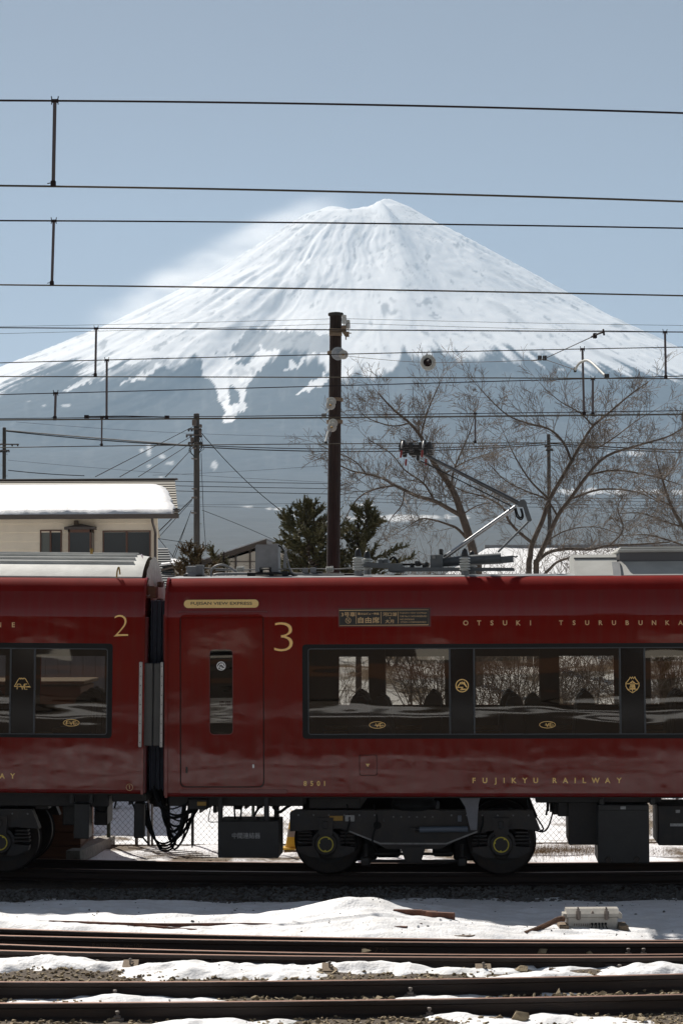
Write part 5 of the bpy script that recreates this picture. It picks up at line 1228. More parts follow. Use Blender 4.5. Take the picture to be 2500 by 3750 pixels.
w6 = oline('lowest wire pair, touched by the pantograph of the train', .53, [(0, 1533), (1250, 1520), (2500, 1504)], [(0, 1639), (1250, 1625), (2500, 1622)], [(374, 373, 6), (1739, 1739, 6)], cont_r=.0065)
b = B(); o = w6.location; b.tube([P(310, 1526, .50) - o, P(460, 1524, .50) - o, P(615, 1528, .50) - o], .009, 6)
for x, y in ((318, 1527), (612, 1529)): q = P(x, y, .50) - o; b.box(q - Vector((.03, .02, .02)), q + Vector((.03, .02, .025)))
b.build('wire_splice', 'wirem', w6)
for lab, s, r in (('thin upper signal wire fixed to the wooden pole top', [(0, 1196), (600, 1184), (1203, 1168)], .0028), ('thin lower signal wire fixed to the wooden pole top', [(0, 1222), (600, 1206), (1203, 1187)], .0028)):
    f = fit2([q[0] for q in s], [q[1] for q in s]); b = B(); b.tube([P(x, f(x), 3.45) for x in range(-1900, 1262, 60)], r, 5); b_ = b.build('signal_wire', 'wirem', smooth=60); tag(b_, lab + ', left of it', 'wire', 'thin signal wires at the wooden pole')
for lab, s, r in (('thin upper signal wire', [(1268, 1167), (1900, 1182), (2500, 1192)], .0028), ('thin lower signal wire', [(1278, 1184), (1900, 1203), (2500, 1216)], .0028)):
    f = fit2([q[0] for q in s], [q[1] for q in s]); b = B(); b.tube([P(x, f(x), 3.45) for x in range(1268, 4400, 60)], r, 5); b_ = b.build('signal_wire', 'wirem', smooth=60); tag(b_, lab + ' running right from the wooden pole', 'wire', 'thin signal wires at the wooden pole')

# pull-off: from the pole to the third line, with insulator disc and curved steady arm
po = thing('pull_off', 'pull-off wire with white disc, turnbuckle and curved steady arm', 'pull-off', P(1250, 1297, 3.3))
o = po.location
def disc(b, c, d, r):
    b.lathe(c, d, [(-.06, .02), (-.05, .05), (-.015, .055), (-.01, r * .55), (.0, r), (.018, r), (.022, r * .86), (.014, r * .8), (.022, r * .66), (.014, r * .6), (.022, r * .46), (.03, .03), (.07, .022)], 28)
Yq = lambda x: 3.2 - (x - 1250) / 955 * 10.6                    # the wire slants towards the viewer
Q = lambda x, y: P(x, y, Yq(x)) - o
dr = (Q(1440, 1326) - Q(1250, 1297)).normalized()
for p, q in (((1262, 1303), (1552, 1328)), ((1586, 1328), (1945, 1319))):
    b = B(); n = 8; sag = 2
    b.tube([Q(p[0] + (q[0] - p[0]) * i / n, p[1] + (q[1] - p[1]) * i / n + sag * math.sin(math.pi * i / n)) for i in range(n + 1)], .0035, 5); b.build('stay_wire', 'wirem', po)
b = B(); c = Q(1566, 1328); disc(b, c, (.25, -1, 0), .105); b.build('insulator_disc', 'porcelain', po, smooth=35)
b = B(); disc(b, c + Vector((.0, -.055, 0)), (.25, -1, 0), .03); b.build('disc_fitting', 'wirem', po)
b = B(); b.tube([Q(1945, 1321), Q(1998, 1314)], .008, 6)
for x in (1972, 1978, 1990, 1996): q = Q(x, 1314); b.box(q - Vector((.012, .015, .018)), q + Vector((.012, .015, .035)), .004)
b.build('turnbuckle', 'pandark', po)
b = B(); b.tube([Q(1996, 1312), Q(2168, 1233)], .0045, 5); b.build('stay_wire', 'wirem', po)
b = B(); b.tube([Q(2164, 1234), Q(2190, 1222), Q(2205, 1217)], .009, 6); b.box(Q(2177, 1231) - Vector((.02, .02, .022)), Q(2177, 1231) + Vector((.018, .02, .03)), .006); b.tube([Q(2207, 1207), Q(2209, 1217), Q(2210, 1227)], .010, 6); b.build('wire_clamp', 'wirem', po)
b = B(); b.tube([Q(1996, 1317), Q(2096, 1351)], .004, 5); b.build('stay_wire', 'wirem', po)
b = B(); b.tube(spline([Q(2104, 1355), Q(2116, 1334), Q(2132, 1323), Q(2150, 1320), Q(2168, 1331), Q(2190, 1352), Q(2212, 1374)], 6), .0125, 10); b.build('steady_arm', 'acwhite', po, smooth=60)
b = B(); b.box(Q(2104, 1358) - Vector((.014, .014, .014)), Q(2104, 1350) + Vector((.014, .014, .014)), .004); b.box(Q(2220, 1381) - Vector((.022, .018, .006)), Q(2220, 1374) + Vector((.022, .018, .012)), .004); b.tube([Q(2090, 1349), Q(2104, 1354)], .007, 6); b.build('arm_fitting', 'pandark', po)

# ------------------------------------------------------------------ poles
wp = thing('wooden_pole', 'weathered dark wooden pole with white insulators behind the train', 'pole', P(1222, 2090, 3.5))
wp.location.z = -.1; o = wp.location
b = B(); n = 16; rows = 26; vs = []
top = P(1229, 1150, 3.5); bot = P(1219, 2200, 3.5); d = (bot - top) / (bot.z - top.z)
for i in range(rows + 1):
    z = -.3 + (top.z + .3) * i / rows; c = top + d * (z - top.z); rr = .108 - .020 * (z / top.z)
    for j in range(n):
        t = 2 * math.pi * j / n; k = 1 + random.uniform(-.02, .02); vs.append(c + Vector((math.cos(t) * rr * k, math.sin(t) * rr * k, 0)) - o)
b.add(vs, [(i * n + j, i * n + (j + 1) % n, (i + 1) * n + (j + 1) % n, (i + 1) * n + j) for i in range(rows) for j in range(n)] + [tuple(range(rows * n, rows * n + n))])
b.build('pole_shaft', 'polewood', wp, smooth=60)
b = B(); c = top - o; b.lathe(c + Vector((0, 0, -.03)), (0, 0, 1), [(0, .10), (.005, .112), (.03, .116), (.045, .108), (.055, .06)], 20); b.build('pole_cap', 'polecon', wp, smooth=40)
PW = lambda x, y, Y=3.36: P(x, y, Y) - o
for x, y, mt in ((1260, 1155, 'porcelain'), (1273, 1173, 'porcelainb')):
    b = B(); q = PW(x, y + 30, 3.32 if x < 1265 else 3.55); b.lathe(q, (0, 0, 1), [(-.03, .008), (0, .008), (.0, .036), (.085, .037), (.095, .030), (.105, .036), (.125, .030), (.13, .012)], 14); b.build('pin_insulator', 'porcelain', wp, smooth=40)
b = B(); a, c = PW(1205, 1213), PW(1252, 1206); b.box(a + Vector((0, -.02, -.01)), c + Vector((0, .05, .012)), .004); b.box(PW(1205, 1226, 3.3), PW(1252, 1221, 3.42)); b.build('pole_bracket', 'timber', wp)
b = B(); a, c = PW(1250, 1212, 3.30), PW(1268, 1195, 3.42); b.box(a, c, .006); b.hull([PW(1250, 1214, 3.3), PW(1278, 1214, 3.3), PW(1278, 1234, 3.3), PW(1264, 1234, 3.3), PW(1250, 1214, 3.42), PW(1278, 1214, 3.42), PW(1278, 1234, 3.42), PW(1264, 1234, 3.42)]); b.tube([PW(1266, 1234, 3.36), PW(1266, 1244, 3.36)], .010, 6); b.tube([PW(1278, 1220, 3.36), PW(1286, 1220, 3.36)], .008, 6); b.build('insulator_bracket', 'timber', wp)
for (x, y, r, Y, mt) in ((1237, 1295, .098, 3.34, 'porcelainb'), (1257, 1299, .068, 3.24, 'porcelain'), (1213, 1471, .068, 3.34, 'porcelain'), (1210, 1484, .068, 3.25, 'porcelain'), (1219, 1550, .067, 3.34, 'porcelain'), (1215, 1565, .067, 3.25, 'porcelain')):
    b = B(); disc(b, PW(x, y, Y), (.12, -1, -.12), r); b.build('insulator_disc', mt, wp, smooth=35)
for (x, y) in ((1257, 1299), (1210, 1484), (1215, 1565)):
    b = B(); q = PW(x, y, 3.19); b.lathe(q, (0, -1, 0), [(-.06, .022), (-.01, .024), (.02, .016), (.05, .010)], 10); b.build('disc_cap', 'brass', wp)
b = B(); b.tube([PW(1208, 1486, 3.14), PW(1205, 1500, 3.1), PW(1190, 1516, 3.0), PW(1183, 1520, 2.95)], .006, 6); b.box(PW(1180, 1524, 2.95) - Vector((.012, .02, .012)), PW(1192, 1517, 2.95) + Vector((.012, .02, .012)), .004); b.build('strain_rod', 'steel', wp)
b = B(); b.tube([PW(1214, 1567, 3.14), PW(1210, 1586, 3.1), PW(1206, 1600, 3.1)], .006, 6); b.build('strain_rod', 'steel', wp)
b = B(); b.tube([PW(1202, 1580, 3.15), PW(1192, 1619, 3.0)], .016, 10); b.build('rod_insulator', 'acwhite', wp, smooth=50)
b = B(); q = PW(1193, 1620, 3.0); b.box(q - Vector((.022, .02, .015)), q + Vector((.022, .02, .012)), .004); b.build('rod_clamp', 'pandark', wp)
for y, Y in ((1293, 0), (1464, 0), (1545, 0)):
    b = B(); q = top + d * (P(1228, y, 3.5).z - top.z) - o; b.lathe(q + Vector((0, 0, -.025)), (0, 0, 1), [(0, .115), (0, .121), (.05, .121), (.05, .115)], 18); b.build('pole_band', 'timber', wp, smooth=30)

def conc_pole(label, px, pyt, Y, wpx, arms, name='utility_pole', pxb=None):
    t = P(px, pyt, Y); r = wpx * (Y - CAM_Y) / FPX / 2; root = thing(name, label, 'utility pole', (t.x, Y, .1)); oo = root.location
    b = B(); b.tube([Vector((0, 0, -.5)), Vector((0, 0, t.z - oo.z - .02)), Vector((0, 0, t.z - oo.z))], [r * 1.25, r, r * .7], 14); b.build('pole_shaft', 'polecon', root, smooth=50)
    b = B(); z = 2.0; k = 0
    while z < t.z - .5:
        s = 1 if k % 2 else -1; b.tube([Vector((s * r, 0, z)), Vector((s * (r + .10), -.02, z))], .012, 5); z += .55; k += 1
    b.build('step_bolt', 'steel', root, kind='stuff')
    sc = (Y - CAM_Y) / FPX
    for (y, dx0, dx1) in arms:
        q = P(px, y, Y) - oo; b = B(); b.box((dx0 * sc, -r - .06, q.z - .03), (dx1 * sc, -r, q.z + .03)); a_ = b.build('crossarm', 'brownmetal', root)
        for dx in (dx0 * .92, dx0 * .55, dx1 * .55, dx1 * .92):
            b = B(); b.lathe((dx * sc, -r - .03, q.z - .10), (0, 0, 1), [(0, .03), (.02, .055), (.05, .03), (.07, .05), (.10, .02)], 8); b.build('insulator', 'pandark', a_)
    return root
up = conc_pole('tall concrete utility pole with many fittings right of the house', 720, 1514, 60, 21, [(1572, -30, 18), (1594, -38, 20), (1622, -30, 22)])
oo = up.location
for (x, y, w_, h_) in ((712, 1548, 16, 22), (735, 1560, 10, 12), (704, 1610, 12, 16), (734, 1585, 9, 20), (712, 1640, 14, 6), (712, 1790, 20, 5), (712, 1822, 20, 6), (710, 1878, 20, 6), (712, 1680, 22, 4), (705, 1630, 8, 10)):
    q = P(x, y, 59.6) - oo; s = 88 / FPX; b = B(); b.box(q - Vector((w_ * s / 2, .1, h_ * s / 2)), q + Vector((w_ * s / 2, .1, h_ * s / 2)), .02); b.build('pole_fitting', 'brownmetal', up)
for k in range(7):
    y0 = random.uniform(1545, 1630); y1 = y0 + random.uniform(25, 80); s = random.choice((-1, 1)); b = B()
    b.tube(spline([P(720 + s * 8, y0, 59.6) - oo, P(720 + s * random.uniform(16, 30), (y0 + y1) / 2, 59.5) - oo, P(720 + s * 8, y1, 59.6) - oo], 5), .012, 5); b.build('jumper', 'cable', up)
conc_pole('dark utility pole with crossarm standing behind the snowy house roof', 17, 1565, 80, 13, [(1628, -30, 55), (1650, -14, 20)])
conc_pole('grey utility pole seen through the bare cherry branches', 2007, 1590, 75, 13, [(1632, -14, 6), (1645, -10, 14)])

def span(label, pts, Y, r=.012, group='distant power lines', mt='cable', Y2=None):
    n = 18; f = None
    if len(pts) == 2: g = lambda t: (pts[0][0] + (pts[1][0] - pts[0][0]) * t, pts[0][1] + (pts[1][1] - pts[0][1]) * t)
    else:
        f = fit2([q[0] for q in pts], [q[1] for q in pts]); g = lambda t: (pts[0][0] + (pts[-1][0] - pts[0][0]) * t, f(pts[0][0] + (pts[-1][0] - pts[0][0]) * t))
    b = B(); yy = Y if Y2 is None else Y2
    b.tube([P(*g(i / n), Y + (yy - Y) * i / n) for i in range(n + 1)], r, 4); o_ = b.build('power_cable', mt, smooth=60); tag(o_, label, 'cable', group); return o_
span('thick black cable from the left pole to the concrete pole, upper', [(24, 1576), (350, 1604), (712, 1632)], 79, .028, Y2=60)
span('thick black cable from the left pole to the concrete pole, lower', [(24, 1579), (350, 1610), (712, 1634)], 79, .024, Y2=60)
span('black cable running right from the concrete pole, upper', [(730, 1631), (1200, 1644), (2000, 1622)], 60, .018, Y2=75)
span('black cable running right from the concrete pole, lower', [(730, 1637), (1200, 1653), (2000, 1628)], 60, .022, Y2=75)
span('black cable right of the far grey pole, upper', [(2012, 1624), (2250, 1638), (2700, 1654)], 75, .028)
span('black cable right of the far grey pole, lower', [(2012, 1630), (2250, 1646), (2700, 1664)], 75, .020)
span('faint high wire crossing behind the concrete pole', [(60, 1545), (700, 1587), (1250, 1600)], 100, .008)
span('faint wire just above the house ridge', [(30, 1685), (500, 1725), (1250, 1768)], 100, .008)
span('dark cable at the ridge of the house', [(30, 1722), (120, 1731), (310, 1742)], 79, .020)
for k, (a, c) in enumerate((((708, 1562), (350, 1746)), ((706, 1596), (440, 1746)), ((706, 1620), (508, 1746)))):
    span('guy wire slanting down left from the concrete pole to the roof, ' + ('highest', 'middle', 'lowest')[k], [a, c], 60, .014, 'wires slanting to the house roof', Y2=34)
span('black service cable from the concrete pole to the roof corner', [(706, 1640), (660, 1690), (607, 1746)], 60, .020, 'wires slanting to the house roof', Y2=33)
span('long wire slanting down right from the concrete pole', [(735, 1582), (900, 1760), (1110, 1925)], 60, .015, 'wires slanting down right')
span('thin wire slanting down right to the gable house', [(740, 1868), (860, 1915), (1020, 1985)], 60, .010, 'wires slanting down right')
for k, (y0, ym, y1) in enumerate(((1762, 1768, 1771), (1778, 1786, 1790), (1797, 1805, 1810))):
    span('straight power line right of the house, ' + ('top', 'middle', 'bottom')[k] + ' of three', [(600, y0), (1000, ym), (1250, y1)], 70, .014, 'three power lines in a row')
span('faint wire level with the snowy eave', [(560, 1850), (800, 1848), (1250, 1840)], 100, .008)
span('faint wire between the concrete pole and the conifer', [(560, 1852), (800, 1856), (1250, 1866)], 100, .008)
span('faint wire above the gable roof', [(560, 1740), (800, 1730), (1250, 1700)], 100, .008)
for k, (a, c) in enumerate((((706, 1825), (578, 1950)), ((704, 1832), (578, 1972)), ((690, 1900), (632, 2040)), ((700, 1870), (640, 2040)), ((578, 1972), (760, 1998)), ((580, 1970), (640, 2045)))):
    span('cable drooping between house corner and concrete pole, ' + ('top', 'second', 'steep left', 'steep right', 'flat', 'lowest')[k], [a, c], 58 if k != 1 else 57, .012 if k else .02, 'service cables by the house corner')
span('vertical earth cable just right of the concrete pole', [(737, 1660), (742, 1800), (757, 2020)], 59, .012, 'service cables by the house corner')
for k, (y0, y1) in enumerate(((1822, 1824), (1832, 1836), (1846, 1850), (1858, 1860))):
    span('short distant line seen through the cherry branches, ' + ('top', 'second', 'third', 'bottom')[k], [(1260, y0 - 25), (2000, y0), (2700, y1)], 110, .011, 'distant lines behind the cherry trees')

# ------------------------------------------------------------------ houses
HY = 30.0
hs = thing('house', 'cream boarded house with brown windows under a snowy roof', 'house', (P(300, 2000, HY).x, HY, .0)); o = hs.location
HP = lambda x, y, Y=HY: P(x, y, Y) - o
xr = HP(570, 2000).x; xl = HP(-520, 2000).x; zt = HP(300, 1886).z
WIN = [('window', 148, 228, 1940, 2090), ('bay', 252, 347, 1925, 2090), ('window', 377, 553, 1944, 2090)]
zc = HP(300, 2100).z; zlist = []; z = zt; first = None
spans_ = [(HP(a, 2000).x, HP(c, 2000).x, HP(300, y).z) for k, a, c, y, _ in WIN]
bh = .235; z1 = zt
while z1 > .2:
    z0 = max(z1 - bh, 0)
    cuts = sorted([(a, c) for a, c, top_ in spans_ if z1 - .02 < top_ and z0 > zc - .9]) ; x = xl
    part_cut = [(a, c, top_) for a, c, top_ in spans_ if z0 < top_ <= z1 - .02 + .02 and z1 - .02 >= top_]
    for a, c in cuts + [(xr, None)]:
        if a - x > .03:
            b = B(); b.prism([(x, .0, z0), (x, .0, z1), (x, -.012, z1), (x, -.028, z0 + .006), (x, -.022, z0)], (a - x - .003, 0, 0)); b.build('siding_board', 'siding', hs)
        x = c
    z1 = z0
b = B(); b.prism([(xl, .03, 0), (xr, .03, 0), (xr - .75, 5.5, 0), (xl, 5.5, 0)], (0, 0, zt)); b.build('wall', 'siding', hs)
b = B(); b.box((xr - .05, -.035, 0), (xr + .06, .06, zt), .01); b.build('corner_trim', 'siding', hs)
for k, a, c, y0, y1 in WIN:
    x0, x1, zz1, zz0 = HP(a, 2000).x, HP(c, 2000).x, HP(300, y0).z, HP(300, y1).z
    if k == 'window':
        wf = B(); t = .035
        wf.box((x0, -.05, zz0), (x0 + t, .02, zz1)); wf.box((x1 - t, -.05, zz0), (x1, .02, zz1)); wf.box((x0 + t, -.05, zz1 - t), (x1 - t, .02, zz1)); xm = x0 + (x1 - x0) * (.50 if a > 300 else .48); wf.box((xm - t * .7, -.045, zz0), (xm + t * .7, .02, zz1 - t)); w = wf.build('window', 'frame', hs)
        for q0, q1, dy in ((x0 + t, xm - t * .7, 0), (xm + t * .7, x1 - t, .012)):
            pb = B(); pb.box((q0, -.008 + dy, zz0), (q1, .004 + dy, zz1 - t)); pb.build('pane', 'curtain' if (a < 200 and q0 < xm) else 'pane', w)
    else:
        wf = B(); t = .045; yb = -.42; w_ = x1 - x0
        for xx in (x0 + .04, x1 - .04 - t): wf.box((xx, yb, zz0), (xx + t, yb + t, zz1 - .12))
        wf.box((x1 - .05, -.06, zz0), (x1 - .01, .0, zz1 - .12)); wf.box((x0 + .01, -.06, zz0), (x0 + .05, .0, zz1 - .12)); wf.box((x0 + .04, yb, zz1 - .20), (x1 - .04, yb + .05, zz1 - .12)); w = wf.build('bay_window', 'frame', hs)
        pb = B(); pb.box((x0 + .04 + t, yb + .015, zz0), (x1 - .04 - t, yb + .03, zz1 - .2)); pb.build('pane', 'pane', w)
        pb = B(); pb.prism([(x1 - .05, yb + t, zz0), (x1 - .03, yb + t, zz0), (x1 - .01, -.06, zz0), (x1 - .03, -.06, zz0)], (0, 0, zz1 - .2 - zz0)); pb.build('pane', 'pane', w)
        pb = B(); pb.box((x0 + .06 + t, yb + .05, zz0), (x1 - .1, yb + .07, zz0 + .55)); pb.build('curtain', 'curtain', w)
        pb = B(); pb.hull([(x0 - .06, yb - .06, zz1 - .12), (x1 + .06, yb - .06, zz1 - .12), (x0 - .06, .0, zz1 - .12), (x1 + .06, .0, zz1 - .12), (x0 - .06, yb - .06, zz1 - .05), (x1 + .06, yb - .06, zz1 - .05), (x0 - .06, -.02, zz1 - .04), (x1 + .06, -.02, zz1 - .04), ((x0 + x1) / 2, -.02, zz1 + .05), ((x0 + x1) / 2, yb, zz1 + .02)]); pb.build('bay_roof', 'brownmetal', w)
q = HP(281, 1915); b = B(); b.box(q + Vector((-.06, -.10, -.06)), q + Vector((.06, 0, .06)), .01); b.build('vent', 'timber', hs)
ez, rz = HP(300, 1884, HY - .55).z, HP(300, 1760, HY + 2.3).z; ex = HP(652, 1880, HY - .55).x; rx = HP(612, 1756, HY + 2.3).x
xe = (ex + rx) / 2 - .02
rn = 14
for k in range(rn):
    t0, t1 = k / rn, (k + 1) / rn; y0, y1 = -.55 + 2.85 * t0, -.55 + 2.85 * t1; z0, z1_ = ez + (rz - ez) * t0, ez + (rz - ez) * t1; x0 = ex + (rx - ex) * t0
    b = B(); b.prism([(xl, y0, z0 + .035), (xl, y0, z0), (xl, y1, z1_ - .02), (xl, y1, z1_ + .008)], (ex + (rx - ex) * t0 * .6 - xl, 0, 0)); b.build('roof_course', 'roofmetal', hs)
b = B(); b.prism([(xl, 2.3, rz - .01), (xl, 2.3, rz - .06), (xl, 6.0, rz - 1.5), (xl, 6.0, rz - 1.45)], (xe - .75 - xl, 0, 0)); b.build('rear_roof', 'roofmetal', hs)
b = B(); b.box((xl, 2.2, rz + .0), (xe + .06, 2.42, rz + .05), .01); b.build('ridge_cap', 'brownmetal', hs)
b = B(); pr = [(-.55, ez + .0), (-.55, ez - .07), (-.60, ez - .12), (-.68, ez - .12), (-.70, ez + .0), (-.685, ez + .0), (-.67, ez - .10), (-.60, ez - .105), (-.565, ez - .06), (-.565, ez)]
b.prism([(xl, y, z) for y, z in pr], (ex + .03 - xl, 0, 0)); b.build('gutter', 'brownmetal', hs)
b = B(); b.box((xl, -.55, ez - .10), (ex - .06, .0, ez - .03)); b.build('eave', 'brownmetal', hs)
b = B(); b.box((ex - .08, -.80, ez + .05), (ex + .05, -.5, ez + .08)); b.box((ex - .12, -.74, ez + .10), (ex + .06, -.5, ez + .13)); b.build('snow_guard', 'brownmetal', hs)
b = B(); b.tube(spline([(xr - .03, -.62, ez - .10), (xr - .03, -.55, ez - .22), (xr + .0, -.10, ez - .45), (xr + .0, -.09, ez - .6)], 4), .035, 8); b.tube([(xr, -.09, ez - .58), (xr, -.09, 0)], .035, 8); b.build('downpipe', 'brownmetal', hs, smooth=50)
# snow on the roof
nx, ny = 200, 26; U_, V_ = np.meshgrid(np.linspace(0, 1, nx), np.linspace(-.01, 1, ny))
xend = np.interp(V_, [0, .15, .55, .85, 1], [ex - .05, ex - .10, ex - .26, ex - .50, ex - .85]) + (fbm(V_ * 9, V_ * 0, 3, 7) - .5) * .12
XX = xl + (xend - xl) * U_; t = V_ * .85; YY = -.62 + 2.85 * t + (fbm(XX * 2.0, t * 0, 3, 14) - .5) * .10 * (1 - t)
th = .035 * sstep(0, .03, t) * sstep(1.0, .86, V_) * sstep(1.0, .975, U_) * (.8 + .5 * fbm(XX * 1.2, t * 4, 3, 15)) + .02
th = th * (1 + .35 * np.sin(t * 14 * 2 * np.pi / 1.0) * .12) - .05 * (V_ < .0)
ZZ = ez + (rz - ez) * np.clip(t, 0, 1) + .03 + th
ZZ = np.where((U_ >= .999) | (V_ >= .999), ZZ - .10, ZZ); ZZ = np.where(V_ < 0, ez - .02 + (fbm(XX * 3, XX * 0, 3, 16) - .5) * .08, ZZ)
rs = gridmesh('roof_snow', XX + o.x, YY + o.y, ZZ + o.z, 'snow', 'stuff'); tag(rs, 'thick snow blanket lying on the cream house roof')

# slate-blue roof beside it
sh = thing('outbuilding', 'dark slate-blue stepped roof beside the cream house', 'shed', (P(600, 2050, 42).x, 42, 0)); o2 = sh.location
for k in range(16):
    t0 = k / 16; t1 = (k + 1) / 16; f = lambda t: (575 - 60, 2140 - 132 * t); xa = P(520, 2100, 42).x; y0, y1 = 42 + 3 * t0, 42 + 3 * t1
    z0 = P(600, 2150, 42).z + (P(600, 2008, 45).z - P(600, 2150, 42).z) * t0; z1 = P(600, 2150, 42).z + (P(600, 2008, 45).z - P(600, 2150, 42).z) * t1; xb = P(655 - 43 * t0, 2100, y0).x
    b = B(); b.prism([(xa - o2.x, y0 - 42, z0 + .05), (xa - o2.x, y0 - 42, z0), (xa - o2.x, y1 - 42, z1 - .03), (xa - o2.x, y1 - 42, z1 + .01)], (xb - xa, 0, 0)); b.build('roof_course', 'roofblue', sh)
b = B(); b.box((P(530, 2100, 42).x - o2.x, .1, 0), (P(600, 2100, 42).x - o2.x, 3, P(600, 2150, 42).z - .02)); b.build('wall', 'farwood', sh)

# gabled white house with exposed posts
gh = thing('gable_house', 'white plastered gable with brown posts behind the roof cabinet', 'house', (P(850, 2050, 46).x, 46, 0)); o3 = gh.location
GP = lambda x, y, Y=46: P(x, y, Y) - o3
b = B(); ol = [(640, 2260), (640, 2078), (975, 1990), (990, 2010), (1190, 2090), (1190, 2260)]
b.prism([GP(x, y) for x, y in ol], (0, 5, 0)); b.build('wall', 'plaster', gh)
for x in (658, 715, 788, 864, 916, 1010, 1080):
    a, c = GP(x - 3, 2260), GP(x + 3, 1985 + max(0, (975 - x)) * .262 + max(0, x - 975) * .42); b = B(); b.box((a.x, -.06, a.z), (c.x, .02, c.z)); b.build('post', 'brownmetal', gh)
b = B(); a, c = GP(640, 2060), GP(1100, 2055); b.box((a.x, -.05, a.z), (c.x, .01, c.z)); b.build('beam', 'brownmetal', gh)
for (p0, p1, nm) in (((600, 2098), (976, 1974), 'a'), ((976, 1974), (1230, 2095), 'b')):
    a, c = GP(*p0, 45.2), GP(*p1, 45.2); b = B(); b.prism([a, c, c - Vector((0, 0, .16)), a - Vector((0, 0, .16))], (0, 6, 0)); b.build('roof', 'farwood' if nm == 'a' else 'roofgrey', gh)
    b = B(); b.prism([a + Vector((0, .3, .012)), c + Vector((0, .3, .012)), c + Vector((0, .3, .05)), a + Vector((0, .3, .05))], (0, 5.5, 0)); b.build('roof_snow', 'snow', gh)
b = B(); a, c = GP(625, 2098), GP(976, 1992); b.prism([a, c, c - Vector((0, 0, .13)), a - Vector((0, 0, .13))], (0, .08, 0)); b.build('barge_board', 'timber', gh)

lh = thing('low_house', 'low snow-covered shed roof between the slate roof and the gable', 'shed', (P(640, 2060, 44).x, 44, 0)); o4 = lh.location
b = B(); L4 = lambda x, y, Y: P(x, y, Y) - o4
b.prism([L4(590, 2085, 43), L4(680, 2062, 43), L4(680, 2070, 43), L4(590, 2092, 43)], (0, 3, 0)); b.build('roof', 'brownmetal', lh)
b = B(); b.prism([L4(590, 2072, 43.1), L4(672, 2062, 43.1), L4(640, 2052, 46), L4(600, 2052, 46)], (0, .02, .06)); b.build('roof_snow', 'snow', lh)
b = B(); a, c = L4(600, 2260, 43.5), L4(672, 2080, 43.5); b.box((a.x, .2, a.z), (c.x, 2, c.z)); b.build('wall', 'plaster', lh)

# large snow-covered roof behind the cherry trees
br = thing('snowy_roof_building', 'long low building with a fully snow-covered roof behind the cherry trees', 'building', (P(1900, 2050, 38).x, 38, 0)); o5 = br.location
RP = lambda x, y, Y: P(x, y, Y) - o5
e0, e1 = RP(1560, 2140, 36), RP(2900, 2138, 36); r0, r1 = RP(1785, 2006, 41), RP(2850, 2003, 41)
nx, ny = 60, 12; U_, V_ = np.meshgrid(np.linspace(0, 1, nx), np.linspace(0, 1, ny))
A = lambda k: (e0[k] * (1 - U_) + e1[k] * U_) * (1 - V_) + (r0[k] * (1 - U_) + r1[k] * U_) * V_
XX, YY, ZZ = A(0), A(1), A(2) + (fbm(U_ * 14, V_ * 4, 4, 9) - .5) * .10
sr = gridmesh('roof_snow', XX, YY, ZZ, 'snow'); sr.parent = br
b = B(); b.box((r0.x - .1, r0.y - .05, r0.z - .02), (r1.x, r0.y + .25, r0.z + .09)); b.build('ridge_cap', 'roofgrey', br)
b = B(); b.hull([e0 - Vector((0, 0, .12)), e1 - Vector((0, 0, .12)), r0 - Vector((0, 0, .12)), r1 - Vector((0, 0, .12)), e0 - Vector((0, 0, .3)), e1 - Vector((0, 0, .3)), r0 + Vector((0, .2, -.3)), r1 + Vector((0, .2, -.3))]); b.build('roof', 'roofgrey', br)
b = B(); b.box((e0.x + .6, e0.y + .6, 0), (e1.x, r0.y + 3, e0.z - .25)); b.build('wall', 'farwood', br)

# ------------------------------------------------------------------ trees
class Twigs:
    def __init__(s): s.b = B()
def grow(b, tw, p, d, L, r, lev, rnd, bend=.15, up=.08):
    n = 5 if lev < 2 else 3; pts = [p]; q = p.copy(); dd = d.normalized()
    for i in range(n):
        dd = (dd + Vector((rnd.gauss(0, bend), rnd.gauss(0, bend), rnd.gauss(0, bend) + up)) * .5).normalized(); q = q + dd * (L / n); pts.append(q.copy())
    rs = [r * (1 - .72 * i / n) for i in range(n + 1)]
    tw.tube(pts, [max(q_, .0036) for q_ in rs], 3, cap=False)
    if lev >= 3: return
    k = {0: 7, 1: 6, 2: 4}[lev]
    for j in range(k):
        t = rnd.uniform(.15, 1.0); i = min(int(t * n), n - 1); a = pts[i].lerp(pts[i + 1], t * n - i)
        ax = (pts[i + 1] - pts[i]).normalized(); side = ax.orthogonal(); side.rotate(Matrix.Rotation(rnd.uniform(0, 6.283), 3, ax)); side.y *= .6
        nd = (ax * rnd.uniform(.45, .95) + side.normalized() * rnd.uniform(.5, .95) + Vector((0, 0, .12))).normalized()
        grow(b, tw, a, nd, L * rnd.uniform(.32, .62), r * .42, lev + 1, rnd)
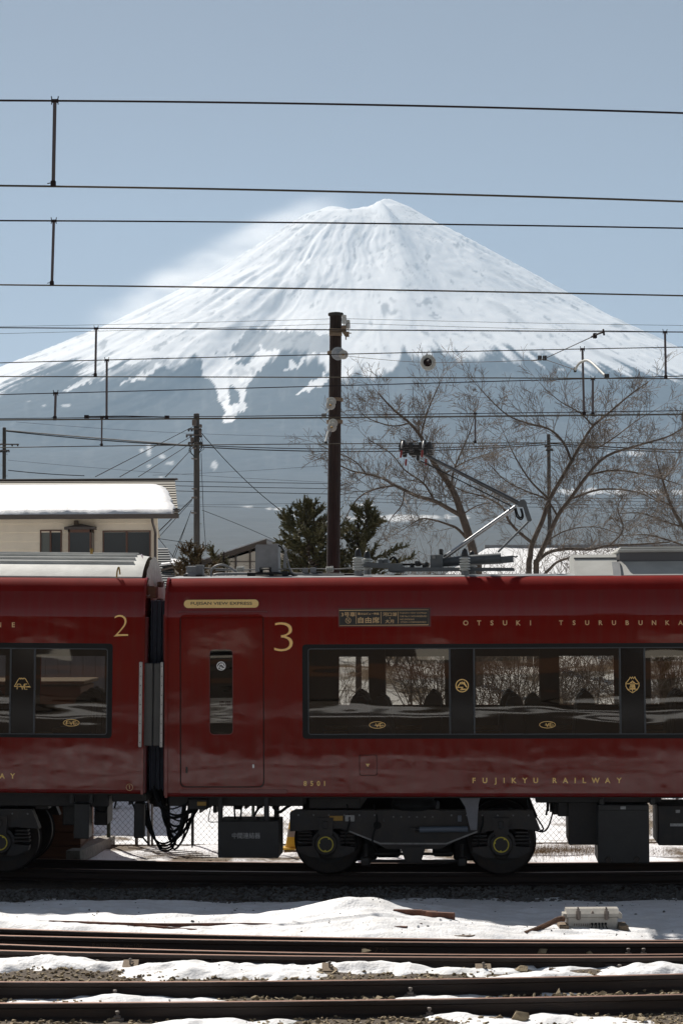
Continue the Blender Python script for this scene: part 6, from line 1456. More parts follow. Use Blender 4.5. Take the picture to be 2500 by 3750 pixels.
def cherry(label, Y, trunk_lines, limb_lines, seed, base_px, dens=1.0, name='cherry_tree'):
    rnd = random.Random(seed); b0 = P(base_px, 2110, Y); root = thing(name, label, 'tree', (b0.x, Y, 2.2)); oo = root.location
    tw = B(); sc = (Y - CAM_Y) / FPX
    def to3(line, j):
        out = []; yy = 0
        for i, (x, y) in enumerate(line):
            yy = j * i / max(1, len(line) - 1); out.append(P(x, y, Y + yy) - oo)
        return out
    tb = B()
    for (ln, w0, w1) in trunk_lines:
        pts = to3(ln, rnd.uniform(-.6, .6)); p0 = pts[0].copy(); pts = [Vector((p0.x, p0.y, -1.2))] + pts if ln[0][1] > 2095 else pts
        sp = spline(pts, 4); tb.tube(sp, [sc / 2 * (w0 + (w1 - w0) * i / (len(sp) - 1)) for i in range(len(sp))], 9)
        spawn(sp, w1 * sc, tw, rnd, dens, .35)
    tb.build('trunk', 'bark', root, smooth=60)
    for (ln, w0, w1) in limb_lines:
        lb = B(); pts = to3(ln, rnd.uniform(-1.6, 1.6)); sp = spline(pts, 4); lb.tube(sp, [sc / 2 * (w0 + (w1 - w0) * i / (len(sp) - 1)) for i in range(len(sp))], 7); spawn(sp, w0 * sc * .6, tw, rnd, dens, .12)
        lb.build('limb', 'bark', root, smooth=60)
    tw.build('twigs', 'twig', root, kind='stuff')
    return root
def spawn(sp, w, tw, rnd, dens, start):
    L = sum((sp[i + 1] - sp[i]).length for i in range(len(sp) - 1)); n = len(sp); k = int(L * 7.0 * dens)
    for j in range(k):
        t = start + (1 - start) * rnd.random(); i = min(int(t * (n - 1)), n - 2); a = sp[i].lerp(sp[i + 1], t * (n - 1) - i)
        ax = (sp[i + 1] - sp[i]).normalized(); side = ax.orthogonal(); side.rotate(Matrix.Rotation(rnd.uniform(0, 6.283), 3, ax)); side.y *= .7
        nd = (ax * rnd.uniform(.4, .9) + side.normalized() * .8 + Vector((0, 0, .15))).normalized()
        ln = rnd.uniform(.35, 1.0) * (1.15 - .5 * t) * 1.0
        grow(tw, tw, a, nd, ln, max(.009, w * .18) * (1.1 - .5 * t), 1, rnd)
    grow(tw, tw, sp[-1], sp[-1] - sp[-2], .7, max(.006, w * .2), 1, rnd)
cherry('bare cherry tree leaning left behind the pantograph', 18,
    [([(1748, 2112), (1735, 2040), (1715, 1960), (1690, 1885), (1672, 1830), (1650, 1785), (1620, 1740), (1590, 1700), (1562, 1650), (1540, 1600), (1500, 1550), (1440, 1500), (1385, 1440)], 38, 5)],
    [([(1690, 1890), (1640, 1862), (1590, 1835), (1530, 1818), (1480, 1795), (1440, 1775), (1400, 1752), (1340, 1735), (1290, 1725), (1235, 1700)], 18, 4),
     ([(1712, 1975), (1672, 1935), (1640, 1921), (1590, 1905), (1540, 1900), (1490, 1930)], 12, 3), ([(1650, 1785), (1662, 1720), (1690, 1650), (1720, 1580), (1742, 1500)], 9, 3),
     ([(1445, 1778), (1385, 1788), (1330, 1810), (1290, 1850), (1262, 1905)], 8, 3), ([(1540, 1600), (1560, 1520), (1590, 1445), (1612, 1400)], 8, 3), ([(1620, 1740), (1700, 1692), (1790, 1660)], 7, 3),
     ([(1480, 1795), (1470, 1850), (1430, 1900), (1400, 1960)], 6, 2), ([(1590, 1835), (1550, 1770), (1480, 1720), (1430, 1660), (1350, 1610)], 8, 3), ([(1690, 1885), (1750, 1850), (1810, 1840)], 6, 2), ([(1340, 1735), (1300, 1690), (1240, 1660), (1190, 1640)], 6, 2), ([(1500, 1550), (1440, 1560), (1380, 1545), (1330, 1520), (1300, 1470)], 6, 2)], 3, 1748, 1.0)
cherry('tall bare cherry tree with twin trunks behind the roof cooler', 20,
    [([(1935, 2112), (1940, 2040), (1948, 1990), (1985, 1905), (2010, 1830), (2050, 1760), (2090, 1690), (2130, 1620), (2170, 1560), (2230, 1510), (2300, 1450), (2372, 1398)], 24, 4), ([(1962, 2112), (1968, 2050), (2000, 1980), (2040, 1890), (2085, 1828), (2150, 1740), (2220, 1670), (2330, 1632), (2440, 1600), (2510, 1560)], 24, 4)],
    [([(1947, 1988), (1900, 1950), (1862, 1908), (1840, 1860), (1780, 1822), (1700, 1800), (1640, 1770)], 13, 3), ([(2092, 1690), (2062, 1622), (2010, 1572), (1930, 1550), (1860, 1522), (1800, 1470), (1752, 1418)], 11, 3),
     ([(1968, 2052), (2010, 2022), (2080, 2010), (2160, 2012), (2230, 1998), (2330, 1994), (2450, 1985)], 15, 6), ([(1985, 2112), (2010, 2085), (2045, 2055), (2110, 2038)], 13, 7), ([(2085, 1828), (2200, 1792), (2330, 1802), (2430, 1850)], 10, 3),
     ([(2010, 1830), (1942, 1762), (1890, 1682), (1850, 1600)], 9, 3), ([(2170, 1560), (2122, 1512), (2052, 1472), (1990, 1420)], 7, 2), ([(2150, 1740), (2250, 1722), (2380, 1742), (2490, 1775)], 9, 3), ([(2040, 1890), (2000, 1830), (1930, 1800), (1850, 1760), (1790, 1700)], 8, 3),
     ([(2230, 1998), (2280, 1940), (2260, 1860), (2290, 1800)], 7, 2), ([(2130, 1620), (2180, 1640), (2250, 1600), (2330, 1540), (2400, 1500)], 8, 2), ([(2000, 1980), (2080, 1940), (2180, 1930), (2280, 1960)], 6, 2)], 5, 1950, 1.0)
cherry('reddish bare tree cut off by the right edge of the frame', 24,
    [([(2600, 2112), (2560, 2020), (2500, 1930), (2455, 1850), (2425, 1760), (2400, 1680)], 26, 4)],
    [([(2560, 2020), (2480, 1990), (2380, 1960), (2300, 1960)], 9, 3), ([(2500, 1930), (2430, 1910), (2350, 1880), (2270, 1880)], 8, 3), ([(2455, 1850), (2390, 1820), (2320, 1770)], 7, 2), ([(2500, 1930), (2540, 1830), (2560, 1730)], 9, 3), ([(2425, 1760), (2470, 1700), (2500, 1620)], 6, 2), ([(2580, 2060), (2500, 2050), (2420, 2060)], 7, 3)], 8, 2600, 1.0, 'bare_tree')

def conifer(label, Y, outline_rows, seed, mt, n, base_px, leaf=.05, name='conifer'):
    "outline_rows: (py, px_left, px_right) of the crown"
    rnd = random.Random(seed); b0 = P(base_px, 2110, Y); root = thing(name, label, 'tree', (b0.x, Y, 2.0)); oo = root.location
    ys = [r[0] for r in outline_rows]; ls = [r[1] for r in outline_rows]; rs_ = [r[2] for r in outline_rows]
    tb = B(); t0 = P(base_px, ys[0] + 10, Y) - oo; tb.tube([Vector((0, 0, -2)), Vector((t0.x * .5, 0, t0.z * .5)), t0], [.08, .05, .012], 7); tb.build('trunk', 'polewood', root)
    V = []; F = []; lim = B(); sc = (Y - CAM_Y) / FPX
    def spray(p, d, L, m_):
        for j in range(m_):
            t = j / m_; q = p + d * (L * (t - .4)); ax = d.orthogonal(); ax.rotate(Matrix.Rotation(rnd.uniform(0, 6.283), 3, d))
            nd = (d * rnd.uniform(.7, 1.3) + ax * rnd.uniform(.25, .85)).normalized(); ll = leaf * rnd.uniform(.7, 1.5) * (1.15 - .6 * t); wv = nd.cross(Vector((rnd.gauss(0, 1), rnd.gauss(0, 1), rnd.gauss(0, 1)))).normalized() * ll * .25
            i0 = len(V); V.extend([q - wv, q + wv, q + nd * ll]); F.append((i0, i0 + 1, i0 + 2))
    nb = max(14, n // 15)
    for k in range(nb):
        y = ys[0] + (ys[-1] - ys[0]) * ((k + rnd.random()) / nb); l, r = np.interp(y, ys, ls), np.interp(y, ys, rs_); c = np.interp(y, [ys[0], ys[-1]], [(ls[0] + rs_[0]) / 2, base_px])
        th = rnd.uniform(0, 6.283); ex = math.cos(th); R = (r - c) if ex > 0 else (c - l); f = rnd.choice((.3, .6, .85, 1.0, 1.12, 1.28)); w = (r - l) * .5 * sc
        a = P(c, y + 18 + R * .22, Y) - oo; e_ = P(c + R * ex * f, y - 4, Y + math.sin(th) * w * .8 * f) - oo; mid = a.lerp(e_, .55) - Vector((0, 0, .06 * (e_ - a).length))
        pts = spline([a, mid, e_], 5); lim.tube(pts, [.016 * (1 - .8 * i / (len(pts) - 1)) for i in range(len(pts))], 4, cap=False)
        L = (e_ - a).length; ns = int(6 + L * 15)
        for s in range(ns):
            t = .22 + .78 * (s + rnd.random()) / ns; i = min(int(t * (len(pts) - 1)), len(pts) - 2); q = pts[i].lerp(pts[i + 1], t * (len(pts) - 1) - i); d = (pts[i + 1] - pts[i]).normalized()
            ax = d.orthogonal(); ax.rotate(Matrix.Rotation(rnd.uniform(0, 6.283), 3, d)); sd_ = (d * rnd.uniform(.5, 1.1) + ax * rnd.uniform(.3, .9) + Vector((0, 0, .30))).normalized()
            spray(q + sd_ * .05, sd_, rnd.uniform(.12, .26) * (1.15 - .4 * t), 17)
        spray(e_, (d + Vector((0, 0, .35))).normalized(), .26, 20)
    me = bpy.data.meshes.new('crown'); me.from_pydata([v[:] for v in V], [], F); me.update(); me.materials.append(M[mt]); link('crown', me, root, kind='stuff')
    lim.build('branches', 'bark', root)
    return root
conifer('bushy dark green conifer behind the wooden pole', 16, [(1840, 1092, 1135), (1858, 1075, 1175), (1880, 1050, 1225), (1905, 1030, 1260), (1940, 1040, 1280), (1975, 1036, 1290), (2010, 1028, 1300), (2070, 1032, 1310), (2140, 1030, 1310)], 2, 'needle', 1600, 1150, .062)
conifer('lower dark conifer right of the wooden pole', 16.5, [(1848, 1318, 1362), (1868, 1280, 1375), (1892, 1250, 1395), (1920, 1235, 1425), (1960, 1232, 1455), (2010, 1225, 1475), (2060, 1225, 1470), (2140, 1220, 1450)], 4, 'needle', 1050, 1310, .055)
conifer('small rusty-green conifer in front of the concrete pole', 12, [(1998, 672, 700), (2020, 668, 745), (2048, 652, 770), (2075, 655, 800), (2105, 665, 820), (2150, 680, 820)], 6, 'needley', 420, 735, .05)
conifer('dark low conifer sprays left of the roof cabinet', 12.5, [(2010, 768, 785), (2030, 775, 840), (2055, 785, 858), (2085, 790, 865), (2130, 790, 860)], 9, 'needle', 190, 820, .048)

def bush(label, px, Y, h, w, seed, name='bare_bush', mt='twig'):
    rnd = random.Random(seed); x = P(px, 2500, Y).x; z = float(z_back(np.array([x]), np.array([Y]))[0]); root = thing(name, label, 'bush', (x, Y, z - .05), 'bare bushes on the snowy bank'); tw = B()
    for k in range(24): grow(tw, tw, Vector((rnd.uniform(-w, w) * .4, rnd.uniform(-.3, .3), 0)), Vector((rnd.gauss(0, .5) * w, rnd.gauss(0, .3), 1)), h * rnd.uniform(.6, 1.1), .016, 1, rnd)
    tw.build('stems', mt, root, kind='stuff'); return root
for k, (px, Y, h, w, s) in enumerate(((1290, 9, 1.6, .9, 1), (1440, 20, 1.6, 1.0, 2), (1560, 15, 1.5, 1.0, 3), (1830, 10, 2.2, 1.1, 4), (1920, 13, 2.0, 1.2, 5), (2120, 14, 1.3, 1.0, 6), (2220, 21, 1.8, 1.2, 7), (2420, 9, 2.3, 1.0, 8), (2490, 12, 2.0, 1.0, 9), (1690, 22, 1.8, 1.2, 10), (2330, 22, 1.9, 1.2, 11), (1130, 21, 1.8, 1.2, 12), (1360, 24, 2.0, 1.4, 13), (1600, 25, 2.0, 1.4, 14), (2060, 25, 2.0, 1.4, 15), (1960, 24, 2.2, 1.4, 16))):
    where = ('seen through the train window left of the first pillar', 'high on the snowy bank behind window one', 'beside snow at the right of window one', 'thick brown tangle behind window two', 'dense tangle left of the dark post in window two', 'low tangle by the trunk in window three', 'at the top of the bank in window three', 'reddish tangle in the rightmost window', 'at the right edge in the rightmost window', 'on the bank behind a dark pillar', 'behind the crest pillar', 'behind the door side of window one', 'on the skyline of the bank, left', 'on the skyline of the bank, centre left', 'on the skyline of the bank, right', 'on the skyline of the bank, centre')[k]
    bush('bare brown bush ' + where, px, Y, h, w, s)
conifer('dark evergreen shrub seen through the rightmost train window', 10, [(2380, 2400, 2430), (2420, 2385, 2450), (2480, 2380, 2462), (2560, 2385, 2460), (2640, 2395, 2450)], 12, 'needle', 260, 2420, .06, 'evergreen_shrub')

# ------------------------------------------------------------------ behind and under the train: fence, shed, beam, cone, grass
fe = thing('chain_link_fence', 'chain-link fence on green posts seen under the train', 'fence', (0, 4.0, -.12))
b = B(); cell = .083; H = 1.35; r = .0028
def thin(b, a, c, r):
    a = Vector(a); c = Vector(c); d = (c - a).normalized(); u = d.cross(Vector((0, 1, 0))).normalized(); q = [u * r, -u * r * .5 + Vector((0, r * .87, 0)), -u * r * .5 - Vector((0, r * .87, 0))]
    b.add([a + k for k in q] + [c + k for k in q], [(0, 1, 4, 3), (1, 2, 5, 4), (2, 0, 3, 5)])
x = -6.4 - H
while x < 6.6:
    thin(b, (x, 0, .05), (x + H * .92, 0, .05 + H), r); thin(b, (x + H * .92, .002, .05), (x, .002, .05 + H), r); x += cell
b.build('chain_link_mesh', 'mesh', fe, kind='stuff')
for px, w in ((398, .030), (500, .026), (544, .022), (557, .018), (705, .024), (927, .024), (1300, .024), (1690, .024), (2090, .024), (2480, .024), (50, .024)):
    X_ = P(px, 3050, 4.0).x; b = B(); b.tube([(X_, .03, -.3), (X_, .03, 1.5)], w, 8); b.build('post', 'fenceg' if px in (398, 927) else 'steel', fe, smooth=50)
b = B(); b.tube([(-6.4, .02, .07), (6.6, .02, .07)], .012, 6); b.tube([(-6.4, .02, 1.42), (6.6, .02, 1.42)], .018, 6); b.build('fence_rail', 'timber', fe)

ws = thing('board_hut', 'brown boarded hut standing behind the left railcar', 'hut', (P(200, 3000, 3.0).x, 3.0, -.2)); o6 = ws.location
xa, xb = P(-420, 3000, 2.6).x - o6.x, P(297, 3000, 2.6).x - o6.x; zt_ = P(300, 2506, 2.6).z + .2
k = 0; z = .0
for h in (.30, .19, .27, .40, .31, .26, .28, .25, .3):
    if z >= zt_: break
    h = min(h, zt_ - z); xs_ = [xa, xa + 1.3, xa + 2.1, xb] if k % 2 else [xa, xa + .8, xa + 1.9, xb]
    for i in range(len(xs_) - 1):
        b = B(); b.box((xs_[i] + .004, -.4 + random.uniform(-.006, .006), z + .005), (xs_[i + 1] - .004, -.36, z + h - .005), .006); b.build('board', 'brownwood', ws)
    b = B(); b.box((xb - .045, -.36, z + .005), (xb - .002, 1.2, z + h - .005), .006); b.build('board', 'brownwood', ws)
    z += h; k += 1
b = B(); b.box((xa, -.36, 0), (xb - .05, 1.2, zt_ - .02)); b.build('hut_core', 'brownwood', ws)
b = B(); b.box((xa - .05, -.46, zt_), (xb + .06, 1.3, zt_ + .05), .01); b.build('hut_lid', 'timber', ws)

gs = thing('grey_shed', 'grey-blue shed wall seen through the left railcar window', 'shed', (P(0, 2500, 8).x, 8, -.2)); og = gs.location
x = P(-520, 2500, 8).x - og.x; xe = P(392, 2500, 8).x - og.x; k = 0
M['shedgrey'] = mat('grey blue shed boards', (.17, .19, .23), .7, noise=.12, nscale=3, stretch=(3, 1, .4))
while x < xe - .05:
    w = min(.21, xe - x); b = B(); b.box((x + .003, 0, 0), (x + w - .003, .03 + .008 * (k % 2), 3.1)); b.build('board', 'shedgrey', gs); x += w; k += 1
b = B(); b.box((P(-520, 2500, 8).x - og.x, .04, 0), (xe, 1.6, 3.05)); b.build('shed_core', 'shedgrey', gs)
b = B(); b.box((P(-520, 2500, 8).x - og.x, -.2, 3.1), (xe + .1, 1.7, 3.16)); b.build('shed_roof', 'brownmetal', gs)
cb = B(); a, c = G(398, 3102, -.10), G(268, 3160, -.10); d = (c - a); nrm = Vector((-d.y, d.x, 0)).normalized() * .10
cb.hull([a + nrm, a - nrm, c + nrm, c - nrm] + [q + Vector((0, 0, .17)) for q in (a + nrm, a - nrm, c + nrm, c - nrm)]); oo_ = cb.build('concrete_beam', 'concrete'); tag(oo_, 'grey concrete beam lying at an angle under the left railcar', 'beam')

tc_ = thing('traffic_cone', 'yellow traffic cone with grey band, half behind the bogie', 'traffic cone', G(1072, 3108, -.08)); z0 = 0
H = .56
def cone_ring(h0, h1, mt, nm, ex=0.0):
    R = lambda h: .115 - .093 * h / H; b = B(); b.lathe((0, 0, 0), (0, 0, 1), [(h0, R(h0) - .01), (h0, R(h0) + ex), (h1, R(h1) + ex), (h1, R(h1) - .01)], 22); b.build(nm, mt, tc_, smooth=40)
cone_ring(.02, H, 'yellow', 'cone_body'); cone_ring(.18, .29, 'conegrey', 'cone_band', .002); cone_ring(.40, .48, 'conegrey', 'cone_band', .002)
b = B(); b.box((-.15, -.15, 0), (.15, .15, .025), .01); b.build('cone_base', 'yellow', tc_)

def grass(label, spots, seed):
    rnd = random.Random(seed); V = []; F = []
    for (px, py, n, sx, h) in spots:
        g = G(px, py, -.08)
        for k in range(n):
            x = g.x + rnd.gauss(0, sx); y = g.y + rnd.gauss(0, .22); z = float(z_back(np.array([x]), np.array([max(y, 2.2)]))[0]) - .02; a = rnd.uniform(0, 6.28); hh = h * rnd.uniform(.4, 1.2); lean = rnd.gauss(0, .6)
            w = .004; q = Vector((x, y, z)); t = q + Vector((math.cos(a) * hh * lean, math.sin(a) * hh * lean, hh)); i = len(V); V += [q[:], (x + w * math.sin(a), y - w * math.cos(a), z), t[:]]; F.append((i, i + 1, i + 2))
    me = bpy.data.meshes.new('grass'); me.from_pydata(V, [], F); me.update(); me.materials.append(M['grass']); link('grass', me, label=label, kind='stuff')
grass('dead straw-coloured grass along the foot of the fence', [(560, 3128, 500, .35, .05), (720, 3138, 700, .3, .05), (690, 3118, 400, .3, .05), (820, 3128, 600, .35, .06), (900, 3130, 300, .2, .05), (2000, 3118, 1500, .30, .13), (2120, 3120, 1200, .28, .14), (1975, 3126, 500, .15, .1), (2430, 3118, 700, .3, .08), (450, 3098, 300, .2, .05), (1085, 3122, 200, .12, .05), (300, 3085, 150, .1, .12)], 5)
b = B()
for s in range(4):
    q = [(470 + s * 30, 3105 + s * 6), (600 + s * 20, 3112 + s * 8), (720 + s * 25, 3120 + s * 7)]; b.tube(spline([G(x, y, -.05) for x, y in q], 4), .007, 5)
o_ = b.build('fallen_twigs', 'bark'); tag(o_, 'thin fallen twigs on the snow before the fence', kind='stuff')

# ------------------------------------------------------------------ trackside things
jb = thing('junction_box', 'pale grey trackside junction box with cable tails in the snow', 'junction box', G(2172, 3403, -.10)); o7 = jb.location
Yj = o7.y; JP = lambda x, y, dy=0: P(x, y, Yj + dy) - o7
a, c = JP(2078, 3398), JP(2260, 3358); b = B(); b.box((a.x, 0, -.02), (c.x, .26, c.z), .008); b.build('box_body', 'junction', jb)
l0, l1 = JP(2078, 3358), JP(2262, 3330)
b = B(); b.prism([(l0.x - .01, -.015, l0.z), (l0.x - .01, -.015, l0.z + .035), (l0.x - .01, .05, l1.z), (l0.x - .01, .21, l1.z), (l0.x - .01, .275, l0.z + .035), (l0.x - .01, .275, l0.z)], (l1.x - l0.x + .02, 0, 0)); b.build('box_lid', 'junction', jb)
for x in (2062, 2262):
    q, q2 = JP(x, 3366), JP(x + 16, 3348); b = B(); b.box((q.x, .03, q.z), (q2.x, .22, q2.z), .004); b.build('lid_lug', 'junction', jb)
b = B(); q = JP(2168, 3345); b.hull([q + Vector((-.018, -.02, 0)), q + Vector((.018, -.02, 0)), q + Vector((0, -.02, .035)), q + Vector((-.018, .02, 0)), q + Vector((.018, .02, 0)), q + Vector((0, .02, .035))]); b.build('lid_stop', 'steelclip', jb)
for x in (2115, 2218):
    b = B(); q = JP(x, 3332); b.box(q + Vector((-.014, -.03, -.11)), q + Vector((.014, .04, .0)), .004); b.lathe(q, (0, 0, 1), [(-.01, .016), (.012, .016), (.014, .010), (.03, .010)], 8); b.tube([q + Vector((-.022, -.03, -.01)), q + Vector((-.022, -.03, -.10))], .005, 5); b.tube([q + Vector((.022, -.03, -.01)), q + Vector((.022, -.03, -.10))], .005, 5); b.build('clamp', 'steelclip', jb)
b = B(); b.tube(spline([JP(2066, 3365), JP(2045, 3366, -.02), (JP(1990, 3392, -.25)), JP(1925, 3418, -.45)], 5), .024, 8)
sp = spline([JP(2066, 3365), JP(2045, 3366, -.02), (JP(1990, 3392, -.25)), JP(1925, 3418, -.45)], 12)
for i in range(0, len(sp), 1): b.lathe(sp[i], (sp[min(i + 1, len(sp) - 1)] - sp[max(i - 1, 0)]), [(0, .024), (.004, .030), (.012, .030), (.016, .024)], 8)
b.build('ribbed_hose', 'brownwood', jb)
for k, x in enumerate((2166, 2180, 2192, 2204, 2216)):
    b = B(); b.tube(spline([JP(x, 3382, -.005), JP(x + 1, 3390, -.03), JP(x - 4 + 3 * k, 3406, -.05), JP(x - 8 + 4 * k, 3420, -.08)], 4), .006, 5); b.lathe(JP(x, 3383, -.002), (0, -1, 0), [(0, .014), (.012, .012), (.02, .006)], 8); b.build('cable_tail', 'cable', jb)
for k in range(11): b = B(); q = JP(2102 + k * 8, 3386); b.box(q + Vector((-.006, -.004, -.012)), q + Vector((.006, .002, .012))); b.build('punched_plate', 'steelclip', jb)
for x in (2046, 2264):
    b = B(); q, q2 = JP(x, 3412, -.05), JP(x + 34, 3388, -.05); b.box((q.x, -.10, q.z - .03), (q2.x, .2, q2.z), .006); b.build('foot_block', 'timber', jb)

mh = thing('cable_cover', 'round rusty iron cover half sunk in the snow', 'cover', G(1693, 3425, -.06)); b = B(); b.lathe((0, 0, -.04), (0, 0, 1), [(0, .16), (.035, .17), (.055, .165), (.06, .15), (.055, .14), (.06, .12), (.056, .10), (.06, .06), (.058, .01)], 36); b.build('cover_disc', 'manhole', mh, smooth=40)
b = B()
for k in range(8): t = k * math.pi / 4; b.box((.10 * math.cos(t) - .012, .10 * math.sin(t) - .012, .012), (.10 * math.cos(t) + .012, .10 * math.sin(t) + .012, .026))
b.build('cover_studs', 'manhole', mh)

def scrap(label, pieces, z, holes):
    g = G(*pieces[0][0], z); root = thing('scrap_rail', label, 'scrap rail', g, 'rusty rail ends in the snow'); og = root.location
    for (p0, p1, hh, w) in pieces:
        a = G(*p0, z) - og; c = G(*p1, z) - og; d = (c - a).normalized(); n_ = Vector((-d.y, d.x, 0)) * w / 2; b = B()
        b.hull([a + n_, a - n_, c + n_, c - n_] + [q - Vector((0, 0, hh)) for q in (a + n_, a - n_, c + n_, c - n_)]); b.build('bar', 'rustred', root)
    for (p, zz) in holes:
        q = G(*p, z) - og; b = B(); b.lathe(q + Vector((0, -.045, zz)), (0, -1, 0), [(0, .014), (.004, .016), (.006, .010)], 10); b.build('bolt_hole', 'snow', root)
scrap('rusty fishplated rail end sticking out of the snow mound', [((1440, 3330), (1545, 3332), .09, .06), ((1545, 3334), (1597, 3337), .12, .07), ((1560, 3338), (1662, 3343), .16, .06)], .10, [((1612, 3352), -.05), ((1648, 3352), -.05)])
scrap('rusty rail end just above the turnout, left of the iron cover', [((1370, 3372), (1470, 3378), .04, .05), ((1452, 3376), (1546, 3380), .09, .05)], .045, [((1530, 3384), -.02)])
scrap('low rusty rail end nearest the turnout', [((1300, 3384), (1405, 3390), .03, .05), ((1400, 3389), (1490, 3392), .06, .05)], .03, [((1470, 3394), -.03), ((1436, 3393), -.03)])
def halfrail(label, pts, z, r):
    b = B(); q = spline([G(x, y, z) for x, y in pts], 6); zz = z_snow(np.array([p.x for p in q]), np.array([p.y for p in q])); zf = np.polyfit([p.x for p in q], zz, 1); b.tube([Vector((p.x, p.y, float(np.polyval(zf, p.x)) - .009)) for p in q], r, 6); o_ = b.build('buried_rail', 'rustred'); tag(o_, label, 'scrap rail', 'rusty rails nearly buried in the snow bank')
halfrail('long rusty rail nearly buried in the left snow bank, upper', [(110, 3360), (360, 3366), (600, 3371), (900, 3370), (1100, 3377)], .045, .026)
halfrail('short rusty rail nearly buried in the left snow bank', [(180, 3372), (420, 3374), (640, 3386), (720, 3390)], .02, .026)

# timber chair blocks, spikes and clips
def block(label, px, py, key, w=.15):
    X_ = G(px, py, -.06).x; Y_ = float(YC(key, X_)) - .19; root = thing('tie_block', label, 'timber block', (X_, Y_, -.15), 'timber blocks at the rail foot'); b = B()
    b.prism([(-w / 2, -.10, 0), (-w / 2, -.10, .055), (-w / 2, .085, .105), (-w / 2, .085, 0)], (w, 0, 0)); b.build('block', 'timber', root)
    b = B(); b.tube([(0, -.02, .06), (0, -.02, .115)], .010, 8); b.lathe((0, -.02, .115), (0, 0, 1), [(0, .018), (.012, .016), (.02, .008)], 10); b.tube([(0, -.02, .10), (.028, .01, .095)], .008, 6); b.build('screw', 'steelclip', root)
block('timber block below the chalk numbers', 486, 3512, 'Rc'); block('timber block right of the rusty joint', 1207, 3522, 'Rc'); block('timber block left of the cable bundle', 1765, 3530, 'Rc')
bb = B(); g = G(2055, 3556, -.12); bb.box(g + Vector((-.13, -.05, -.05)), g + Vector((.13, .10, .035)), .01); o_ = bb.build('timber_stub', 'timber'); tag(o_, 'half-buried timber stub left of the cable bundle', 'timber')
def clip(px, py, key, kind, label, dy=-.085, z=-.135):
    X_ = G(px, py, -.10).x; Y_ = float(YC(key, X_)) + dy; root = thing('rail_clip', label, 'rail clip', (X_, Y_, z), 'bolted rail clips'); b = B()
    b.box((-.055, -.035, -.02), (.055, .035, .012), .005); b.build('clip_plate', 'steelclip', root); b = B()
    if kind: b.box((-.030, -.022, .012), (.030, .022, .035), .004)
    b.lathe((0, 0, .012), (0, 0, 1), [(0, .012), (.045, .012), (.045, .020), (.062, .020), (.066, .012)], 6 if kind else 8); b.build('clip_bolt', 'steelclip', root)
clip(80, 3527, 'Rc', 0, 'rail clip at the far left of the turnout'); clip(355, 3535, 'Rc', 0, 'rail clip just left of the first timber block'); clip(634, 3538, 'Rc', 0, 'rail clip right of the first timber block')
clip(411, 3660, 'R4', 1, 'square bolted clip on the second rail, left'); clip(1506, 3655, 'R4', 1, 'square bolted clip on the second rail, centre'); clip(418, 3742, 'R5', 1, 'square bolted clip on the lowest rail, left'); clip(1577, 3732, 'R5', 1, 'square bolted clip on the lowest rail, centre')
clip(2295, 3488, 'Rb', 1, 'bolted clip between the rails, left of two at the right edge', z=-.12); clip(2347, 3484, 'Rb', 1, 'bolted clip between the rails, right of two', z=-.12)
clip(2355, 3540, 'Rc', 1, 'bolted clip above the cable bundle, left'); clip(2460, 3540, 'Rc', 1, 'bolted clip above the cable bundle, right'); clip(2253, 3530, 'Rc', 0, 'small clip above the start of the cable bundle')
# rusty joint on the turnout rail: fishplate with bolts and a bond wire
fp = thing('fishplate', 'rusty fishplate joint with looped bond wire on the turnout rail', 'fishplate', (G(760, 3510, -.05).x, float(YC('Rc', G(760, 3510, -.05).x)) - .03, -.09)); b = B(); b.box((-.30, -.012, -.035), (.30, .012, .035), .006); b.build('plate', 'rail', fp)
for x in (-.22, -.08, .08, .22): b = B(); b.lathe((x, -.012, 0), (0, -1, 0), [(0, .020), (.02, .019), (.024, .010)], 6); b.build('bolt', 'steelclip', fp)
b = B(); b.tube(spline([(-.10, -.02, .05), (-.07, -.04, -.01), (-.02, -.05, -.04), (.03, -.05, -.01), (.06, -.03, .05)], 5), .010, 6); b.build('bond_wire', 'cable', fp)
fp = thing('fishplate', 'bolted fishplate on the turnout rail at the right edge', 'fishplate', (G(2370, 3525, -.05).x, float(YC('Rc', G(2370, 3525, -.05).x)) - .03, -.09)); b = B(); b.box((-.42, -.012, -.035), (.5, .012, .035), .006); b.build('plate', 'rail', fp)
for x in (-.30, -.08, .10, .28): b = B(); b.lathe((x, -.012, .0), (0, -1, 0), [(0, .020), (.02, .019), (.024, .010)], 6); b.build('bolt', 'steelclip', fp)
cbun = thing('cable_bundle', 'bundle of black cables along the rail at the right', 'cables', G(2240, 3552, -.12)); og = cbun.location
for k in range(4):
    b = B(); b.tube(spline([G(2205 + 9 * k, 3560 - 2 * k, -.11) - og, G(2240 + 4 * k, 3546 - k, -.09) - og, G(2300, 3550 + 3 * k, -.10) - og, G(2400, 3556 + 2 * k, -.10) - og, G(2560, 3552 + 3 * k, -.10) - og, G(2800, 3550 + 3 * k, -.1) - og], 5), .011, 7); b.build('cable', 'cable', cbun, smooth=60)
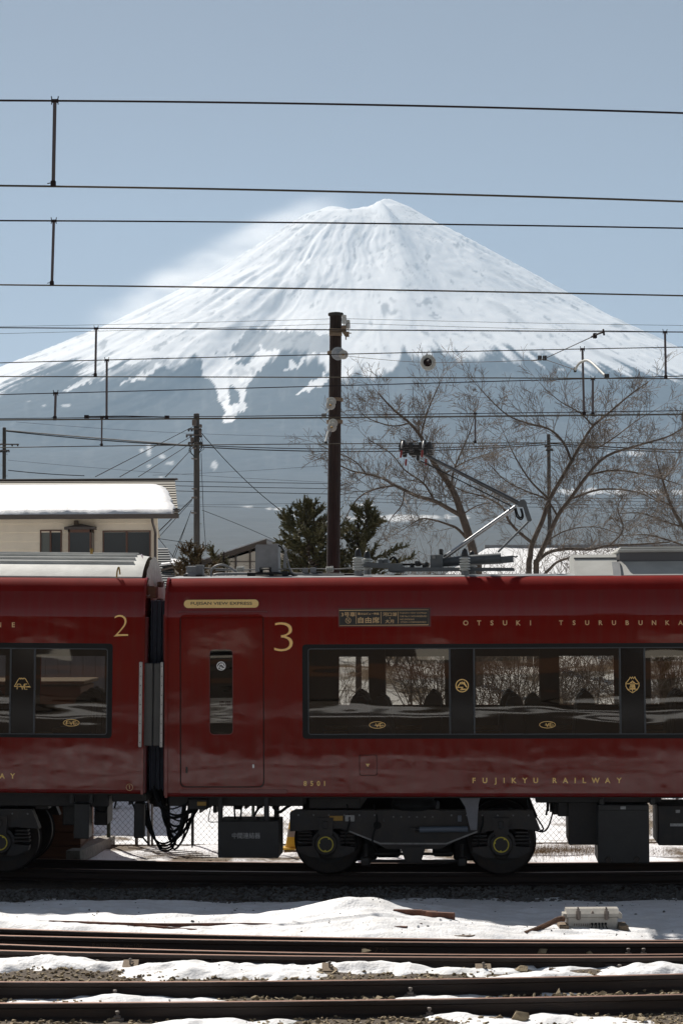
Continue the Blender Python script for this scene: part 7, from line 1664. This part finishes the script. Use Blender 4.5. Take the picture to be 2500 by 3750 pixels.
# single larger stones that catch the light
for k, (px, py, r, z, lab) in enumerate(((1335, 3490, .045, -.10, 'lone tan stone between the turnout rails, left'), (1985, 3489, .055, -.10, 'lone tan stone between the turnout rails, centre'), (2155, 3490, .04, -.10, 'lone tan stone between the turnout rails, right'), (2050, 3646, .05, -.12, 'upright tan stone between the two nearest rails'), (690, 3528, .06, -.10, 'flat tan stone by the rusty joint'), (1905, 3553, .06, -.10, 'large tan stone left of the timber stub'), (1640, 3550, .05, -.10, 'tan stone right of the timber block'), (1905, 3735, .09, -.14, 'broad grey-brown stone at the bottom edge'), (2210, 3642, .04, -.13, 'small tan stone by the snow between the nearest rails'), (2350, 3735, .05, -.13, 'tan stone on the snow at the bottom right'))):
    g = G(px, py, z); b = B(); rnd = random.Random(k + 50); b.hull([(rnd.gauss(0, 1) * r * .62, rnd.gauss(0, 1) * r * .5, rnd.gauss(0, 1) * r * .36 + r * .2) for _ in range(14)]); o_ = b.build('stone', 'stone'); o_.location = g; tag(o_, lab, 'stone')

# ------------------------------------------------------------------ behind the viewer, unseen: added for the coach paint and windows to mirror
pf = thing('unseen_platform', 'unseen station platform added behind the viewer for reflections, dark edge and snowy top', 'platform', (0, -31, -.3)); b = B(); b.box((-45, -6, -.2), (45, .0, .85), .03); b.build('platform_slab', 'farwood', pf)  # added out of view; dark slab mirrored in the lower glass
b = B(); b.box((-45, -.75, .851), (45, -.25, .90)); b.box((-45, -5.6, .851), (45, -4.3, .90)); b.build('snow_strip', 'snow', pf)
sb = thing('unseen_building', 'unseen long dark timber station building added behind the viewer for reflections', 'building', (0, -62, -.3))  # added out of view as a dark background for the coach side to mirror
b = B(); b.box((-60, -8, 0), (60, 0, 4.4)); b.build('wall', 'farwood', sb)
b = B(); b.prism([(-62, -9, 4.3), (-62, 1.4, 4.3), (-62, 1.4, 4.5), (-62, -4, 7.4), (-62, -9, 4.6)], (124, 0, 0)); b.build('roof', 'farwood', sb)
b = B()
for k in range(12):
    x = -52 + k * 9.3; w = .5 + 2.2 * random.random(); b.box((x, -.02, 2.0), (x + w, .02, 2.9))
b.build('window', 'plaster', sb)
b = B(); b.box((-58, -.02, 1.0), (58, .03, 1.5)); b.build('skirting_board', 'brownwood', sb)
def yard():  # added snow bands, placed to show as pale streaks in glass and paint
    xs = np.linspace(-60, 60, 121); ys = np.linspace(-61, -15.2, 200); X, Y = np.meshgrid(xs, ys)
    band_ = np.interp(Y, [-61, -47.0, -46.6, -45.0, -44.6, -41.4, -41.1, -39.9, -39.6, -36.9, -30, -29, -26.5, -26, -24, -23.4, -20.5, -20, -18.4, -18, -15.2], [-.62, -.62, -.2, -.2, -.62, -.62, -.2, -.2, -.62, -.62, -.62, -.27, -.27, -.5, -.5, -.30, -.30, -.5, -.5, -.30, -.30])
    return gridmesh('unseen_yard_snow', X, Y, band_ + (fbm(X * .35, Y * .8, 4, 44) - .5) * .34, 'snow', 'structure')
ys_ = yard(); ys_['label'] = 'unseen bands of snow added behind the viewer for reflections'
b = B(); b.box((-60, -61.5, -.62), (60, -15.0, -.36)); o_ = b.build('unseen_yard_ballast', 'dirt'); tag(o_, 'unseen dark ballast yard added behind the viewer for reflections', kind='structure')
for k, (x, y, h) in enumerate(((-38, -78, 13), (-25, -80, 15), (-12, -77, 12), (2, -80, 16), (14, -78, 13), (27, -80, 15), (39, -77, 12))):  # tree row added out of view to darken the reflections
    root = thing('unseen_cedar', 'unseen dark cedar added behind the station building to darken reflections', 'tree', (x, y, -.3), 'unseen cedars added for reflections'); rnd = random.Random(k); b = B(); b.tube([(0, 0, 0), (0, 0, h * .9)], [.3, .05], 8); b.build('trunk', 'bark', root); b = B()
    for j in range(320):
        t = rnd.random(); z = h * (.1 + .9 * t); R = (1 - t) * 5.2 + .3; a = rnd.uniform(0, 6.28); q = Vector((math.cos(a) * R * rnd.random() ** .5, math.sin(a) * R * rnd.random() ** .5, z)); s = .9
        b.add([q, q + Vector((rnd.gauss(0, s), rnd.gauss(0, s), -s)), q + Vector((rnd.gauss(0, s), rnd.gauss(0, s), -s * .4))], [(0, 1, 2)])
    b.build('crown', 'needle', root)
